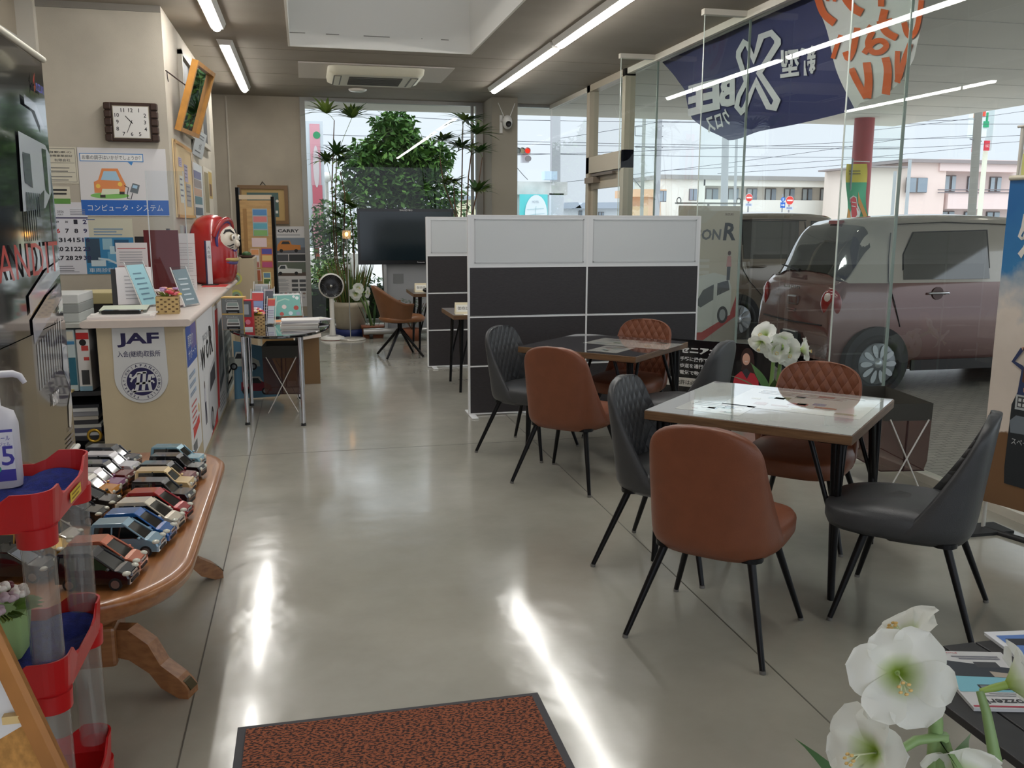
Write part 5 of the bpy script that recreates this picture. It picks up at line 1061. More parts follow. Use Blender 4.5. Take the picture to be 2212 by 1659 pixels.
def basket(loc, rz, w, d, zt, label, s=1.0):
    t = thing('folding_basket', label, 'basket', loc, rz, 'folding mesh baskets on crossed wire legs')
    def rect(k, z): return [(-w/2*k, -d/2*k, z), (w/2*k, -d/2*k, z), (w/2*k, d/2*k, z), (-w/2*k, d/2*k, z)]
    m = MB(); m.loft([rect(.92, zt-.40), rect(.98, zt-.34), rect(1, zt-.1)], MESH, smooth=False, cap=False); m.add(rect(.92, zt-.40), [(0, 1, 2, 3)], MESH); m.build('mesh_bag', t)
    m = MB(); m.loft([rect(1.0, zt-.1), rect(1.01, zt)], BAND, smooth=False, cap=False); m.build('rim_band', t)
    m = MB(); k = rect(.93, zt-.40); m.tube(k, .004, mat('mesh_seam', (56, 30, 28), .8), 6, closed=True)
    for x in (-.0,): m.tube([(x, -d/2, zt-.1), (x, -d/2*.97, zt-.4)], .006, _M['mesh_seam'], 5); m.tube([(x, d/2, zt-.1), (x, d/2*.97, zt-.4)], .006, _M['mesh_seam'], 5)
    m.build('seam', t)
    for s in (-1, 1):
        y = s*(d/2+.012); m = MB(); m.tube([(-w*.40, y, zt-.09), (w*.40, y, .006)], .0045, WIRE, 6); m.build('wire_leg', t); m = MB(); m.tube([(w*.40, y+s*.009, zt-.09), (-w*.40, y+s*.009, .006)], .0045, WIRE, 6); m.build('wire_leg', t)
    return t
basket((-.21, 7.62, 0), radians(-4), .30, .34, .56, 'black-rimmed mesh basket on crossed wire legs under the oval table')
basket((3.36, 4.62, 0), radians(-8), .28, .55, .545, 'dark brown mesh basket on crossed wire legs by the glass wall behind the tan chair')
# ================================================================== NEAR LEFT: CARS ON THE OAK TABLE, RED CART, BANNER, EASEL
OAK = mat('oak', (166, 112, 66), .35, noise=.22, nscale=4, stretch=(14, 1, 14), coat=.35, col2=(142, 90, 50))
OAKS = mat('oak_side', (158, 108, 66), .4, noise=.22, nscale=4, stretch=(1, 14, 14), coat=.3, col2=(134, 88, 52))
TC = Vector((-.745, 3.41, 0))
t = thing('oak_table', 'low oval oak coffee table on two carved pedestals, crowded with toy cars', 'table', TC)
def oval(hx, hy, r, z, n=10):
    pts = []
    for qx, qy, a0 in ((1, 1, 0), (-1, 1, 90), (-1, -1, 180), (1, -1, 270)):
        for i in range(n+1):
            a = radians(a0+90*i/n); pts.append((qx*(hx-r)+r*cos(a), qy*(hy-r*1.15)+r*1.15*sin(a), z))
    return pts
HX, HY, RR = .365, .885, .28
m = MB(); m.loft([oval(HX-.025, HY-.025, RR, .43), oval(HX-.008, HY-.008, RR, .452), oval(HX-.004, HY-.004, RR, .470), oval(HX, HY, RR, .476), oval(HX, HY, RR, .492), oval(HX-.006, HY-.006, RR, .5), oval(HX-.03, HY-.03, RR, .5)], OAK); m.build('tabletop', t)
for y in (-.36, .41):
    m = MB(); m.bx((-.09, y-.09, .10), (.09, y+.09, .24), OAKS, .012); m.lathe([(.085, .24), (.07, .255), (.082, .27), (.07, .285), (.075, .30), (.06, .33), (.085, .40), (.11, .43)], OAKS, c=(0, y, 0), n=24); m.build('pedestal', t)
    for sx, sy in ((1, -.42), (-1, -.42), (1, .42), (-1, .42)):
        if (y < 0) == (sy > 0): continue
        q = Vector((sx, sy, 0)).normalized(); s_ = Vector((-q.y, q.x, 0)); prof = [(.07, .22, .13), (.15, .225, .12), (.22, .18, .08), (.26, .11, .03), (.32, .07, .0), (.345, .045, .0), (.355, .03, .0)]
        m = MB(); rings = []
        for r, zt, zb in prof:
            w = .032; c = Vector((0, y, 0))+q*r; rings.append([c-s_*w+Vector((0, 0, zb)), c+s_*w+Vector((0, 0, zb)), c+s_*w*.9+Vector((0, 0, zt)), c-s_*w*.9+Vector((0, 0, zt))])
        m.loft(rings, OAKS, smooth=False); lg = m.build('leg', t)
        m = MB(); c = Vector((0, y, 0))+q*.335; m.loft([[c+q*dx-s_*.02+Vector((0, 0, z)), c+q*dx+s_*.02+Vector((0, 0, z))][::1]+[c+q*(dx+.004)+s_*.02+Vector((0, 0, z+.004)), c+q*(dx+.004)-s_*.02+Vector((0, 0, z+.004))] for dx, z in ((-.03, .066), (.0, .05), (.022, .025))], mat('dark_brass', (76, 66, 42), .35, .6), smooth=False); m.build('toe_cap', lg)
# ---- toy cars: local +X is forward, origin under the middle
CGL = mat('dark_car_glass', (16, 18, 20), .05, spec=.8, coat=.6); TYRE = mat('tyre', (20, 20, 21), .7); CLAMP = mat('headlamp', (206, 206, 190), .15, coat=.5); GRILL = mat('chrome_grille', (190, 190, 192), .2, .9)
def paint(c): return mat('car_paint_%d_%d_%d' % c, c, .22, .25, coat=1.0)
def toy_car(kind, c, roof, label):
    t = thing('toy_car', label, 'toy car'); B, R_ = paint(c), paint(roof); L, W = .215, .043
    if kind == 'jeep':
        low = [(-.104, .02), (-.106, .06), (.045, .062), (.098, .058), (.107, .045), (.106, .018)]; cab = [(-.102, .058), (-.098, .098), (.012, .098), (.046, .061)]; rf = [(-.101, .09), (-.099, .104), (.006, .104), (.018, .092)]
    elif kind == 'sedan':
        low = [(-.104, .02), (-.106, .058), (-.05, .062), (.03, .06), (.09, .05), (.107, .036), (.106, .018)]; cab = [(-.095, .056), (-.06, .09), (-.005, .09), (.05, .058)]; rf = [(-.072, .083), (-.058, .094), (-.008, .094), (.004, .084)]
    else:
        low = [(-.105, .02), (-.107, .062), (.03, .064), (.075, .058), (.102, .046), (.107, .034), (.106, .016)]; cab = [(-.104, .058), (-.098, .104), (-.0, .106), (.062, .060)]; rf = [(-.102, .094), (-.096, .109), (-.004, .112), (.012, .099)]
    def slab(m, prof, mt, w0, w1, z0, z1, smooth=True):
        def yy(z): k = max(0, min(1, (z-z0)/(z1-z0))); return w0+(w1-w0)*k
        cx = sum(p[0] for p in prof)/len(prof); cz = sum(p[1] for p in prof)/len(prof); rings = []
        for s, k in ((-1, .93), (-.93, 1), (.93, 1), (1, .93)): rings.append([(cx+(p[0]-cx)*k, s*yy(p[1]), cz+(p[1]-cz)*k) for p in prof])
        m.loft(rings, mt, smooth=False)
    m = MB(); slab(m, low, B, W, W*.97, .02, .06); m.build('body', t)
    m = MB(); slab(m, cab, CGL, W*.965, W*.80, .06, .106); m.build('windows', t)
    m = MB(); slab(m, rf, R_, W*.84, W*.80, .09, .108)
    for s in (-1, 1):
        y0, y1 = s*W*.955, s*W*.81
        a, b = cab[-1], cab[-2]; m.tube([(a[0]+.002, y0, a[1]), (b[0]+.002, y1, b[1])], .0032, R_ if kind == 'jeep' else B, 6)
        m.tube([(cab[0][0]+.004, y0, cab[0][1]), (cab[1][0]+.004, y1, cab[1][1])], .007, R_ if kind == 'jeep' else B, 6); m.tube([(-.038, y0, .06), (-.036, y1, .1)], .003, B if kind != 'jeep' else CGL, 5)
    m.build('roof', t)
    hz = .048 if kind != 'sedan' else .042
    for s in (-1, 1):
        m = MB(); m.ell((.050, s*(W+.007), .066), (.006, .007, .005), B, 8, 6); m.build('mirror', t); m = MB()
        if kind == 'jeep': m.ell((.105, s*.029, .047), (.006, .009, .009), CLAMP, 12, 8)
        else: m.ell((.096, s*.034, hz), (.013, .011, .007), CLAMP, 10, 7, Matrix.Rotation(-s*.5, 3, 'Z'))
        m.build('headlamp', t)
    m = MB(); m.bx((.1055, -.02, .036 if kind != 'sedan' else .03), (.1085, .02, .046 if kind != 'sedan' else .038), GRILL); m.bx((.106, -.017, .038), (.109, .017, .041), BLK); m.bx((.1055, -.026, .019), (.1085, .026, .028), BLK); m.build('grille', t)
    for x in (-.064, .066):
        for s in (-1, 1):
            m = MB(); m.cyl((x, s*(W-.012), .019), (x, s*(W+.001), .019), .019, .019, TYRE, 16); m.cyl((x, s*(W+.0005), .019), (x, s*(W+.002), .019), .0125, .0125, mat('toy_rim', (150, 150, 152), .3, .8), 12)
            m.build('wheel', t)
    t['group'] = 'toy cars lined up on the oak table'; return t
cars = [('wagon', (20, 20, 24), (26, 28, 34), (291, 1244), 'black toy van at the front of the right row on the oak table'),
 ('wagon', (196, 112, 82), (196, 112, 82), (310, 1217), 'salmon orange toy wagon, second in the right row on the oak table'),
 ('wagon', (126, 158, 176), (126, 158, 176), (351, 1176), 'light grey-blue toy wagon behind the salmon one'),
 ('wagon', (28, 92, 160), (28, 92, 160), (374, 1153), 'bright blue toy wagon between the grey-blue and the cream ones'),
 ('wagon', (214, 204, 184), (214, 204, 184), (393, 1128), 'cream-white toy wagon between the blue and the red ones'),
 ('wagon', (160, 28, 34), (160, 28, 34), (411, 1106), 'red toy wagon behind the cream-white one'),
 ('jeep', (26, 26, 28), (30, 30, 32), (416, 1077), 'black boxy toy car between the red wagon and the sand-yellow one'),
 ('jeep', (218, 190, 138), (218, 190, 138), (418, 1052), 'sand-yellow boxy toy car in the right row on the oak table'),
 ('jeep', (110, 24, 30), (30, 30, 34), (423, 1038), 'dark red boxy toy car with black roof behind the sand-yellow one'),
 ('jeep', (18, 18, 20), (22, 22, 24), (441, 1019), 'shiny black boxy toy car, second from the far end of the right row'),
 ('jeep', (126, 166, 180), (126, 166, 180), (440, 999), 'pale blue boxy toy car at the far end of the right row'),
 ('sedan', (22, 22, 24), (22, 22, 24), (117, 1228), 'black toy car at the front left, half behind the clear cart posts'),
 ('wagon', (206, 164, 78), (206, 164, 78), (147, 1192), 'gold yellow toy wagon in the left row behind the cart'),
 ('wagon', (196, 186, 176), (196, 186, 176), (172, 1165), 'silver toy wagon in the left row behind the gold one'),
 ('sedan', (24, 24, 26), (26, 26, 28), (228, 1112), 'black low toy car in the left row behind the silver wagon'),
 ('sedan', (62, 56, 52), (52, 48, 46), (255, 1088), 'dark brown toy car in the left row beside the orange one'),
 ('jeep', (214, 146, 62), (230, 226, 216), (256, 1068), 'orange toy car with white roof in the left row'),
 ('jeep', (150, 92, 132), (232, 226, 228), (269, 1054), 'pink-purple toy car with white roof in the left row'),
 ('jeep', (116, 40, 32), (96, 94, 94), (287, 1036), 'rust-red toy car with grey roof in the left row'),
 ('jeep', (230, 228, 232), (232, 230, 234), (298, 1016), 'white boxy toy car near the far end of the left row'),
 ('jeep', (70, 74, 80), (74, 78, 84), (300, 999), 'dark grey boxy toy car at the far end of the left row')]
h = radians(-11)
for k, c, r, px, lab in cars:
    t = toy_car(k, c, r, lab); p = atz(px[0], px[1], .528); t.location = (p.x-.107*cos(h), p.y-.107*sin(h), .5); t.rotation_euler = (0, 0, h+random.uniform(-.05, .05))
# ---- red three-tier cart ---------------------------------------
CRED = mat('red_plastic', (186, 24, 28), .35, noise=.05, nscale=6); CTUBE = glassmat('clear_tube', (.93, .93, .92), 1.45, .02, milky=.06); TOWEL = mat('blue_towel', (20, 36, 112), .95, noise=.25, nscale=60, bump=.6, bscale=300)
CC = Vector((-.875, 2.30, 0)); t = thing('utility_cart', 'three-tier red plastic cart with clear round posts and blue towel linings', 'cart', CC); HX_, HY_ = .30, .21
def tray(z, nm):
    m = MB()
    def ringz(hx, hy, r, z, lip): 
        out = []
        for p in rr(2*hx, 2*hy, z, r, 6):
            near = min(abs(abs(p[0])-hx)+abs(abs(p[1])-hy), 9); out.append((p[0], p[1], z+(lip if (abs(p[0]) > hx-.075 and abs(p[1]) > hy-.075) else 0)))
        return out
    def dense(hx, hy, r, z, lip=0):
        base = rr(2*hx, 2*hy, z, r, 6); out = []
        for i, p in enumerate(base):
            q = base[(i+1) % len(base)]; L = (Vector(p)-Vector(q)).length; n = max(1, int(L/.03))
            for k in range(n): c = Vector(p).lerp(Vector(q), k/n); e = max(abs(c.x)/hx, 0); corner = min(hx-abs(c.x), .2)+min(hy-abs(c.y), .2); l = lip*max(0, min(1, (.115-corner)/.02)); out.append((c.x, c.y, z+l))
        return out
    a = dense(HX_-.006, HY_-.006, .045, z-.055); b = dense(HX_, HY_, .05, z, .035); 
    n = len(b); c = dense(HX_-.005, HY_-.005, .046, z, .035)[:]; d = dense(HX_-.012, HY_-.012, .042, z-.045)
    k = min(len(a), len(b), len(c), len(d)); a, b, c, d = [q[:k] for q in (a, b, c, d)]
    m.loft([a, b, c, d], CRED, smooth=False, cap=False); m.add(a, [tuple(range(k-1, -1, -1))], CRED); m.add(d, [tuple(range(k))], CRED)
    for sx in (-1, 1):
        for sy in (-1, 1): m.cyl((sx*(HX_-.045), sy*(HY_-.045), z-.095), (sx*(HX_-.045), sy*(HY_-.045), z-.05), .043, .045, CRED, 20)
    return m.build(nm, t)
ZT = (.92, .515, .125)
for z in ZT: tray(z, 'tray')
for sx in (-1, 1):
    for sy in (-1, 1):
        for a, b in ((ZT[0], ZT[1]), (ZT[1], ZT[2])):
            x, y = sx*(HX_-.045), sy*(HY_-.045); m = MB(); n = 24
            for r in (.036, .033): m.cyl((x, y, b+.01), (x, y, a-.09), r, r, CTUBE, n, False)
            m.build('post', t)
        m = MB(); m.cyl((x, y-.0, .055), (x, y, ZT[2]-.09), .012, .02, BLK, 10); m.cyl((x-.014, y, .03), (x+.014, y, .03), .03, .03, BLK, 18); m.build('caster', t)
for i, z in enumerate(ZT[:2]):
    m = MB()
    def tw(u, v, z=z):
        x = (-1+2*u)*(HX_-.02); y = (-1+2*v)*(HY_-.02); e = max(0, (abs(x)-(HX_-.06))/.04)+max(0, (abs(y)-(HY_-.06))/.04)
        fold = .03*max(0, 1-((x-.22)**2+(y-.15)**2)/.006)
        return (x, y, z-.036+.012*min(1, e)+.004*sin(17*x+3*y)+.004*sin(23*y+5*x)+fold)
    m.grid(tw, 40, 44, TOWEL); m.build('towel', None, CC, label=('blue towel lining the top tray of the red cart', 'blue towel lining the middle tray of the red cart')[i], cat='towel', group='blue towels lining the cart trays')
m = MB(); f = FXp(HX_+.0005, .0, ZT[0]-.04); m.rect(f, -.045, 0, .06, .026, P(226, 196, 60)); m.lines(f, -.03, .02, .05, 2, .01, .004, P(150, 120, 30), .002); m.build('label_sticker', t)
# sanitiser bottle
t = thing('spray_bottle', 'white pump bottle of hand sanitiser with blue lettering on the red cart', 'bottle', (-.775, 2.42, ZT[0]-.03), radians(12))
BW_ = mat('bottle_white', (206, 204, 210), .4); m = MB(); m.loft([rr(.10, .07, 0, .03), rr(.105, .075, .02, .033), rr(.105, .075, .16, .033), rr(.09, .06, .19, .028), rr(.035, .035, .205, .016), rr(.035, .035, .22, .016)], BW_); m.build('body', t)
m = MB(); m.cyl((0, 0, .22), (0, 0, .25), .018, .016, BW_, 14); m.cyl((0, 0, .25), (0, 0, .28), .006, .006, BW_, 8); m.tube([(-.02, 0, .285), (.05, 0, .285), (.065, 0, .278), (.075, 0, .26)], [.010, .009, .008, .006], BW_, 8); m.build('pump', t)
m = MB(); f = FY(0, -.0378, .0); BLV = P(70, 64, 160); m.rect(f, -.03, .02, .04, .15, P(226, 226, 232)); m.text(f, '75', .008, .085, .05, BLV, .0015, bold=.01); m.text(f, 'アルコール', .008, .13, .012, BLV, .0015, w=.05); m.text(f, 'ハンドジェル', .008, .115, .01, BLV, .0015, w=.05); m.rect(f, -.03, .02, .04, .05, BLV, .0012); m.disc(f, .0, .052, .009, P(60, 160, 140), .002); m.rect(f, -.03, .145, .04, .152, BLV, .0015)
m.build('label_print', t)
# flower pot on middle tray
t = thing('flower_pot', 'light green cup with white artificial flowers on the cart middle tray', 'flower pot', (-.765, 2.31, ZT[1]-.03))
GP = mat('mint_pot', (164, 196, 132), .5); m = MB(); m.loft([rr(.085, .085, 0, .012), rr(.11, .11, .115, .014)], GP, smooth=False); m.build('pot', t)
m = MB()
for i in range(16):
    a = random.uniform(0, 6.28); r = .06*sqrt(random.random()); c = Vector((r*cos(a)-.01, r*sin(a), .135+.045*random.random()*(1-r*8)))
    cl = (236, 234, 226) if i % 5 else ((96, 26, 40) if i % 2 else (196, 176, 186))
    for k in range(7): b = k*.9; m.ell(c+Vector((.013*cos(b), .013*sin(b), .004*(k % 2))), (.012, .012, .009), P(*cl), 7, 5)
m.build('blossoms', t)
m = MB()
for i in range(24): a = random.uniform(0, 6.28); blade(m, (.03*cos(a), .03*sin(a), .11), (cos(a), sin(a), .6), .075, .022, .4, LEAFL, 3, (0, 1, .2))
m.tube([(-.01, 0, .14), (-.02, 0, .2), (-.015, .0, .23)], [.002, .006, .002], P(120, 80, 96), 5); m.build('leaves', t)
# ---- glossy black banner stand -----------------------------------
a0 = Vector((-1.135, 4.62, 0)); a1 = Vector((-1.097, 3.35, 0)); t = thing('banner_stand', 'tall glossy black banner stand with red lettering and car grille pictures', 'banner', (a1+a0)/2)
o = (a1+a0)/2; u = (a0-a1).normalized(); Wb = (a0-a1).length; f = fr_(Vector((0, 0, .47))-u*Wb/2, u, (0, 0, 1)); Hb = 1.80
BB = mat('banner_black', (22, 22, 24), .1, spec=.6, coat=1.0); m = MB()
m.grid(lambda p, q: f(p*Wb, q*Hb, .004*sin(pi*p)+.001*sin(2*pi*q+1)*sin(pi*p)), 16, 30, BB); m.grid(lambda p, q: f((1-p)*Wb, q*Hb, -.004+.004*sin(pi*p)+.001*sin(2*pi*q+1)*sin(pi*p)), 16, 30, WHT); m.build('sheet', t)
g = lambda x, y, d=0.0: f(x, y, d+.004+.004*sin(pi*max(0,min(1,x/Wb)))+.001*sin(2*pi*y/Hb+1)*sin(pi*max(0,min(1,x/Wb))))
def art(m, pts, c, d=.0): 
    m.poly(g, pts, mat('banner_ink_%d_%d_%d' % c, c, .12, coat=1.0), .002+d)
m = MB()
bx_ = lambda x: Wb-x      # x measured from the right edge
m.text(g, 'BANDIT', Wb-.62, .925, .135, mat('banner_red', (186, 50, 40), .3, coat=.3), .008, w=1.12)
m.text(g, 'SUZUKI', Wb-.13, 1.66, .035, P(52, 48, 150), .006, w=.14, bold=.03); art(m, [(Wb-.24, 1.62), (Wb-.20, 1.66), (Wb-.22, 1.67), (Wb-.20, 1.72), (Wb-.245, 1.68), (Wb-.225, 1.665)], (206, 56, 50), .003)
GRYB = (78, 72, 64)
for i in range(4): art(m, [(Wb-Wb*(i+1)/4, .0), (Wb-Wb*i/4, .0), (Wb-Wb*i/4, .62), (Wb-Wb*(i+1)/4, .62)], GRYB, -.001)
art(m, [(Wb-.02, .84), (Wb-.3, .78), (Wb-.62, .7), (Wb-.62, .78), (Wb-.3, .87), (Wb-.03, .9)], (196, 198, 206)); art(m, [(Wb-.05, .72), (Wb-.3, .66), (Wb-.6, .58), (Wb-.6, .68), (Wb-.3, .76), (Wb-.04, .80)], (150, 152, 166)); art(m, [(Wb-.03, .68), (Wb-.12, .66), (Wb-.12, .70), (Wb-.03, .73)], (206, 216, 222), .001)
for i in range(11):
    x = Wb-.1-.045*i; art(m, [(x, .64-.006*i), (x-.018, .63-.006*i), (x-.028, .42-.004*i), (x-.02, .42-.004*i)], (184, 188, 196), .001)
for i in range(3): art(m, [(Wb-.02-.012*i, .5), (Wb-.12, .52-.02*i), (Wb-.14, .40), (Wb-.03, .30+.02*i)], ((206, 208, 214), (170, 176, 190), (196, 200, 206))[i], .001*i)
art(m, [(Wb-.02, .28), (Wb-.1, .22), (Wb-.12, .12), (Wb-.08, .11), (Wb-.02, .2)], (222, 222, 222), .002)
m.text(g, 'BANDIT', Wb-.34, .305, .055, P(226, 226, 226), .006, bold=.03, w=.13, shear=.15)
# white car front near the top left
art(m, [(Wb-.02, 1.38), (Wb-.1, 1.42), (Wb-.55, 1.44), (Wb-.58, 1.12), (Wb-.2, 1.14), (Wb-.04, 1.22)], (222, 228, 236)); art(m, [(Wb-.1, 1.40), (Wb-.18, 1.40), (Wb-.17, 1.22), (Wb-.11, 1.2)], (54, 70, 60), .001); art(m, [(Wb-.2, 1.22), (Wb-.34, 1.18), (Wb-.36, 1.10), (Wb-.25, 1.10)], (86, 90, 100), .002); art(m, [(Wb-.06, 1.34), (Wb-.03, 1.2), (Wb-.02, .9), (Wb-.05, .92)], (150, 160, 176), .003); art(m, [(Wb-.4, 1.36), (Wb-.52, 1.36), (Wb-.52, 1.24), (Wb-.4, 1.22)], (110, 116, 126), .002)
for i in range(7): x = Wb-.30-.035*i; art(m, [(x, 1.2), (x-.02, 1.2), (x-.03, 1.0), (x-.016, 1.0)], (96, 104, 116), .004)
art(m, [(Wb-.10, 1.50), (Wb-.22, 1.585), (Wb-.42, 1.60), (Wb-.42, 1.56), (Wb-.24, 1.55), (Wb-.11, 1.47)], (150, 152, 166), .002)
m.text(g, 'SUZUKI', Wb-.10, .11, .022, P(150, 146, 150), .006, w=.09); m.lines(g, Wb-.2, .08, Wb-.04, 3, .02, .007, P(136, 130, 136), .006); m.build('print', t)
m = MB(); m.tube([f(-.02, Hb+.005, .005), f(Wb+.012, Hb+.005, .005)], .014, P(222, 216, 200), 8); m.build('top_rail', t)
m = MB(); m.tube([f(-.02, -.005, .01), f(Wb+.02, -.005, .01)], .013, P(226, 224, 216), 8); m.build('bottom_rail', t)
m = MB(); m.tube([f(Wb*.5, .0, -.06), f(Wb*.5, Hb, -.012)], .012, ALU, 8); m.cyl(f(Wb*.5, -.44, -.06), f(Wb*.5, .0, -.06), .012, .012, ALU, 8); m.build('pole', t)
for x in (.02, Wb-.01): m = MB(); m.tube([f(x, -.005, .0), f(Wb*.5+(x-Wb*.5)*.9, -.462, .0)], .006, WHT, 6); m.build('leg', t)
for s in (-1, 1): m = MB(); m.tube([f(Wb*.5, -.462+.01, -.06), f(Wb*.5+s*.35, -.462, -.12+.09*(s > 0))], .008, ALU, 6); m.build('base_foot', t)
# ---- easel board bottom left --------------------------------------
t = thing('poster_board', 'wood-framed cork board with a white product flyer at the bottom left corner', 'board', (-.55, 1.42, 0))
o = Vector(t.location); tr_ = aty(-40, 1262, 1.42)-o; br = aty(158, 1675, 1.30)-o; d = (br-tr_); v = -d.normalized(); uu = Vector((.93, -.36, 0)).normalized(); uu = (uu-v*uu.dot(v)).normalized(); f = fr_(br, uu, v); Hh = d.length+.12; Wd = .46
CK = mat('cork', (196, 142, 76), .85, noise=.2, nscale=80); FW2 = mat('easel_wood', (176, 118, 62), .45, noise=.2, nscale=6)
m = MB(); m.prism([(-Wd, 0), (0, 0), (0, Hh), (-Wd, Hh)], f, .008, CK); m.build('board', t)
m = MB()
for p in ([(-Wd, 0), (0, 0), (0, .022), (-Wd, .022)], [(-Wd, Hh-.022), (0, Hh-.022), (0, Hh), (-Wd, Hh)], [(-.022, .022), (0, .022), (0, Hh-.022), (-.022, Hh-.022)], [(-Wd, .022), (-Wd+.022, .022), (-Wd+.022, Hh-.022), (-Wd, Hh-.022)]): m.prism(p, f, .022, FW2)
m.build('frame', t)
g = lambda x, y, d=0.0: f(x, y, d+.0095); m = MB(); m.prism([(-.40, .10), (-.03, .10), (-.03, Hh-.04), (-.40, Hh-.04)], lambda x, y, d=0.0: f(x, y, d+.008), .0015, P(232, 230, 230))
m.rect(g, -.12, .275, -.045, .290, P(196, 62, 76)); m.rect(g, -.15, .225, -.10, .238, P(96, 140, 206)); m.rect(g, -.10, .37, -.06, .378, P(232, 140, 60))
for x, y, c in ((-.085, .325, (190, 200, 206)), (-.08, .305, (70, 72, 76)), (-.15, .28, (60, 60, 66)), (-.085, .185, (40, 42, 46)), (-.09, .2, (60, 62, 66)), (-.16, .17, (70, 80, 100)), (-.2, .3, (180, 190, 200))): m.poly(g, [(x-.012, y-.014), (x+.012, y-.012), (x+.009, y+.016), (x-.007, y+.014)], P(*c), .001)
m.lines(g, -.07, .345, -.04, 3, .008, .003, GRYP); m.lines(g, -.19, .26, -.13, 3, .009, .003, GRYP); m.lines(g, -.12, .15, -.06, 3, .009, .003, GRYP)
m.build('flyer', t)
m = MB(); m.box(f(-.03, .115, .018), (.03, .012, .012), mat('clip_plastic', (222, 190, 130), .4)); m.build('clip', t)
m = MB()
for x in (-.03, -Wd+.03): m.tube([f(x, Hh*.95, -.01), Vector((f(x, 0, 0).x-.1, f(x, 0, 0).y+.22, .0))], .011, FW2, 6); m.tube([f(x, .03, -.005), Vector((f(x, 0, 0).x+.04, f(x, 0, 0).y-.06, 0))], .011, FW2, 6)
m.build('easel_leg', t)
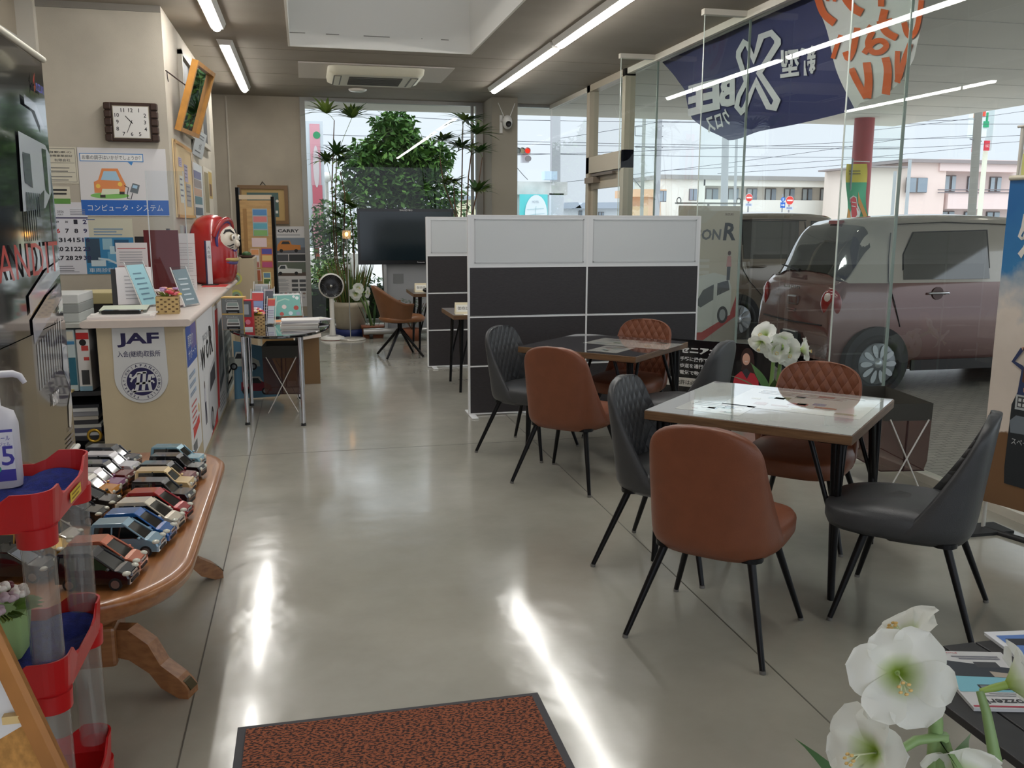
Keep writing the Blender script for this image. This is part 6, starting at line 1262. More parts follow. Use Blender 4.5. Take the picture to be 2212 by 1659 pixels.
# ================================================================== FORECOURT CARS
def big_car(name, label, loc, nodes, belt, body, roofc, sidewin, rearglass, wheels, extra=None):
    t = thing(name, label, 'car', loc); zb = .20
    BM, RM = mat('bodywork_%d_%d_%d' % body, body, .18, .3, coat=1.0), mat('bodywork_%d_%d_%d' % roofc, roofc, .2, .2, coat=1.0)
    GLS = mat('tinted_car_glass', (30, 34, 34), .04, spec=.9, coat=1.0)
    nn = []
    for i in range(len(nodes)-1):
        p = [nodes[max(0, min(len(nodes)-1, i+k))] for k in (-1, 0, 1, 2)]
        for s in range(4):
            u = s/4; nn.append(tuple(.5*((2*p[1][k])+(-p[0][k]+p[2][k])*u+(2*p[0][k]-5*p[1][k]+4*p[2][k]-p[3][k])*u*u+(-p[0][k]+3*p[1][k]-3*p[2][k]+p[3][k])*u**3) for k in range(3)))
    nn.append(nodes[-1])
    def half(zr, w):
        g = max(0, min(1, (zr-belt)/.12)); sh = min(belt, zr-.05)
        low = [(w*.88, zb), (w*.975, zb+.07), (w*.995, min(.5, zr*.7)), (w, min(.66, zr*.82)), (w*.985, sh-.04)]
        a = [(w*.93, zr-.035), (w*.86, zr-.014), (w*.7, zr-.004), (w*.4, zr), (0, zr)]
        b = [(w*.965, belt), (w*.965-w*.17*.5, belt+(zr-.1-belt)*.5), (w*.79, zr-.09), (w*.66, zr-.025), (0, zr)]
        return low+[(a[k][0]*(1-g)+b[k][0]*g, a[k][1]*(1-g)+b[k][1]*g) for k in range(5)]
    rings = []
    for x, zr, w in nn:
        h_ = half(zr, w); rings.append([(x, -y, z) for y, z in h_]+[(x, y, z) for y, z in reversed(h_[:-1])])
    m = MB(); n = len(rings[0]); vs = [Vector(p) for r in rings for p in r]; lo, hi = [], []
    for k in range(len(rings)-1):
        for i in range(n-1):
            f = (k*n+i, (k+1)*n+i, (k+1)*n+i+1, k*n+i+1); z = sum(vs[q].z for q in f)/4; x = vs[f[0]].x
            (hi if z > belt+.01 and nn[k][1] > belt+.10 else lo).append(f)
    m.v = [tuple(v) for v in vs]
    for mt, fs in ((BM, lo), (RM, hi)):
        q = m._m(mt)
        for f in fs: m.f.append(f); m.mi.append(q); m.sm.append(True)
    q = m._m(BM)
    for f in (tuple(range(n)), tuple((len(rings)-1)*n+i for i in range(n-1, -1, -1))): m.f.append(f); m.mi.append(q); m.sm.append(False)
    m.build('body', t)
    def yw(z, zr, w): return w*(.965-.175*max(0, (z-belt)/(zr-.09-belt)))+.006
    zr, w = max(p[1] for p in nodes), max(p[2] for p in nodes)
    for poly in sidewin:
        for s in (-1, 1):
            m = MB(); pts = []
            for i in range(len(poly)):
                a, b = poly[i], poly[(i+1) % len(poly)]
                for k in range(3): pts.append((a[0]+(b[0]-a[0])*k/3, a[1]+(b[1]-a[1])*k/3))
            c = (sum(p[0] for p in pts)/len(pts), sum(p[1] for p in pts)/len(pts))
            v = [(p[0], s*yw(p[1], zr, w), p[1]) for p in pts]; v2 = [(c[0]+(p[0]-c[0])*1.03, s*(yw(p[1], zr, w)-.004), c[1]+(p[1]-c[1])*1.05) for p in pts]
            m.add(v, [tuple(range(len(v)))], GLS); m.add(v2, [tuple(range(len(v)))], P(26, 26, 28)); m.build('side_window', t)
    if rearglass:
        k0, k1, w0, w1 = rearglass; m = MB()
        def rg(u, v):
            k = (k0+(k1-k0)*v)*4; i = min(int(k), len(nn)-2); q = k-i; x, zr_, w_ = [nn[i][c]*(1-q)+nn[i+1][c]*q for c in range(3)]; y = (2*u-1)*(w0+(w1-w0)*v)*w_; hp = half(zr_, w_)[4:]; z = hp[-1][1]
            for a in range(len(hp)-1):
                if hp[a+1][0] <= abs(y) <= hp[a][0]: z = hp[a][1]+(hp[a+1][1]-hp[a][1])*(hp[a][0]-abs(y))/max(1e-6, hp[a][0]-hp[a+1][0]); break
            return (x-.012, y, z+.006)
        m.grid(rg, 20, 14, GLS); m.build('rear_window', t)
    for x in wheels:
        for s in (-1, 1):
            y = s*w; m = MB(); m.cyl((x, y-s*.06, .29), (x, y+s*.004, .29), .345, .335, BLK, 36); m.build('wheel_arch', t)
            m = MB(); prof = [(.0, -.16), (.26, -.16), (.278, -.13), (.278, -.03), (.262, -.005), (.205, .0), (.2, -.02)]
            q = MB(); q.lathe(prof, TYRE, n=36); RX = Matrix.Rotation(radians(90 if s < 0 else -90), 3, 'X'); ctr = Vector((x, y+s*.02, .278)); m.add([ctr+RX @ Vector(v) for v in q.v], q.f, TYRE, True)
            HUB = mat('hubcap', (178, 182, 186), .3, .6); wl = m.build('wheel', t)
            q = MB(); q.lathe([(0, .012), (.05, .012), (.06, .004), (.185, -.002), (.2, -.012)], mat('hubcap_base', (120, 124, 128), .35, .5), n=36); m = MB(); m.add([ctr+RX @ Vector(v) for v in q.v], q.f, _M['hubcap_base'], True)
            for k in range(10):
                a = 2*pi*k/10; u1, u2 = Vector((cos(a), sin(a), 0)), Vector((-sin(a), cos(a), 0)); pl = []
                for j in range(12): b = 2*pi*j/12; pl.append(ctr+RX @ (u1*(.125+.065*cos(b))+u2*(.026+.006*cos(b))*sin(b)+Vector((0, 0, .012))))
                m.add(pl, [tuple(range(12))], HUB)
            q = MB(); q.lathe([(0, .022), (.035, .02), (.04, .01)], HUB, n=18); m.add([ctr+RX @ Vector(v) for v in q.v], q.f, HUB, True); m.build('hubcap', wl)
    if extra: extra(t, w, yw, zr)
    return t
LW = .7375
def lapin_extra(t, w, yw, zr):
    LR = mat('tail_lamp', (132, 18, 20), .12, coat=1.0); CL = mat('lamp_clear', (196, 176, 170), .15, coat=1.0)
    for s in (-1, 1):
        m = MB(); R = Matrix.Rotation(radians(-s*30), 3, 'Z'); m.ell((.05, s*.60, .84), (.04, .105, .135), LR, 20, 14, R); m.ell((.03, s*.59, .885), (.03, .05, .06), CL, 14, 10, R); m.build('tail_lamp', t)
    m = MB(); f = fr_((-.02, .18, .96), (0, -1, 0), (0, 0, 1)); m.text(f, 'Lapin', .20, 0, .05, CHROME, .006, w=.30, bold=.01); m.build('lettering', t)
    m = MB(); m.bx((-.012, -.1, .78), (.04, .1, .88), BM_ := mat('bodywork_dark', (84, 58, 56), .25, coat=.8), .02); m.bx((-.014, -.08, .735), (.02, .08, .745), CHROME); m.bx((-.014, -.07, .715), (.02, .07, .722), CHROME); m.build('emblem', t)
    m = MB(); m.bx((-.018, -.17, .34), (.03, .17, .51), P(44, 48, 50)); m.text(fr_((-.019, 0, .43), (0, -1, 0), (0, 0, 1)), 'Lapin', 0, -.02, .05, P(190, 192, 194), .002, w=.2); m.bx((-.02, -.12, .515), (.02, .12, .525), P(190, 190, 190)); m.build('number_plate', t)
    m = MB(); m.tube([(-.006, -.55, .63), (-.014, 0, .615), (-.006, .55, .63)], .007, BLK, 6); m.build('hatch_seam', t)
    m = MB(); m.tube([(.09, .05, 1.115), (.085, .16, 1.13), (.11, .42, 1.155)], [.018, .012, .008], BLK, 6); m.build('wiper', t)
    m = MB(); m.bx((.40, -.08, 1.57), (.47, .08, 1.605), P(150, 60, 56)); m.build('brake_light', t)
    for s in (-1, 1):
        y = s*(w+.012); m = MB(); m.cyl((1.08, s*(w-.004), .93), (1.08, s*(w+.004), .93), .06, .06, mat('handle_recess', (92, 62, 60), .3), 20); m.tube([(.98, y, .93), (1.0, s*(w+.03), .935), (1.17, s*(w+.03), .935), (1.19, y, .93)], .012, CHROME, 8); m.build('door_handle', t)
        m = MB()
        for pts in ([(.62, 1.49), (.58, 1.27), (.56, 1.05), (.62, .85), (.70, .62)], [(1.92, 1.57), (1.94, 1.05), (1.93, .5), (1.86, .26)], [(.70, 1.57), (1.2, 1.59), (1.92, 1.57)]):
            m.tube([(x, s*((yw(z, zr, w)-.002) if z > 1.03 else w+.004), z) for x, z in pts], .005, BLK, 5)
        m.build('door_seam', t); m = MB(); m.bx((.85, s*w-.01 if s > 0 else s*w-.008, .2), (2.6, s*w+.008 if s > 0 else s*w+.01, .3), P(30, 28, 28)); m.build('sill', t)
ln = [(.10, .30, .60), (.03, .42, .655), (.0, .58, .665), (.012, .78, .665), (.05, .92, .665), (.12, 1.0, .68), (.20, 1.14, .69), (.31, 1.36, .70), (.42, 1.49, .71), (.62, 1.565, .7375), (1.3, 1.60, .7375), (2.0, 1.59, .7375), (2.28, 1.50, .735), (2.62, 1.18, .735), (2.76, 1.03, .73), (3.1, .95, .71), (3.3, .85, .66), (3.38, .62, .60), (3.40, .40, .55)]
UPZ = lambda z: z+.07*max(0, min(1, (z-.45)/.4))
ln = [(x, UPZ(z), w) for x, z, w in ln]
big_car('car', 'brown hatchback with a pale roof parked outside the glass, tail toward the tables', (4.72, 8.06, -.02), ln, 1.03, (112, 80, 76), (178, 172, 164),
        [[(.72, 1.06), (.74, 1.29), (.86, 1.49), (1.66, 1.51), (1.66, 1.06)], [(2.0, 1.06), (2.0, 1.51), (2.2, 1.49), (2.5, 1.19), (2.52, 1.06)]], (5.35, 8.1, .90, .84), (.48, 2.93), lapin_extra)
def wag_extra(t, w, yw, zr):
    for s in (-1, 1):
        m = MB(); m.tube([(.72, s*(w+.005), 1.0), (.75, s*(w+.03), 1.0), (.95, s*(w+.03), 1.0), (.98, s*(w+.005), 1.0)], .014, mat('handle_bronze', (120, 110, 100), .2, .5), 8); m.build('door_handle', t); m = MB()
        for pts in ([(1.62, 1.6), (1.64, 1.1), (1.62, .5), (1.55, .26)], [(.64, 1.6), (.62, 1.0), (.75, .8), (.95, .6), (1.02, .28)], [(.64, 1.62), (1.1, 1.63), (1.64, 1.62)]): m.tube([(x, s*((yw(z, zr, w)-.002) if z > 1.06 else w+.004), z) for x, z in pts], .005, BLK, 5)
        m.build('door_seam', t)
        m = MB(); m.ell((1.05, s*(w-.28), 1.22), (.10, .12, .17), P(34, 34, 36), 12, 8); m.build('headrest', t)
wn = [(.08, .32, .62), (.02, .45, .67), (.0, .62, .675), (.01, .9, .675), (.03, 1.06, .68), (.06, 1.2, .69), (.12, 1.5, .70), (.22, 1.66, .71), (.45, 1.71, .74), (1.2, 1.735, .74), (1.9, 1.72, .74), (2.15, 1.62, .735), (2.5, 1.22, .735), (2.62, 1.10, .73), (3.1, 1.0, .71), (3.32, .88, .66), (3.39, .64, .60), (3.40, .42, .55)]
big_car('car', 'grey-brown tall wagon parked beyond the brown hatchback outside', (5.15, 11.95, -.02), wn, 1.06, (124, 114, 102), (130, 120, 108),
        [[(.66, 1.10), (.68, 1.60), (1.52, 1.60), (1.50, 1.40), (1.36, 1.10)], [(1.72, 1.10), (1.72, 1.60), (2.0, 1.58), (2.3, 1.3), (2.36, 1.10)]], (4.4, 6.3, .88, .82), (.60, 2.95), wag_extra)
# ================================================================== BEYOND THE GLASS
LEAFT = mat('tree_leaf', (42, 78, 30), .6, spec=.25, col2=(74, 112, 44), nscale=3); LEAFT2 = mat('tree_leaf_light', (100, 136, 58), .6, spec=.25, col2=(66, 106, 42), nscale=3); BARK = mat('bark', (84, 70, 58), .9, noise=.3, nscale=20)
def leaves(m, c, r, n, s, mats, shell=.35):
    for i in range(n):
        d = Vector((random.gauss(0, 1), random.gauss(0, 1), random.gauss(0, 1))).normalized(); k = shell+(1-shell)*random.random()**.5
        p = Vector((c[0]+d.x*r[0]*k, c[1]+d.y*r[1]*k, c[2]+d.z*r[2]*k)); a = Vector((random.uniform(-1, 1), random.uniform(-1, 1), random.uniform(-1, .3))).normalized(); b = a.cross(Vector((random.uniform(-1, 1), random.uniform(-1, 1), 1))).normalized(); L = s*random.uniform(.7, 1.3)
        m.add([p, p+a*L*.5+b*L*.22, p+a*L, p+a*L*.5-b*L*.22], [(0, 1, 2, 3)], mats[i % len(mats)])
tb = aty(838, 600, 17); t = thing('tree', 'bushy green tree outside the back window behind the television', 'tree', (tb.x, 17, 0)); o = Vector(t.location)
m = MB(); m.tube([(0, 0, 0), (-.03, 0, .8), (.05, 0, 1.5), (.1, 0, 2.2), (.15, .1, 2.8)], [.09, .08, .07, .05, .03], BARK, 8)
for q in ((-.6, .1, 2.1), (.7, -.1, 2.2), (-.3, -.2, 2.7), (.6, .2, 2.7), (-.35, .1, 1.5)): m.tube([(.02, 0, 1.2), Vector((.02, 0, 1.2)).lerp(Vector(q), .6)+Vector((0, 0, .05)), q], [.045, .03, .015], BARK, 6)
m.build('trunk', t)
m = MB()
for c, r, n in (((860, 330), (.62, .5, .55), 1700), ((790, 345), (.42, .4, .42), 900), ((930, 345), (.45, .45, .45), 950), ((850, 272), (.42, .4, .32), 800), ((800, 415), (.55, .45, .40), 850), ((915, 420), (.55, .45, .45), 1050), ((860, 400), (.6, .5, .5), 1100), ((745, 395), (.22, .3, .3), 110), ((985, 430), (.25, .3, .4), 150)):
    p = aty(c[0], c[1], 17)-o; leaves(m, p, r, n, .15, (LEAFT, LEAFT, LEAFT, LEAFT2), .15)
m.build('foliage', t)
t = thing('shrub', 'leafy shrub outside the back window left of the palms', 'shrub', (aty(690, 560, 15.2).x, 15.2, 0)); o = Vector(t.location); m = MB()
for c, r, n in (((710, 470), (.30, .3, .34), 420), ((715, 540), (.34, .3, .42), 460), ((692, 505), (.2, .2, .22), 100), ((745, 500), (.34, .3, .42), 420)): leaves(m, aty(c[0], c[1], 15.2)-o, r, n, .10, (LEAFT2, LEAFT, LEAFT2))
m.build('foliage', t); m = MB()
for x in (-.1, .15, .35): m.tube([(x, 0, 0), (x+.05, 0, .8), (x, .0, 1.5)], .012, BARK, 5)
m.build('stems', t)
t = thing('hedge', 'dark clipped hedge outside along the foot of the back window', 'hedge', (1.0, 14.3, 0)); m = MB()
for x in (-1.05, -.6, -.2, .2, .6, 1.0, 1.4): leaves(m, (x, 0, .38), (.36, .35, .42), 330, .09, (LEAFD, LEAFT, LEAFD), .5)
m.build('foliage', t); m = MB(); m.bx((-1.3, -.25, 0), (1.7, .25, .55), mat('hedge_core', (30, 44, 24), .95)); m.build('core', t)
t = thing('grass_clump', 'bright pale green grass clump by the red and white sign outside', 'shrub', (aty(690, 575, 15.0).x, 14.9, 0)); m = MB()
leaves(m, (0.1, 0, .72), (.35, .25, .32), 420, .10, (mat('fresh_leaf', (150, 186, 96), .5), LEAFT2), .2); m.bx((-.05, -.05, 0), (.2, .05, .6), _M['hedge_core']); m.build('foliage', t)
# roadside things; each gets a real distance and depth
def slab_px(m, x0, y0, x1, y1, Y, d, mt, gnd=False):
    a, b = aty(x0, y1, Y), aty(x1, y0, Y); m.bx((a.x, Y, -.03 if gnd else a.z), (b.x, Y+d, b.z), mt)
def slabt(name, label, cat, rects, Y, base_px=None, group=None):
    x0 = min(r[0] for r in rects); x1 = max(r[2] for r in rects); o = aty((x0+x1)/2, 470, Y); o.z = 0; t = thing(name, label, cat, o, 0, group); return t, Vector(o)
def relbox(t, name, x0, y0, x1, y1, Y, d, mt, gnd=False, dy=0.0):
    o = Vector(t.location); a, b = aty(x0, y1, Y), aty(x1, y0, Y); m = MB(); m.bx((a.x-o.x, Y+dy-o.y, (-.03 if gnd else a.z)-o.z), (b.x-o.x, Y+dy+d-o.y, b.z-o.z), mt); return m.build(name, t)
# tall red and white advertising panel
t, o = slabt('billboard', 'tall white and pink advertising panel standing outside the back window', 'sign', [(664, 262, 697, 536)], 16)
relbox(t, 'panel', 651, 262, 697, 536, 16, .15, P(222, 230, 240)); q = MB(); f = FY(0, 15.995-o.y, 0)
PK = P(236, 172, 186); PK2 = P(226, 110, 130)
def pp(x, y): a = aty(x, y, 16); return (a.x-o.x, a.z)
for (x0, y0, x1, y1), c in (((673, 268, 690, 400), PK), ((676, 400, 696, 440), PK2), ((678, 440, 697, 535), PK)): a, b = pp(x0, y1), pp(x1, y0); q.rect(f, a[0], a[1], b[0], b[1], c, .004)
a = pp(683, 360); q.disc(f, a[0], a[1], .05, P(236, 226, 232), .008, .35); a = pp(684, 292); q.disc(f, a[0], a[1], .06, P(60, 160, 110), .008); q.build('print', t)
relbox(t, 'post', 682, 536, 690, 590, 16.05, .06, P(206, 96, 60), True); relbox(t, 'post', 697, 536, 702, 590, 16.05, .06, P(90, 66, 54), True)
t, o = slabt('brick_wall', 'low white brick wall beside the road outside the back window', 'wall', [(660, 545, 760, 590)], 18)
relbox(t, 'wall', 655, 548, 775, 600, 18, .2, mat('white_brick', (218, 216, 208), .7, noise=.05, nscale=8), True)
t = thing('globe_lamp', 'white globe garden lamp outside the back window', 'lamp', (aty(705, 385, 16.5).x, 16.5, 0)); z = aty(705, 383, 16.5).z
m = MB(); m.cyl((0, 0, 0), (0, 0, z-.08), .03, .03, P(190, 186, 176), 8); m.build('pole', t); m = MB(); m.ell((0, 0, z), (.09, .09, .09), P(236, 234, 226), 14, 10); m.build('globe', t)
t, o = slabt('road_sign', 'small green and blue road sign seen beside the tree outside', 'sign', [(751, 415, 777, 426)], 30); relbox(t, 'green_panel', 751, 415, 777, 426, 30, .04, P(70, 190, 160)); relbox(t, 'blue_panel', 762, 414, 771, 426, 29.95, .04, P(40, 100, 200)); relbox(t, 'post', 763, 426, 766, 470, 30, .05, GRYP, True)
# traffic lights
t, o = slabt('traffic_light', 'horizontal traffic light showing red beside the pillar', 'traffic light', [(1113, 320, 1146, 333)], 25)
relbox(t, 'housing', 1108, 321, 1146, 333, 25, .15, P(150, 150, 150)); 
for x, c in ((1117, (120, 124, 120)), (1127, (150, 140, 110)), (1138, (255, 60, 40))):
    p = aty(x, 327, 24.9)-o; m = MB(); m.cyl((p.x, p.y, p.z), (p.x, p.y-.05, p.z), .075, .075, emis('signal_red', (255, 50, 36), 1.2) if c[0] > 250 else P(*c), 16); m.cyl((p.x, p.y, p.z+.0), (p.x, p.y-.1, p.z+.02), .085, .085, P(140, 140, 140), 16, False); m.build('lamp', t)
t, o2 = slabt('traffic_light', 'pale grey lamp box hanging below the red traffic light', 'traffic light', [(1128, 335, 1146, 351)], 25); relbox(t, 'housing', 1128, 335, 1143, 351, 25, .2, P(196, 196, 204)); p = aty(1140, 343, 24.9)-o2; m = MB(); m.cyl((p.x, p.y, p.z), (p.x, p.y-.1, p.z), .08, .08, P(120, 112, 114), 14); m.build('lamp', t)
# poles
def pole(x, ytop, Y, r, c, lab, xb=None, arms=(), nm='utility_pole'):
    a = aty(x, ytop, Y); b = aty(xb or x, 468, Y); t = thing(nm, lab, 'pole', (b.x, Y, 0)); m = MB(); m.cyl((0, 0, -.03), (a.x-b.x, 0, a.z), r*1.1, r, mat('pole_%d' % c[0], c, .7), 14); m.build('shaft', t)
    for (x0, y0, x1, y1, rr_) in arms: p, q = aty(x0, y0, Y), aty(x1, y1, Y); m = MB(); m.tube([p-Vector(t.location), q-Vector(t.location)], rr_, P(130, 132, 136), 6); m.build('crossarm', t)
    return t
pole(1200, 200, 30, .17, (166, 168, 172), 'thick grey pole outside between the pillar and the door')
pole(1393, 200, 35, .07, (150, 152, 146), 'thin grey pole with a square bracket, right of the door', 1386, ((1371, 274, 1393, 272, .02), (1372, 293, 1393, 294, .02), (1372, 274, 1372, 293, .02), (1372, 317, 1428, 319, .03), (1354, 368, 1384, 405, .02)))
pole(1427, 200, 35, .10, (166, 172, 178), 'pale utility pole with short rungs right of the bracketed pole', 1419, ((1421, 272, 1433, 272, .02), (1420, 295, 1432, 295, .02), (1422, 319, 1432, 319, .02)))
pole(1569, 210, 35, .14, (166, 180, 184), 'pale blue-grey post under the tip of the hanging flag', 1566)
pole(1592, 270, 38, .06, (166, 180, 184), 'thin pale post just right of the blue-grey one under the flag', 1588)
pole(2117, 190, 25, .12, (122, 120, 112), 'tall concrete utility pole in front of the pink building', 2102, ((2095, 300, 2120, 305, .02), (2105, 258, 2120, 258, .02)))
pole(1966, 345, 40, .08, (170, 176, 180), 'slim pale post in front of the pink building', 1957, nm='lamp_post')
pole(1934, 370, 42, .08, (166, 174, 176), 'short post with a round mirror in front of the pink building', 1927, nm='lamp_post')
# illuminated store sign beyond
t, o = slabt('store_sign', 'tall white store sign with green and orange stripes behind the concrete pole', 'sign', [(2103, 200, 2150, 330)], 40)
relbox(t, 'panel', 2104, 180, 2141, 296, 40, .5, P(226, 236, 236)); relbox(t, 'side', 2141, 180, 2155, 325, 40.1, .5, P(206, 214, 216))
for x0, y0, x1, y1, c in ((2104, 245, 2110, 255, (236, 150, 70)), (2124, 240, 2130, 251, (226, 80, 56)), (2125, 262, 2137, 275, (40, 160, 110)), (2104, 282, 2112, 296, (60, 170, 120)), (2131, 243, 2136, 262, (40, 160, 110)), (2105, 262, 2112, 270, (90, 190, 140))): relbox(t, 'stripe', x0, y0, x1, y1, 39.95, .05, P(*c))
relbox(t, 'red_panel', 2101, 307, 2110, 328, 39.9, .1, P(206, 50, 66)); relbox(t, 'red_panel', 2127, 304, 2139, 325, 39.9, .1, P(206, 50, 66)); q = MB(); p = aty(2133, 315, 39.85)-o; q.text(FY(p.x, p.y, p.z), 'たばこ', 0, 0, .14, WHT, .0, w=.22); p = aty(2105.5, 318, 39.85)-o; q.text(FY(p.x, p.y, p.z), 'AT', 0, 0, .2, WHT, .0, w=.14); q.build('lettering', t); relbox(t, 'post', 2121, 325, 2128, 470, 40.2, .15, P(226, 226, 206), True)
# hotel board with white portal
t, o = slabt('map_board', 'turquoise hotel map board inside a white concrete gateway', 'sign', [(1113, 390, 1226, 470)], 20)
relbox(t, 'gateway_beam', 1100, 393, 1226, 420, 20.2, .6, mat('weathered_white', (206, 206, 204), .7, noise=.08, nscale=6)); relbox(t, 'gateway_leg', 1186, 418, 1218, 470, 20.2, .6, P(214, 218, 226), True); relbox(t, 'gateway_leg', 1095, 418, 1122, 470, 20.3, .6, P(206, 206, 204), True)
relbox(t, 'board', 1124, 420, 1183, 470, 20, .1, P(96, 206, 210), True); q = MB(); p = aty(1158, 462, 19.98)-o; q.disc(FY(p.x, p.y, p.z), 0, 0, .26, P(222, 232, 238), .004, .42); p = aty(1157, 436, 19.97)-o; q.text(FY(p.x, p.y, p.z), 'HOTEL', 0, 0, .05, P(150, 160, 170), .006, w=.16)
p = aty(1156, 455, 19.97)-o; f = FY(p.x, p.y, p.z)
for a_, b_ in (((-.2, .02), (.2, .05)), ((-.15, -.1), (.22, -.06)), ((.02, .1), (0, -.15))): stroke(q, f, [a_, b_], .004, P(150, 190, 196), .006)
q.build('print', t); relbox(t, 'floodlight', 1177, 370, 1204, 388, 20.1, .3, P(196, 216, 236))
# houses and blocks: a wall, roof and every window its own part
WINM = mat('far_window', (140, 152, 164), .15); FRD = P(110, 104, 104)
def block(name, label, wall_rects, Y, d, wins, wallc, roofs=()):
    t, o = slabt(name, label, 'building', wall_rects, Y)
    for r in wall_rects: relbox(t, 'wall', *r[:4], Y+(r[4] if len(r) > 4 else 0), d, P(*(r[5] if len(r) > 5 else wallc)), r[3] >= 469)
    for r in roofs: relbox(t, 'roof', *r[:4], Y-.3, d+.6, P(*r[4]))
    for x0, y0, x1, y1 in wins:
        w = relbox(t, 'window', x0, y0, x1, y1, Y-.06, .05, FRD); oo = Vector(t.location)
        for a, b in ((x0, (x0+x1)/2), ((x0+x1)/2, x1)):
            p, q = aty(a+.8, y1-1, Y), aty(b-.8, y0+1, Y); m = MB(); m.bx((p.x-oo.x, -.1, p.z-oo.z), (q.x-oo.x, -.07, q.z-oo.z), WINM); m.build('pane', w)
    return t
b = block('apartment_building', 'long white apartment block with a recessed row of dark-framed windows', [(1427, 386, 1524, 470), (1518, 400, 1885, 433, 1.5, (206, 200, 190)), (1520, 385, 1885, 401), (1520, 434, 1885, 470)], 90, 8, [(1488, 408, 1506, 433)], (232, 230, 222), [(1427, 384, 1885, 386, (150, 148, 146))])
for x0, x1 in ((1524, 1552), (1572, 1596), (1612, 1636), (1652, 1677), (1693, 1717), (1732, 1755), (1771, 1793), (1808, 1830), (1850, 1872)):
    w = relbox(b, 'window', x0, 407, x1, 433, 91.4, .06, FRD); oo = Vector(b.location)
    for a, c in ((x0, (x0+x1)/2), ((x0+x1)/2, x1)): p, q = aty(a+1, 432, 91.4), aty(c-1, 409, 91.4); m = MB(); m.bx((p.x-oo.x, 1.3, p.z-oo.z), (q.x-oo.x, 1.34, q.z-oo.z), P(170, 178, 182) if a == x0 else WINM); m.build('pane', w)
block('annex_building', 'small peach-coloured building left of the white apartment block', [(1372, 409, 1440, 425, 0), (1385, 412, 1428, 470, .5), (1345, 446, 1400, 470, -2, (214, 180, 140))], 85, 6, [(1424, 412, 1440, 436)], (230, 190, 156))
pk = block('apartment_building', 'pink apartment block with balconies at the right behind the car roofs', [(1872, 361, 1965, 470, .5, (236, 222, 212)), (1960, 350, 2046, 470, .2, (236, 214, 206)), (2030, 347, 2215, 369, 0), (2046, 417, 2215, 451, 0), (2026, 366, 2215, 418, 1.5, (216, 200, 196)), (2025, 450, 2215, 470, 1.5, (216, 200, 196))], 80, 8, [(1955, 384, 2004, 416)], (236, 214, 210), [(1872, 359, 1965, 361, (150, 140, 140)), (1960, 348, 2215, 350, (150, 140, 140))])
for x0, y0, x1, y1 in ((2038, 379, 2066, 414), (2088, 381, 2106, 414), (2136, 382, 2164, 414), (2032, 456, 2062, 470), (2082, 457, 2102, 470), (2130, 457, 2160, 470)):
    w = relbox(pk, 'window', x0, y0, x1, y1, 81.4, .06, FRD); oo = Vector(pk.location)
    for a, c in ((x0, (x0+x1)/2), ((x0+x1)/2, x1)): p, q = aty(a+1.5, y1-1, 81.4), aty(c-1.5, y0+2, 81.4); m = MB(); m.bx((p.x-oo.x, 1.3, p.z-oo.z), (q.x-oo.x, 1.34, q.z-oo.z), P(170, 186, 196)); m.build('pane', w)
m = MB(); oo = Vector(pk.location)
for y in (410, 416): p, q = aty(2026, y, 79.9), aty(2212, y, 79.9); m.tube([p-oo, q-oo], .05, P(120, 114, 118), 5)
m.build('railing', pk)
h_ = block('house', 'low white houses with blue-grey panelled roofs beyond the door', [(1216, 449, 1345, 470, 0)], 70, 6, [(1250, 455, 1258, 466), (1292, 458, 1305, 468)], (214, 220, 226)); oo = Vector(h_.location); m = MB()
for x0, x1, xm in ((1212, 1252, 1235), (1236, 1350, 1275)): p = [aty(x, y, 70)-oo for x, y in ((x0, 451), (x1, 450), (x1-8, 437), (xm-20, 438))]; m.loft([[v+Vector((0, -.6, 0)) for v in p], [v+Vector((0, 5, 0)) for v in p]], P(166, 176, 190), smooth=False)
m.build('roof', h_)
block('house', 'pale yellow house seen between the palms and the pillar', [(1015, 430, 1062, 470, 0)], 60, 6, [(1026, 436, 1046, 452)], (222, 216, 180), [(1008, 424, 1066, 431, (140, 150, 160))])
block('house', 'small white house with a grey roof right of the television', [(970, 448, 1012, 470, 0)], 75, 6, [(985, 456, 995, 464)], (214, 218, 222), [(966, 441, 1016, 449, (150, 160, 176))])
# road signs, banner flag outside
SG = 'road signs outside behind the parked cars'
def noentry(px, py, r, lab):
    Y = 30; t = thing('road_sign', lab, 'sign', (aty(px, py, Y).x, Y, 0), 0, SG); z = aty(px, py, Y).z; R_ = r*Y*1.03/F
    m = MB(); m.cyl((0, .03, -.03), (0, .03, z+.1), .03, .03, GRYP, 8); m.build('post', t); m = MB(); f = FY(0, 0, z); m.disc(f, 0, 0, R_, P(236, 236, 238), .0); m.disc(f, 0, 0, R_*.93, P(226, 62, 52), .005); m.rect(f, -R_*.7, -R_*.16, R_*.7, R_*.16, P(240, 240, 240), .01); m.build('disc', t); m = MB(); m.rect(f, -R_*.9, -R_*2.1, R_*.9, -R_*1.4, P(206, 214, 230), .0); m.lines(f, -R_*.7, -R_*1.5, R_*.7, 2, R_*.25, R_*.12, P(110, 120, 160), .004); m.build('plate', t)
noentry(1618, 427, 9, 'round red no-entry sign, the left one of the two'); noentry(1706, 433, 10, 'round red no-entry sign beside the blue arrow sign')
t = thing('road_sign', 'blue signs with white arrows just left of a no-entry sign', 'sign', (aty(1691, 440, 30.5).x, 30.5, 0), 0, SG); z = aty(1691, 443, 30.5).z; m = MB(); m.cyl((0, .03, -.03), (0, .03, z+.4), .025, .025, GRYP, 8); m.build('post', t)
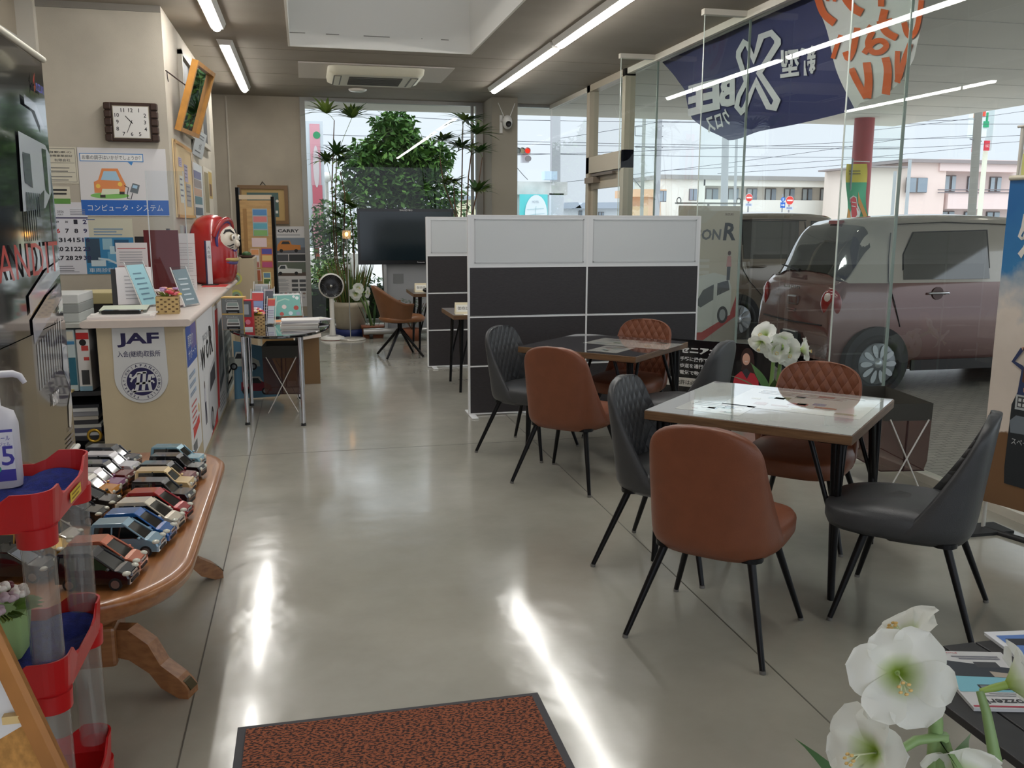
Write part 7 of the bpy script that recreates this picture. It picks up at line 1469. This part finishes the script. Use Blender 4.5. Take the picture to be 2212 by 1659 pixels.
m = MB(); f = FY(0, 0, z); m.rect(f, -.1, -.1, .1, .1, P(40, 104, 200), .002); m.poly(f, [(-.07, -.015), (.02, -.015), (.02, -.05), (.08, 0), (.02, .05), (.02, .015), (-.07, .015)], WHT, .006); m.build('panel', t); m = MB(); m.disc(f, 0, .2, .085, P(60, 120, 206), .002); m.rect(f, -.012, .15, .012, .25, WHT, .006); m.build('disc', t)
t = thing('banner_flag', 'yellow and green upright banner flag with red lettering beside the red column', 'flag', (aty(1832, 470, 13.2).x, 13.2, 0)); o = Vector(t.location); z1 = aty(1840, 348, 13.2).z
m = MB(); m.tube([(0, 0, 0), (.01, 0, z1+.04)], .014, P(150, 156, 160), 8); m.tube([(.01, 0, z1), (.32, 0, z1-.005)], .007, WHT, 6); m.build('pole', t)
def fl(u, v): a = aty(1829+u*(42-2*v)+0*v, 354+v*120, 13.2); return (a.x-o.x+.04*v*u+.03*(v > .8)*(v-.8)*5*(u-.3), .03*sin(6*v+4*u), a.z)
m = MB(); YL, GR, RD, OR_ = P(226, 206, 52), P(56, 172, 122), P(216, 42, 52), P(236, 160, 60)
for j in range(12): m.grid(lambda u, v, j=j: fl(u, (j+v)/12), 6, 2, YL if j < 4 else GR)
m.build('cloth', t); m = MB(); f = lambda x, y, d=0.0: Vector(fl(x, y))-Vector((0, .012+d, 0))
m.poly(f, [(.08, .62), (.25, .57), (.42, .60), (.55, .75), (.72, .85), (.6, .98), (.2, .98)], P(236, 234, 230), .0); m.poly(f, [(.12, .64), (.26, .59), (.38, .62), (.5, .77), (.64, .86), (.55, .97), (.25, .96)], RD, .004)
for y in (.68, .75): m.poly(f, [(.16, y), (.4, y+.015), (.4, y+.028), (.16, y+.015)], P(236, 234, 230), .008)
m.poly(f, [(.5, .5), (.6, .6), (.95, .95), (.8, .98), (.55, .7)], OR_, .002); m.poly(f, [(-.0, .8), (.1, .85), (.2, .97), (0, .98)], OR_, .002)
m.lines(lambda x, y, d=0.0: f(x, 1-y, d), .15, .88, .8, 2, .05, .018, P(110, 100, 30), .004); m.build('print', t)
# overhead wires
wires = [((1050, 258), (2212, 268), 30, 6), ((1110, 305), (1950, 318), 32, 4), ((1110, 311), (1950, 322), 32, 4), ((1110, 331), (1950, 340), 34, 5), ((1110, 335), (2110, 292), 34, 8), ((1110, 405), (1950, 300), 36, 10), ((1115, 360), (1140, 388), 24, 2), ((1200, 300), (1430, 262), 33, 3), ((1430, 262), (2115, 258), 33, 10), ((1860, 300), (2212, 292), 27, 6), ((1850, 322), (2212, 305), 27, 6), ((1850, 285), (2212, 240), 28, 4), ((760, 245), (1050, 262), 30, 2), ((660, 290), (1050, 296), 32, 4), ((660, 312), (1050, 318), 32, 4), ((1430, 368), (2100, 318), 45, 12), ((1550, 375), (1950, 345), 60, 4)]
WR = P(74, 78, 88)
for (a, b, Y, sag) in wires:
    m = MB(); pts = []
    for i in range(13): k = i/12; p = aty(a[0]+(b[0]-a[0])*k, a[1]+(b[1]-a[1])*k+sag*4*k*(1-k)*.5, Y+.8*k); pts.append(p-aty(a[0], a[1], Y))
    m.tube(pts, .011*Y/30, WR, 4); m.build('overhead_wire', None, aty(a[0], a[1], Y), label='thin dark overhead cable strung across the grey sky outside', cat='cable', group='overhead cables across the sky')
# ================================================================== RIGHT SIDE AND FOREGROUND
# large sales flag hanging outside the glass
FB, FWH, FOR = mat('flag_navy', (40, 44, 92), .8), mat('flag_white', (206, 204, 204), .8), mat('flag_orange', (206, 92, 40), .8)
t = thing('sales_flag', 'huge blue and white sales flag with mirrored lettering hanging outside the glass', 'flag', (3.80, 7.2, 2.9)); o = Vector(t.location)
def fpt(px, py, d=0.0):
    p = atx(px, py, 3.80); return Vector((3.80-d+.02*sin(p.y*5)+.015*sin(p.z*9), p.y, p.z))-o
def fan_poly(m, pts, mt, d, th=.004):
    v = [fpt(x, y, d) for x, y in pts]; m.add(v, [tuple(range(len(v)))], mt); w = [p+Vector((th, 0, 0)) for p in v]; m.add(w, [tuple(range(len(v)-1, -1, -1))], mt)
def strips(m, top, bot, mt, d, n=40):      # cloth between two polylines given in the photo, as a fine grid
    def at(pl, k):
        L = [0]
        for i in range(1, len(pl)): L.append(L[-1]+sqrt((pl[i][0]-pl[i-1][0])**2+(pl[i][1]-pl[i-1][1])**2))
        s = k*L[-1]
        for i in range(1, len(pl)):
            if s <= L[i]+1e-6: q = (s-L[i-1])/max(1e-6, L[i]-L[i-1]); return (pl[i-1][0]+(pl[i][0]-pl[i-1][0])*q, pl[i-1][1]+(pl[i][1]-pl[i-1][1])*q)
        return pl[-1]
    m.grid(lambda u, v: fpt(at(top, u)[0]+(at(bot, u)[0]-at(top, u)[0])*v, at(top, u)[1]+(at(bot, u)[1]-at(top, u)[1])*v, d), n, 16, mt)
m = MB(); strips(m, [(1424, 122), (1500, 85), (1634, 32), (1700, 5), (1752, -16)], [(1424, 122), (1462, 180), (1478, 195), (1500, 255), (1530, 282), (1568, 304), (1600, 298), (1640, 284), (1740, 262), (1800, 250), (1848, 238)], FB, 0); m.build('navy_cloth', t)
m = MB(); strips(m, [(1752, -16), (1860, -60), (1986, -100)], [(1848, 238), (1858, 222), (1880, 215), (1920, 195), (1950, 165), (1975, 125), (1988, 60), (1990, 0)], FWH, 0); m.build('white_cloth', t)
def fq(px, py): return (px, py)
m = MB()
def tp(txt, pts, h_, mt, bold=.03, shear=0.0, mirror=True):
    """letters running along a baseline in the photo, seen from the back (mirrored)"""
    (x0, y0), (x1, y1) = pts; vs, fs, a0, a1, b0, b1 = textgeo(txt, bold, shear); out = []
    L = sqrt((x1-x0)**2+(y1-y0)**2); ux, uy = (x1-x0)/L, (y1-y0)/L; vx, vy = -.10, -1.0
    for v in vs:
        k = (v[0]-a0)/(a1-a0); k = 1-k if mirror else k; q = (v[1]-b0)/(b1-b0)*h_
        out.append(fpt(x0+ux*L*k+vx*q, y0+uy*L*k+vy*q, .014))
    m.add(out, fs, mt)
WT_ = mat('flag_lettering', (200, 200, 204), .8)
tp('BEE', ((1496, 252), (1592, 226)), 66, WT_, .05); tp('クロス', ((1532, 288), (1578, 268)), 36, WT_, .03); tp('新型', ((1690, 172), (1768, 160)), 64, WT_, .03); tp('SUZUKI', ((1426, 136), (1450, 128)), 9, WT_, .04)
# big open X
for pl in ([(1588, 110), (1608, 84), (1622, 92), (1632, 118), (1645, 75), (1672, 64), (1686, 84), (1686, 96), (1654, 158), (1690, 216), (1680, 240), (1662, 236), (1642, 188), (1622, 238), (1606, 250), (1590, 232), (1596, 206), (1612, 176), (1586, 124)],):
    n = len(pl); c = (1636, 160); inn = []
    for i in range(n):
        a, b, q = pl[i-1], pl[i], pl[(i+1) % n]; e1, e2 = Vector((b[0]-a[0], b[1]-a[1])).normalized(), Vector((q[0]-b[0], q[1]-b[1])).normalized(); nr = Vector((-e1.y-e2.y, e1.x+e2.x)).normalized(); k = 12/max(.55, abs(nr.dot(Vector((-e1.y, e1.x))))); inn.append((b[0]+nr.x*k, b[1]+nr.y*k))
    v = [fpt(x, y, .013) for x, y in pl]+[fpt(x, y, .013) for x, y in inn]; m.add(v, [(i, (i+1) % n, n+(i+1) % n, n+i) for i in range(n)], WT_)
m.build('mirrored_lettering', t)
m = MB()
def brush(pts, w): 
    L = []; R_ = []
    n = len(pts)
    for i in range(n):
        a, b = pts[max(0, i-1)], pts[min(n-1, i+1)]; dx, dy = b[0]-a[0], b[1]-a[1]; k = sqrt(dx*dx+dy*dy) or 1; L.append(fpt(pts[i][0]-dy/k*w, pts[i][1]+dx/k*w, .012)); R_.append(fpt(pts[i][0]+dy/k*w, pts[i][1]-dx/k*w, .012))
    m.add(L+R_, [(i, i+1, n+i+1, n+i) for i in range(n-1)], FOR)
def smooth(pts, n=5):
    out = []
    for i in range(len(pts)-1):
        p = [pts[max(0, min(len(pts)-1, i+k))] for k in (-1, 0, 1, 2)]
        for q in range(n):
            u = q/n; out.append(tuple(.5*(2*p[1][k]+(p[2][k]-p[0][k])*u+(2*p[0][k]-5*p[1][k]+4*p[2][k]-p[3][k])*u*u+(3*p[1][k]-p[0][k]-3*p[2][k]+p[3][k])*u**3) for k in (0, 1)))
    return out+[pts[-1]]
for pts, w in (([(1768, -30), (1771, 0), (1781, 30), (1806, 50)], 9), ([(1830, -20), (1836, 0), (1850, 19), (1865, 28)], 9), ([(1796, -16), (1793, 3)], 4), ([(1811, -16), (1809, 4)], 4), ([(1822, 76), (1815, 100), (1809, 127)], 5.5), ([(1856, 60), (1854, 85), (1852, 108), (1844, 127), (1836, 112)], 6.5), ([(1902, -12), (1901, 14)], 6), ([(1908, 20), (1904, 48), (1914, 69), (1937, 82)], 7.5), ([(1924, 43), (1894, 51)], 5), ([(1883, 55), (1872, 72)], 5), ([(1887, 68), (1880, 92), (1890, 112), (1906, 112), (1917, 99), (1906, 88), (1890, 92), (1874, 116)], 6), ([(1949, 48), (1958, 70), (1970, 78), (1981, 58), (1985, 0)], 6.5), ([(1850, 148), (1860, 176), (1874, 212)], 6.5), ([(1880, 135), (1882, 172), (1875, 212)], 7.5), ([(1916, 124), (1920, 154), (1911, 204)], 8), ([(1941, 110), (1938, 178)], 5.5), ([(1968, 94), (1957, 124), (1946, 155), (1936, 178)], 6)): brush(smooth(pts), w)
m.build('orange_lettering', t)
m = MB(); m.tube([fpt(1418, 118), fpt(1634, 28), fpt(1752, -20), fpt(1990, -105)], .008, P(206, 206, 200), 6); m.build('cord', t)
# tan roll-up banner outside (white car picture)
t = thing('banner_stand', 'beige banner with dark capitals and a white car picture standing outside the glass fin', 'banner', (4.05, 8.62, -.02)); f = FY(-.34, 0, .33); W_, H_ = .68, 1.42
TAN = mat('banner_tan', (206, 192, 174), .55); m = MB(); m.prism([(0, 0), (W_, 0), (W_, H_), (0, H_)], f, .004, TAN); m.build('sheet', t); g = lambda x, y, d=0.0: f(x, y, d+.005); m = MB()
m.text(g, 'WAGON', .20, 1.13, .11, P(110, 108, 108), .002, bold=.03, w=.56, shear=.1); m.text(g, 'R', .57, 1.16, .18, P(50, 50, 52), .002, bold=.03, w=.14, shear=.1); m.text(g, 'SUZUKI', .56, 1.335, .022, P(90, 60, 60), .002, w=.09); m.poly(g, [(.1, 1.38), (.45, 1.38), (.3, 1.25), (.08, 1.22)], P(206, 196, 182))
for i in range(4): m.rect(g, .18, .85-.06*i, .36, .88-.06*i, P(214, 206, 196))
m.poly(g, [(.0, .03), (.68, .30), (.68, .0), (0, .0)], P(168, 158, 148)); m.poly(g, [(.10, .03), (.62, .32), (.68, .50), (.68, .28), (.3, .02)], P(176, 44, 40), .0015)
m.poly(g, [(.06, .12), (.06, .5), (.2, .70), (.42, .74), (.58, .70), (.62, .58), (.62, .30), (.3, .12)], P(214, 212, 206), .002); m.poly(g, [(.22, .42), (.3, .56), (.42, .62), (.42, .46), (.28, .38)], P(70, 74, 76), .003); m.poly(g, [(.46, .5), (.46, .63), (.58, .66), (.6, .56)], P(60, 62, 64), .003)
for x, y in ((.12, .12), (.53, .30)): m.disc(g, x, y, .06, BLK, .0035, .09); m.disc(g, x, y, .035, P(160, 162, 164), .004, .06)
for x, y, c in ((.58, .80, (206, 150, 146)), (.12, .76, (206, 176, 60))): m.poly(g, [(x-.02, y-.14), (x+.015, y-.14), (x+.02, y), (x-.02, y)], P(60, 60, 64) if x > .3 else P(*c), .0025); m.poly(g, [(x-.03, y), (x+.03, y), (x+.02, y+.11), (x-.02, y+.11)], P(*c), .003); m.disc(g, x, y+.14, .018, P(90, 66, 56), .003, .024)
m.build('print', t); m = MB(); m.cyl((-.37, .02, 1.775), (.37, .02, 1.775), .009, .009, P(196, 196, 196), 8)
for x in (-.33, .33): m.tube([(x+.022*cos(a), .02, 1.80+.03*sin(a)) for a in [2*pi*i/16 for i in range(16)]], .005, P(120, 122, 126), 6, closed=True)
m.build('top_rail', t); m = MB(); m.cyl((0, .03, .01), (0, .03, 1.78), .012, .012, ALU, 8); m.bx((-.36, -.08, 0), (.36, .1, .03), P(150, 150, 150)); m.tube([(-.34, .01, .03), (-.34, .01, .34)], .008, ALU, 6); m.tube([(.34, .01, .03), (.34, .01, .34)], .008, ALU, 6); m.build('base', t)
# mobility scooter poster board
p0, p1 = Vector((2.84, 6.89, 0)), Vector((3.50, 6.22, 0)); u = (p1-p0).normalized(); W_ = (p1-p0).length; H_ = .62
t = thing('scooter_poster', 'black poster board with white lettering and a woman in red by the glass wall', 'poster', p0); f = fr_((0, 0, .0), u, (0, 0, 1))
m = MB(); m.prism([(0, 0), (W_, 0), (W_, H_), (0, H_)], lambda x, y, d=0.0: f(x, y, d-.02), .02, mat('poster_black', (20, 20, 24), .2, coat=.6)); m.build('board', t); g = f; m = MB(); WL = P(214, 214, 214)
m.text(g, 'セニアカー', .385, .535, .055, WL, .002, bold=.05, w=.40, shear=.1)
for i, s in enumerate(('手軽に操作できます', '歩道を通行できます', '電気で動きます')): m.text(g, s, .185, .462-.056*i, .036, WL, .002, bold=.02, ax='l', w=.36 if i < 2 else .29)
m.rect(g, 0, .232, .60, .305, P(206, 202, 194), .001); m.text(g, '免許は必要ありません', .15, .268, .04, P(50, 48, 46), .002, bold=.01, ax='l', w=.43)
m.build('lettering', t); m = MB()
g = lambda x, y, d=0.0: f((x-.655)*.85+.745, (y-.48)*.95+.505, d)
m.poly(g, [(.5, .0), (.52, .2), (.54, .32), (.60, .37), (.72, .37), (.77, .3), (.79, 0)], P(186, 50, 62), .002); m.disc(g, .655, .48, .062, P(54, 32, 30), .003, .09); m.poly(g, [(.60, .38), (.62, .48), (.72, .48), (.73, .36)], P(54, 32, 30), .0026); m.disc(g, .645, .475, .036, P(214, 166, 146), .004, .05); m.rect(g, .633, .452, .66, .457, P(236, 226, 222), .005); m.poly(g, [(.61, .37), (.66, .31), (.69, .37), (.65, .40)], P(56, 56, 62), .004)
m.poly(g, [(.48, .05), (.56, .12), (.66, .1), (.64, .0), (.5, .0)], P(90, 80, 90), .005); m.build('picture', t)
m = MB(); m.bx((.02, .02, 0), (.06, .2, .012), BLK); v = [Matrix.Rotation(math.atan2(u.y, u.x), 3, 'Z') @ Vector(q) for q in m.v]; m.v = [tuple(q) for q in v]; m.build('foot', t)
# blue banner at the right edge
p0, p1 = Vector((3.325, 3.76, 0)), Vector((3.505, 3.16, 0)); u = (p1-p0).normalized(); W_ = (p1-p0).length
t = thing('banner_stand', 'blue sky banner with a woman and a car at the right edge', 'banner', p0); f = fr_((0, 0, .16), u, (0, 0, 1)); H_ = 1.62
bs = bpy.data.materials.new('banner_sky_print'); bs.use_nodes = True; n, l = bs.node_tree.nodes, bs.node_tree.links; b_ = n['Principled BSDF']; b_.inputs['Roughness'].default_value = .4
tc = n.new('ShaderNodeTexCoord'); sx = n.new('ShaderNodeSeparateXYZ'); l.new(tc.outputs['Object'], sx.inputs[0]); nz = n.new('ShaderNodeTexNoise'); nz.inputs['Scale'].default_value = 6; nz.inputs['Detail'].default_value = 6; l.new(tc.outputs['Object'], nz.inputs['Vector'])
ad = n.new('ShaderNodeMath'); ad.operation = 'MULTIPLY_ADD'; ad.inputs[1].default_value = .55; l.new(nz.outputs['Fac'], ad.inputs[0]); l.new(sx.outputs['Z'], ad.inputs[2])
rp = n.new('ShaderNodeValToRGB'); el = rp.color_ramp.elements; el[0].position = .0; el[0].color = lin((120, 88, 60)); el[1].position = 1.0; el[1].color = lin((34, 100, 158))
for ps, c in ((.415, (120, 88, 60)), (.43, (222, 208, 194)), (.62, (206, 194, 182)), (.72, (214, 202, 190)), (.80, (150, 164, 176)), (.84, (52, 120, 170))): q = el.new(ps); q.color = lin(c)
sc = n.new('ShaderNodeMath'); sc.operation = 'MULTIPLY'; sc.inputs[1].default_value = .52; l.new(ad.outputs[0], sc.inputs[0]); l.new(sc.outputs[0], rp.inputs['Fac']); l.new(rp.outputs['Color'], b_.inputs['Base Color'])
m = MB(); m.prism([(0, 0), (W_, 0), (W_, H_-.02), (0, H_-.02)], lambda x, y, d=0.0: f(x, y, d-.004), .004, bs); m.build('sheet', t); g = f; m = MB()
m.text(g, '外', .135, 1.34, .21, P(216, 212, 204), .003, bold=.04, rot=.12, w=.14); m.text(g, '新', .25, .98, .14, P(216, 212, 204), .003, bold=.04); m.disc(g, .245, 1.10, .045, P(206, 70, 50), .003); m.build('lettering', t); m = MB()
m.poly(g, [(.118, .2), (.122, .52), (.15, .60), (W_, .64), (W_, .1), (.125, .12)], P(34, 38, 42), .003); m.rect(g, .14, .50, .34, .575, P(176, 180, 180), .004); m.rect(g, .15, .512, .33, .565, P(60, 62, 64), .005)
for i in range(4):
    for j in range(2): m.rect(g, .155+.022*i, .517+.024*j, .17+.022*i, .533+.024*j, P(190, 192, 190), .006)
m.poly(g, [(.122, .44), (.15, .47), (W_, .46), (W_, .40), (.13, .38)], P(110, 118, 126), .004); m.text(g, 'スペーシア', .21, .34, .03, P(196, 196, 196), .004, w=.14); m.build('car_picture', t); m = MB()
g = lambda x, y, d=0.0: f(.190+(x-.33)*.50, .775+(y-.665)*.66, d)
m.poly(g, [(.24, .36), (.26, .56), (.33, .60), (.42, .58), (.44, .36)], P(44, 56, 92), .005); m.disc(g, .325, .665, .05, P(70, 44, 36), .006, .06); m.poly(g, [(.275, .46), (.285, .66), (.37, .66), (.36, .50), (.33, .44)], P(86, 50, 38), .0055); m.disc(g, .325, .65, .032, P(196, 146, 122), .007, .042); m.poly(g, [(.25, .69), (.40, .69), (.365, .75), (.28, .75)], P(74, 60, 52), .008); stroke(m, g, [(.27, .56), (.17, .60), (.245, .70)], .018, P(44, 56, 92), .006); stroke(m, g, [(.245, .70), (.30, .72)], .012, P(196, 146, 122), .007); stroke(m, g, [(.30, .40), (.44, .42)], .016, P(196, 146, 122), .007); m.build('woman_picture', t); g = f
m = MB(); m.cyl(f(.02, -.16, -.03), f(.02, H_+.23, -.03), .010, .010, P(206, 202, 192), 8); m.cyl(f(0, H_-.01, .002), f(W_, H_-.01, .002), .012, .012, P(214, 206, 186), 8); m.cyl(f(0, H_+.23, -.02), f(W_, H_+.23, -.02), .006, .006, P(196, 190, 180), 8); m.build('frame', t)
m = MB(); m.prism([(.04, H_), (W_, H_), (W_, H_+.2), (.10, H_+.2), (.05, H_+.12)], lambda x, y, d=0.0: f(x, y, d-.003), .003, P(206, 206, 200)); m.disc(g, .13, H_+.07, .05, P(206, 206, 210), .003); m.disc(g, .13, H_+.07, .03, P(150, 152, 158), .004); m.poly(g, [(.05, H_), (.09, H_), (.09, H_+.1), (.05, H_+.1)], P(206, 206, 130), .001); m.rect(g, .1, H_+.13, W_, H_+.17, P(176, 190, 206), .002); m.build('header_print', t)
m = MB(); m.cyl(f(.02, -.16, -.03), f(W_, -.16, -.03)+Vector((0, 0, .012)), .02, .02, BLK, 8); m.bx(f(.0, -.16, -.15), f(.06, -.145, .15), BLK); m.build('base', t)
# amaryllis behind the near table
t = thing('potted_amaryllis', 'white amaryllis blooming behind the near table, in front of the scooter poster', 'plant', (3.12, 5.50, 0)); o = Vector(t.location)
m = MB(); m.lathe([(0, 0), (.10, 0), (.14, .36), (.15, .36), (.15, .40), (.135, .40), (.13, .36), (0, .36)], TERRA); m.lathe([(0, .355), (.13, .355)], SOIL); m.build('pot', t)
stems = [(-.03, 0), (.03, .02)]
for px, py, d, r in ((1648, 722, (-.8, -.35, .45), .105), (1642, 745, (-.6, -.5, -.55), .09), (1678, 757, (-.45, -.85, .0), .10), (1702, 762, (-.1, -1, -.05), .11), (1742, 755, (.95, -.3, .1), .10), (1690, 728, (.2, .5, .7), .085)):
    p = aty(px, py, 5.45+random.uniform(-.04, .04))-o; b = blossom(t, p, d, r, random.random()); s0 = Vector(stems[0 if px < 1670 else 1]+(.36,)); top = Vector((s0.x+.02, s0.y, b.z-.06)); m = MB(); m.tube([s0, s0.lerp(top, .6), top, b], [.014, .013, .011, .007], GSTEM, 8); m.build('stem', t)
m = MB()
for a, L, dr in ((3.3, .42, .5), (3.7, .36, .35), (2.7, .38, .3), (.1, .36, .4), (1.6, .4, .2), (5.0, .34, .3), (4.2, .30, .1)): blade(m, (.03*cos(a), .03*sin(a), .36), (cos(a)*.75, sin(a)*.75, .7), L+.02, .07, dr, mat('strap_leaf', (58, 96, 48), .4), 10)
m.build('leaves', t)
# near amaryllis in the lower right corner
t = thing('potted_amaryllis', 'large white amaryllis blooming in the foreground at the lower right', 'plant', (1.20, 1.42, 0)); o = Vector(t.location)
m = MB(); m.lathe([(0, 0), (.10, 0), (.135, .2), (.145, .2), (.145, .235), (.13, .235), (.125, .2), (0, .2)], TERRA); m.lathe([(0, .195), (.125, .195)], SOIL); m.build('pot', t)
YA = 1.42
for px, py, Y, d, r, ro in ((1948, 1462, 1.36, (-.42, -.84, .30), .105, .15), (1948, 1362, 1.46, (-.55, .25, .75), .088, .4), (1862, 1625, 1.38, (-.93, -.20, .28), .10, .2), (2080, 1655, 1.40, (.35, .75, .45), .085, .7), (2215, 1470, 1.44, (.8, -.3, .3), .095, .3)):
    p = aty(px, py, Y)-o; b = blossom(t, p, d, r, ro); hub = aty(2035, 1590, 1.42)-o if px < 2100 else aty(2150, 1640, 1.42)-o; m = MB()
    if px < 2000 and py < 1500: hub = aty(2022, 1560, 1.43)-o
    m.tube([Vector((.0 if px < 2100 else .03, 0, .2)), hub.lerp(Vector((0, 0, .2)), .5)+Vector((.012, 0, 0)), hub, hub.lerp(b, .6)+Vector((0, 0, .012)), b], [.016, .0155, .014, .010, .008], mat('amaryllis_stem', (132, 160, 104), .45), 10); m.build('stem', t)
m = MB()
for a, L, dr in ((3.9, .40, .5), (.6, .45, .35), (5.6, .36, .5), (2.2, .42, .3)): blade(m, (.03*cos(a), .03*sin(a), .2), (cos(a)*.6, sin(a)*.6, .8), L, .06, dr, _M['strap_leaf'], 10)
m.build('leaves', t)
# low black slatted folding table with magazines
t = thing('folding_table', 'low black slatted folding table at the lower right corner', 'table', (1.95, 1.55, 0)); BS = mat('black_slat', (40, 40, 42), .5, noise=.1, nscale=20)
for i in range(9): m = MB(); m.box((-.42+i*.105, 0, .385), (.100, .88, .022), BS, None, .003); m.build('slat', t)
m = MB(); m.bx((-.46, .36, .35), (.46, .40, .374), BLK); m.bx((-.46, -.40, .35), (.46, -.36, .374), BLK); m.build('rail', t)
for y in (.3, -.3):
    for s in (-1, 1): m = MB(); m.tube([(s*.40, y+.02*s, .355), (-s*.40, y+.02*s, .012)], .014, BLK, 8); m.cyl((-s*.40, y+.02*s-.0, 0), (-s*.40, y+.02*s, .03), .02, .018, BLK, 10); m.build('leg', t)
m = MB(); m.cyl((-.40, -.3, .06), (-.40, .3, .06), .012, .012, BLK, 8); m.cyl((.40, -.3, .06), (.40, .3, .06), .012, .012, BLK, 8); m.build('stretcher', t)
def mag(x, y, rz, z, label, paint, paper):
    t = thing('magazine', label, 'magazine', (x, y, z), rz, 'magazines on the black slatted table'); m = MB(); m.box((0, 0, .004), (.205, .29, .008), P(*paper)); m.build('pages', t); m = MB(); m.box((0, 0, .0088), (.207, .292, .0012), P(*paper)); paint(m, FZ(0, 0, .0096, pi)); m.build('cover', t)
def mg1(m, f):
    m.text(f, 'carrozzeria', -.01, .115, .024, DK, .0006, bold=.02, w=.17); m.rect(f, -.1, .135, .1, .142, P(170, 50, 70), .0006); m.rect(f, -.1, -.02, .1, .07, P(126, 190, 206), .0004); m.poly(f, [(-.1, -.05), (.1, -.1), (.1, -.01), (-.1, .0)], P(44, 50, 60), .0006); m.rect(f, -.05, .035, .045, .06, P(40, 44, 50), .0008); m.rect(f, -.045, .039, .04, .056, P(120, 130, 136), .0010); m.lines(f, -.06, .09, .05, 2, .01, .004, GRYP, .0008); m.poly(f, [(-.09, -.02), (-.02, -.035), (-.02, -.005), (-.09, .0)], P(176, 164, 150), .0008); m.rect(f, -.06, -.085, .0, -.055, P(60, 62, 68), .0009); m.lines(f, -.08, -.10, .06, 2, .012, .006, P(120, 120, 130), .001); m.text(f, 'Pioneer', .05, -.135, .008, P(190, 60, 70), .001, w=.06)
mag(1.665, 1.79, radians(-15), .3965, 'grey-white brochure with upside-down lettering on the black slatted table', mg1, (206, 206, 206))
def mg2(m, f):
    m.rect(f, -.085, -.12, .085, .11, P(92, 130, 196), .0004); m.poly(f, [(-.06, -.09), (.07, -.1), (.08, -.06), (-.05, -.05)], P(40, 44, 52), .0006); m.poly(f, [(-.05, -.04), (.05, -.05), (.06, .0), (-.04, .01)], P(206, 214, 222), .0006); m.poly(f, [(-.06, .0), (.04, -.01), (.05, .03), (-.05, .05)], P(70, 90, 110), .0008); m.rect(f, -.07, .06, .0, .085, P(196, 50, 50), .0008)
mag(1.93, 1.86, radians(-8), .3965, 'white-bordered blue catalogue beside the brochure on the black slatted table', mg2, (226, 228, 232))
# entrance mat
t = thing('door_mat', 'speckled rust-brown entrance mat with a dark rubber edge in the foreground', 'mat', (.223, 1.9, 0)); m = MB()
RB = mat('mat_rubber', (66, 66, 70), .7); m.bx((-.482, -.77, 0), (.482, .77, .004), RB, .002); m.build('rubber_edge', t)
mm = bpy.data.materials.new('speckled_pile'); mm.use_nodes = True; n, l = mm.node_tree.nodes, mm.node_tree.links; b = n['Principled BSDF']; b.inputs['Roughness'].default_value = .95; tc = n.new('ShaderNodeTexCoord'); mp = n.new('ShaderNodeMapping'); mp.inputs['Scale'].default_value = (60, 110, 1); mp.inputs['Rotation'].default_value = (0, 0, .2); l.new(tc.outputs['Object'], mp.inputs[0])
nz = n.new('ShaderNodeTexNoise'); nz.inputs['Scale'].default_value = 1.4; nz.inputs['Detail'].default_value = 2; l.new(mp.outputs[0], nz.inputs['Vector']); r = n.new('ShaderNodeValToRGB'); r.color_ramp.elements[0].position = .46; r.color_ramp.elements[1].position = .52; r.color_ramp.elements[0].color = lin((56, 34, 30)); r.color_ramp.elements[1].color = lin((150, 86, 56)); l.new(nz.outputs['Fac'], r.inputs['Fac']); l.new(r.outputs['Color'], b.inputs['Base Color'])
bp = n.new('ShaderNodeBump'); bp.inputs['Strength'].default_value = .8; bp.inputs['Distance'].default_value = .004; l.new(nz.outputs['Fac'], bp.inputs['Height']); l.new(bp.outputs['Normal'], b.inputs['Normal'])
m = MB(); m.bx((-.455, -.745, .004), (.455, .745, .009), mm); m.build('pile', t)
vs = SC.view_settings; vs.view_transform = 'Standard'; vs.look = 'None'; vs.exposure = EXPO; vs.gamma = 1.0; vs.use_curve_mapping = False
SC.cycles.max_bounces = 8; SC.cycles.diffuse_bounces = 4; SC.cycles.glossy_bounces = 4; SC.cycles.transparent_max_bounces = 24; SC.cycles.transmission_bounces = 6
SC.cycles.sample_clamp_indirect = 6.0; SC.cycles.caustics_reflective = False; SC.cycles.caustics_refractive = False
